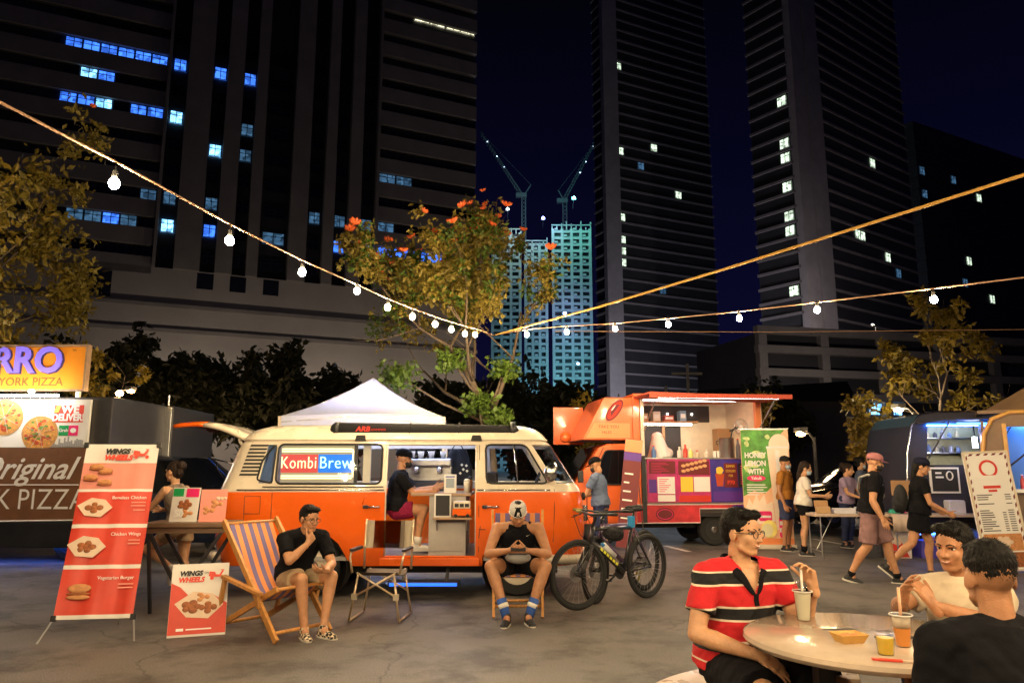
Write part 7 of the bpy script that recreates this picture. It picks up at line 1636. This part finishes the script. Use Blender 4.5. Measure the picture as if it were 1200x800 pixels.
# man by the orange truck cab
person('man in blue grey T-shirt and black cap beside the orange truck cab', (1.42, 12.1, 0), R(-115),
    stand(P=(0, 0, .90), N=(0, -.05, 1.36), SL=(.185, -.05, 1.305), SR=(-.185, -.05, 1.305), EL=(.23, -.16, 1.05), ER=(-.22, -.18, 1.05), WL=(.16, -.38, 1.0), WR=(-.12, -.4, 1.02)),
    'skin_a', .010, 1.0, (0, R(22), 0), 'fade', top='cloth_blue_grey', sleeve=.6, bottom='cloth_denim', leg=1.9, cap=('cloth_black', 1), mask='mask_black')
# walking man
wm, hh, HM = person('walking man in black T-shirt, mauve shorts and rose cap', (4.72, 9.98, 0), R(62),
    stand(P=(0, 0, .91), N=(0, -.07, 1.385), SL=(.20, -.05, 1.33), SR=(-.20, -.09, 1.33), EL=(.25, .0, 1.05), ER=(-.26, -.05, 1.05), WL=(.24, -.12, .84), WR=(-.27, -.15, .82), KL=(.10, -.17, .48), KR=(-.10, .06, .47), AL=(.10, -.26, .085), AR=(-.09, .29, .10), TR=(0, -1, -.25)),
    'skin_a', .010, 1.12, (R(8), R(12), 0), 'fade', top='cloth_black', sleeve=.62, bottom='cloth_mauve', leg=.92, cap=('cap_rose', 1), mask='mask_black', sock=('cloth_black', .1))
MB().tube([(-.21, -.02, 1.385), (-.1, -.17, 1.25), (.08, -.175, 1.1), (.2, -.09, 1.0), (.2, .08, 1.02), (.02, .13, 1.2), (-.16, .09, 1.35), (-.21, -.02, 1.385)], .014, 6).build('bag_strap', mat('strap_grey', (.35, .34, .33), .8), wm, True)
# walking woman
ww, hh, HM = person('walking woman in black dress with black cap and backpack', (5.55, 10.35, 0), R(70),
    stand(P=(0, 0, .88), N=(0, -.06, 1.33), SL=(.17, -.05, 1.28), SR=(-.17, -.06, 1.28), EL=(.2, -.05, 1.0), ER=(-.21, -.12, 1.0), WL=(.17, -.25, .9), WR=(-.14, -.33, .88), KL=(.09, -.12, .46), KR=(-.09, .12, .47), AL=(.09, -.10, .085), AR=(-.09, .44, .16), TR=(0, -.75, -.65)),
    'skin_a', .010, .98, (R(-5), R(10), 0), 'long', top='cloth_black', sleeve=.55, bottom='cloth_black', leg=.62, cap=('cloth_navy', 1), female=True, mask=None, skirt=True, loose=1.08)
k = MB(); k.ell((0, .20, 1.05), (.15, .09, .2)); k.ell((0, .25, .98), (.12, .07, .12)); link('backpack', remesh(k, .012, 4), 'black_fabric', ww, True)
# girl in white tee at the folding table, and the people behind her
person('girl in white T-shirt and black shorts at the end of the folding tables', (5.02, 13.05, 0), R(72),
    stand(P=(0, 0, .86), N=(0, -.05, 1.30), SL=(.16, -.05, 1.25), SR=(-.16, -.05, 1.25), EL=(.18, -.10, 1.0), ER=(-.19, -.12, 1.0), WL=(.14, -.34, .98), WR=(-.12, -.36, 1.0)),
    'skin_c', .012, .93, (0, R(15), 0), 'long', 'hair_brown', top='cloth_white', sleeve=.6, bottom='cloth_black', leg=.5, female=True, mask='mask_blue', loose=1.1, sock=('cloth_black', .2))
person('man in ochre shirt and blue shorts behind the green banner', (4.98, 13.75, 0), R(50),
    stand(), 'skin_b', .013, 1.0, (R(10), R(10), 0), 'fade', top='cloth_ochre', sleeve=.6, bottom='cloth_denim', leg=.8, mask='mask_blue')
person('woman in lilac top behind the folding tables', (6.32, 14.3, 0), R(35),
    stand(P=(0, 0, .84), N=(0, -.06, 1.28), SL=(.165, -.06, 1.23), SR=(-.165, -.06, 1.23), EL=(.2, -.16, 1.0), ER=(-.2, -.16, 1.0), WL=(.1, -.36, .92), WR=(-.1, -.36, .92)), 'skin_c', .013, .95, (R(25), R(12), 0), 'bun', 'hair_brown', top='cloth_lilac', sleeve=.6, bottom='cloth_denim', leg=1.9, female=True)
person('taller woman with dark bun behind the folding tables', (6.85, 14.75, 0), R(60),
    stand(), 'skin_c', .013, .95, (R(10), R(8), 0), 'bun', top='cloth_blue_grey', sleeve=.6, bottom='cloth_denim', leg=1.9, female=True, mask='mask_blue')

# ---------------------------------------------------------------- string lights
mat('bulb_glow', (1, .85, .6), .5, emit=1550, ecol=(1, .74, .42)); mat('cable_tan', (.30, .17, .10), .7); mat('rope_gold', (.55, .30, .06), .7, bump=.3, bs=60); mat('socket_black', (.02, .02, .02), .5)
bm_proto = MB().ell((0, 0, 0), (.036, .036, .042), nu=10, nv=8).mesh('bulb'); bm_proto.materials.append(MAT['bulb_glow']); bm_proto.shade_smooth()
sk_proto = MB().lathe([(.016, .035), (.02, .045), (.018, .09), (.008, .10)], 10).mesh('socket'); sk_proto.materials.append(MAT['socket_black'])
def string(label, path, bulbs, drop=.13, r_=.009):
    o = empty('light_string', (0, 0, 0), 0, label, 'string lights', 'strings of bulbs over the lot'); MB().tube(path, r_, 6).build('cable', 'cable_tan', o, True)
    for p in bulbs:
        q = bpy.data.objects.new('bulb', bm_proto); C.objects.link(q); q.parent = o; q.location = (p[0], p[1], p[2]-drop); s_ = bpy.data.objects.new('socket', sk_proto); C.objects.link(s_); s_.parent = q
        MB().tube([p, (p[0], p[1], p[2]-drop+.09)], .004, 4).build('drop_wire', 'socket_black', o)
def on_path(pts, n):
    out = []
    for k in range(len(pts)-1): out += [tuple(lerp(pts[k], pts[k+1], i/n)) for i in range(n)]
    return out + [tuple(pts[-1])]
JN = (-.33, 13.0, 3.80)
L1 = ([(-2.97, 4.0, 3.559), (-2.72, 4.85, 3.546), (-2.39, 5.98, 3.498), (-2.07, 7.06, 3.487), (-1.76, 8.14, 3.515), (-1.53, 8.89, 3.521), (-1.33, 9.61, 3.558), (-1.1, 10.38, 3.601), (-0.92, 11.0, 3.649), (-0.75, 11.58, 3.694), (-0.61, 12.05, 3.742)], [(-2.73, 4.82, 3.522), (-2.38, 6.0, 3.483), (-2.07, 7.07, 3.498), (-1.75, 8.14, 3.567), (-1.53, 8.9, 3.545), (-1.32, 9.61, 3.574), (-1.1, 10.38, 3.62), (-0.92, 11.0, 3.661), (-0.75, 11.58, 3.701), (-0.61, 12.05, 3.772)])
R1 = ([(0.25, 12.39, 3.792), (0.88, 11.72, 3.722), (1.56, 11.0, 3.623), (2.22, 10.31, 3.562), (2.98, 9.5, 3.49), (3.7, 8.75, 3.445), (4.58, 7.81, 3.386), (5.14, 7.22, 3.354)], [(0.25, 12.39, 3.833), (0.88, 11.72, 3.754), (1.56, 11.0, 3.674), (2.22, 10.31, 3.606), (2.98, 9.51, 3.53), (3.69, 8.75, 3.481), (4.57, 7.82, 3.394)])
string('string of warm bulbs sweeping down from the upper left to the blossoming tree', [(-4.3, .2, 4.05), (-3.75, 1.6, 3.78)] + L1[0] + [JN], [(-3.62, 1.95, 3.73), (-3.2, 3.2, 3.56)] + L1[1])
string('string of warm bulbs running right across the towers', [JN] + R1[0] + [(8.2, 3.0, 3.9)], R1[1] + [(6.3, 5.4, 3.42), (7.2, 4.3, 3.6)])
rp_ = empty('guy_rope', (0, 0, 0), 0, 'golden rope stretched from the junction up to the right', 'rope'); MB().tube([JN, *[(1.26, 10.65, 3.798), (2.58, 8.69, 3.844), (3.51, 7.31, 3.894), (4.39, 6.01, 3.944), (6.0, 3.4, 4.6)]], .016, 6).build('rope', 'rope_gold', rp_, True)
wr_ = empty('thin_wire', (0, 0, 0), 0, 'thin pale wire stretched level across the right side', 'wire'); MB().tube([(0.82, 14.0, 4.06), (4.93, 14.0, 4.043), (9.86, 14.0, 4.093), (14, 14, 4.0)], .007, 5).build('wire', 'cable_tan', wr_)
# unseen strings added behind the camera to light the stalls from the front
def sag(a, b_, s_, n): return [tuple(lerp(a, b_, i/n) - V((0, 0, 4*s_*(i/n)*(1-i/n)))) for i in range(n+1)]
for a, b_, lb_, n in (((-4.3, .2, 4.05), (8.2, 3.0, 3.9), 'added string of warm bulbs behind the camera for front light', 12), ((-4.3, .2, 4.05), (1.5, -3.5, 4.0), 'added string of warm bulbs out of view at the far left', 7), ((8.2, 3.0, 3.9), (1.5, -3.5, 4.0), 'added string of warm bulbs out of view at the far right', 8)):
    pth = sag(a, b_, .55, n); string(lb_, pth, pth[1:-1])
mat('pole_steel', (.25, .25, .26), .5, .6)
for x, y, lb_ in ((-4.3, .2, 'left steel pole carrying the bulb strings'), (8.2, 3.0, 'right steel pole carrying the bulb strings'), (1.5, -3.5, 'steel pole carrying the added bulb strings behind the camera')):
    p = empty('string_pole', (x, y, 0), 0, lb_, 'pole', 'poles of the bulb strings'); MB().cyl((0, 0, 0), (0, 0, 4.1), .035, n=12).build('post', 'pole_steel', p, True); MB().box(-.3, .3, -.3, .3, 0, .08).build('base', 'truck_black', p, bevel=.01)
# street lamps, some of them added to light buildings and a tree
street_lamp(-14.95, 34.5, 3.05, 350, 'orange glowing street lamp behind the van hatch')
street_lamp(-41.7, 91.3, 9, 2300, 'added street lamp lighting the left end of the office block', 'lamp_street', (1, .8, .62))  # lamps along the block are added to wash its lower facade
street_lamp(-23.6, 99.8, 9, 2300, 'added street lamp lighting the middle of the office block', 'lamp_street', (1, .8, .62))
street_lamp(-5.5, 108.3, 9, 2300, 'added street lamp lighting the right end of the office block', 'lamp_street', (1, .8, .62))
street_lamp(46, 96, 9, 3500, 'added street lamp lighting the parking deck', 'lamp_street', (1, .82, .7))  # added so that the parapets catch some light
street_lamp(63, 126, 4, 9000, 'deck lamp added on the parking podium to light the twin pilaster tower', 'lamp_street', (1, .85, .8), z0=22)  # stands on the roof only to brighten the tower above
street_lamp(32, 168, 12, 24000, 'street lamp added to light the single strip tower from its foot', 'lamp_street', (.85, .85, 1))  # added for a gradient up the tower
street_lamp(12.6, 23.2, 3.2, 300, 'small lamp added to light the street tree behind the folding tables', 'lamp_street', (1, .8, .5))  # added to pick out the tree behind the trailer
street_lamp(8.75, 21.6, 2.35, 80, 'low warm path lamp beside the slender pale tree', 'lamp_sodium', (1, .7, .4))
street_lamp(-16, 30, 4.5, 260, 'street lamp among the dark trees on the left', 'lamp_sodium')
bpy.data.scenes.remove(SCRATCH)
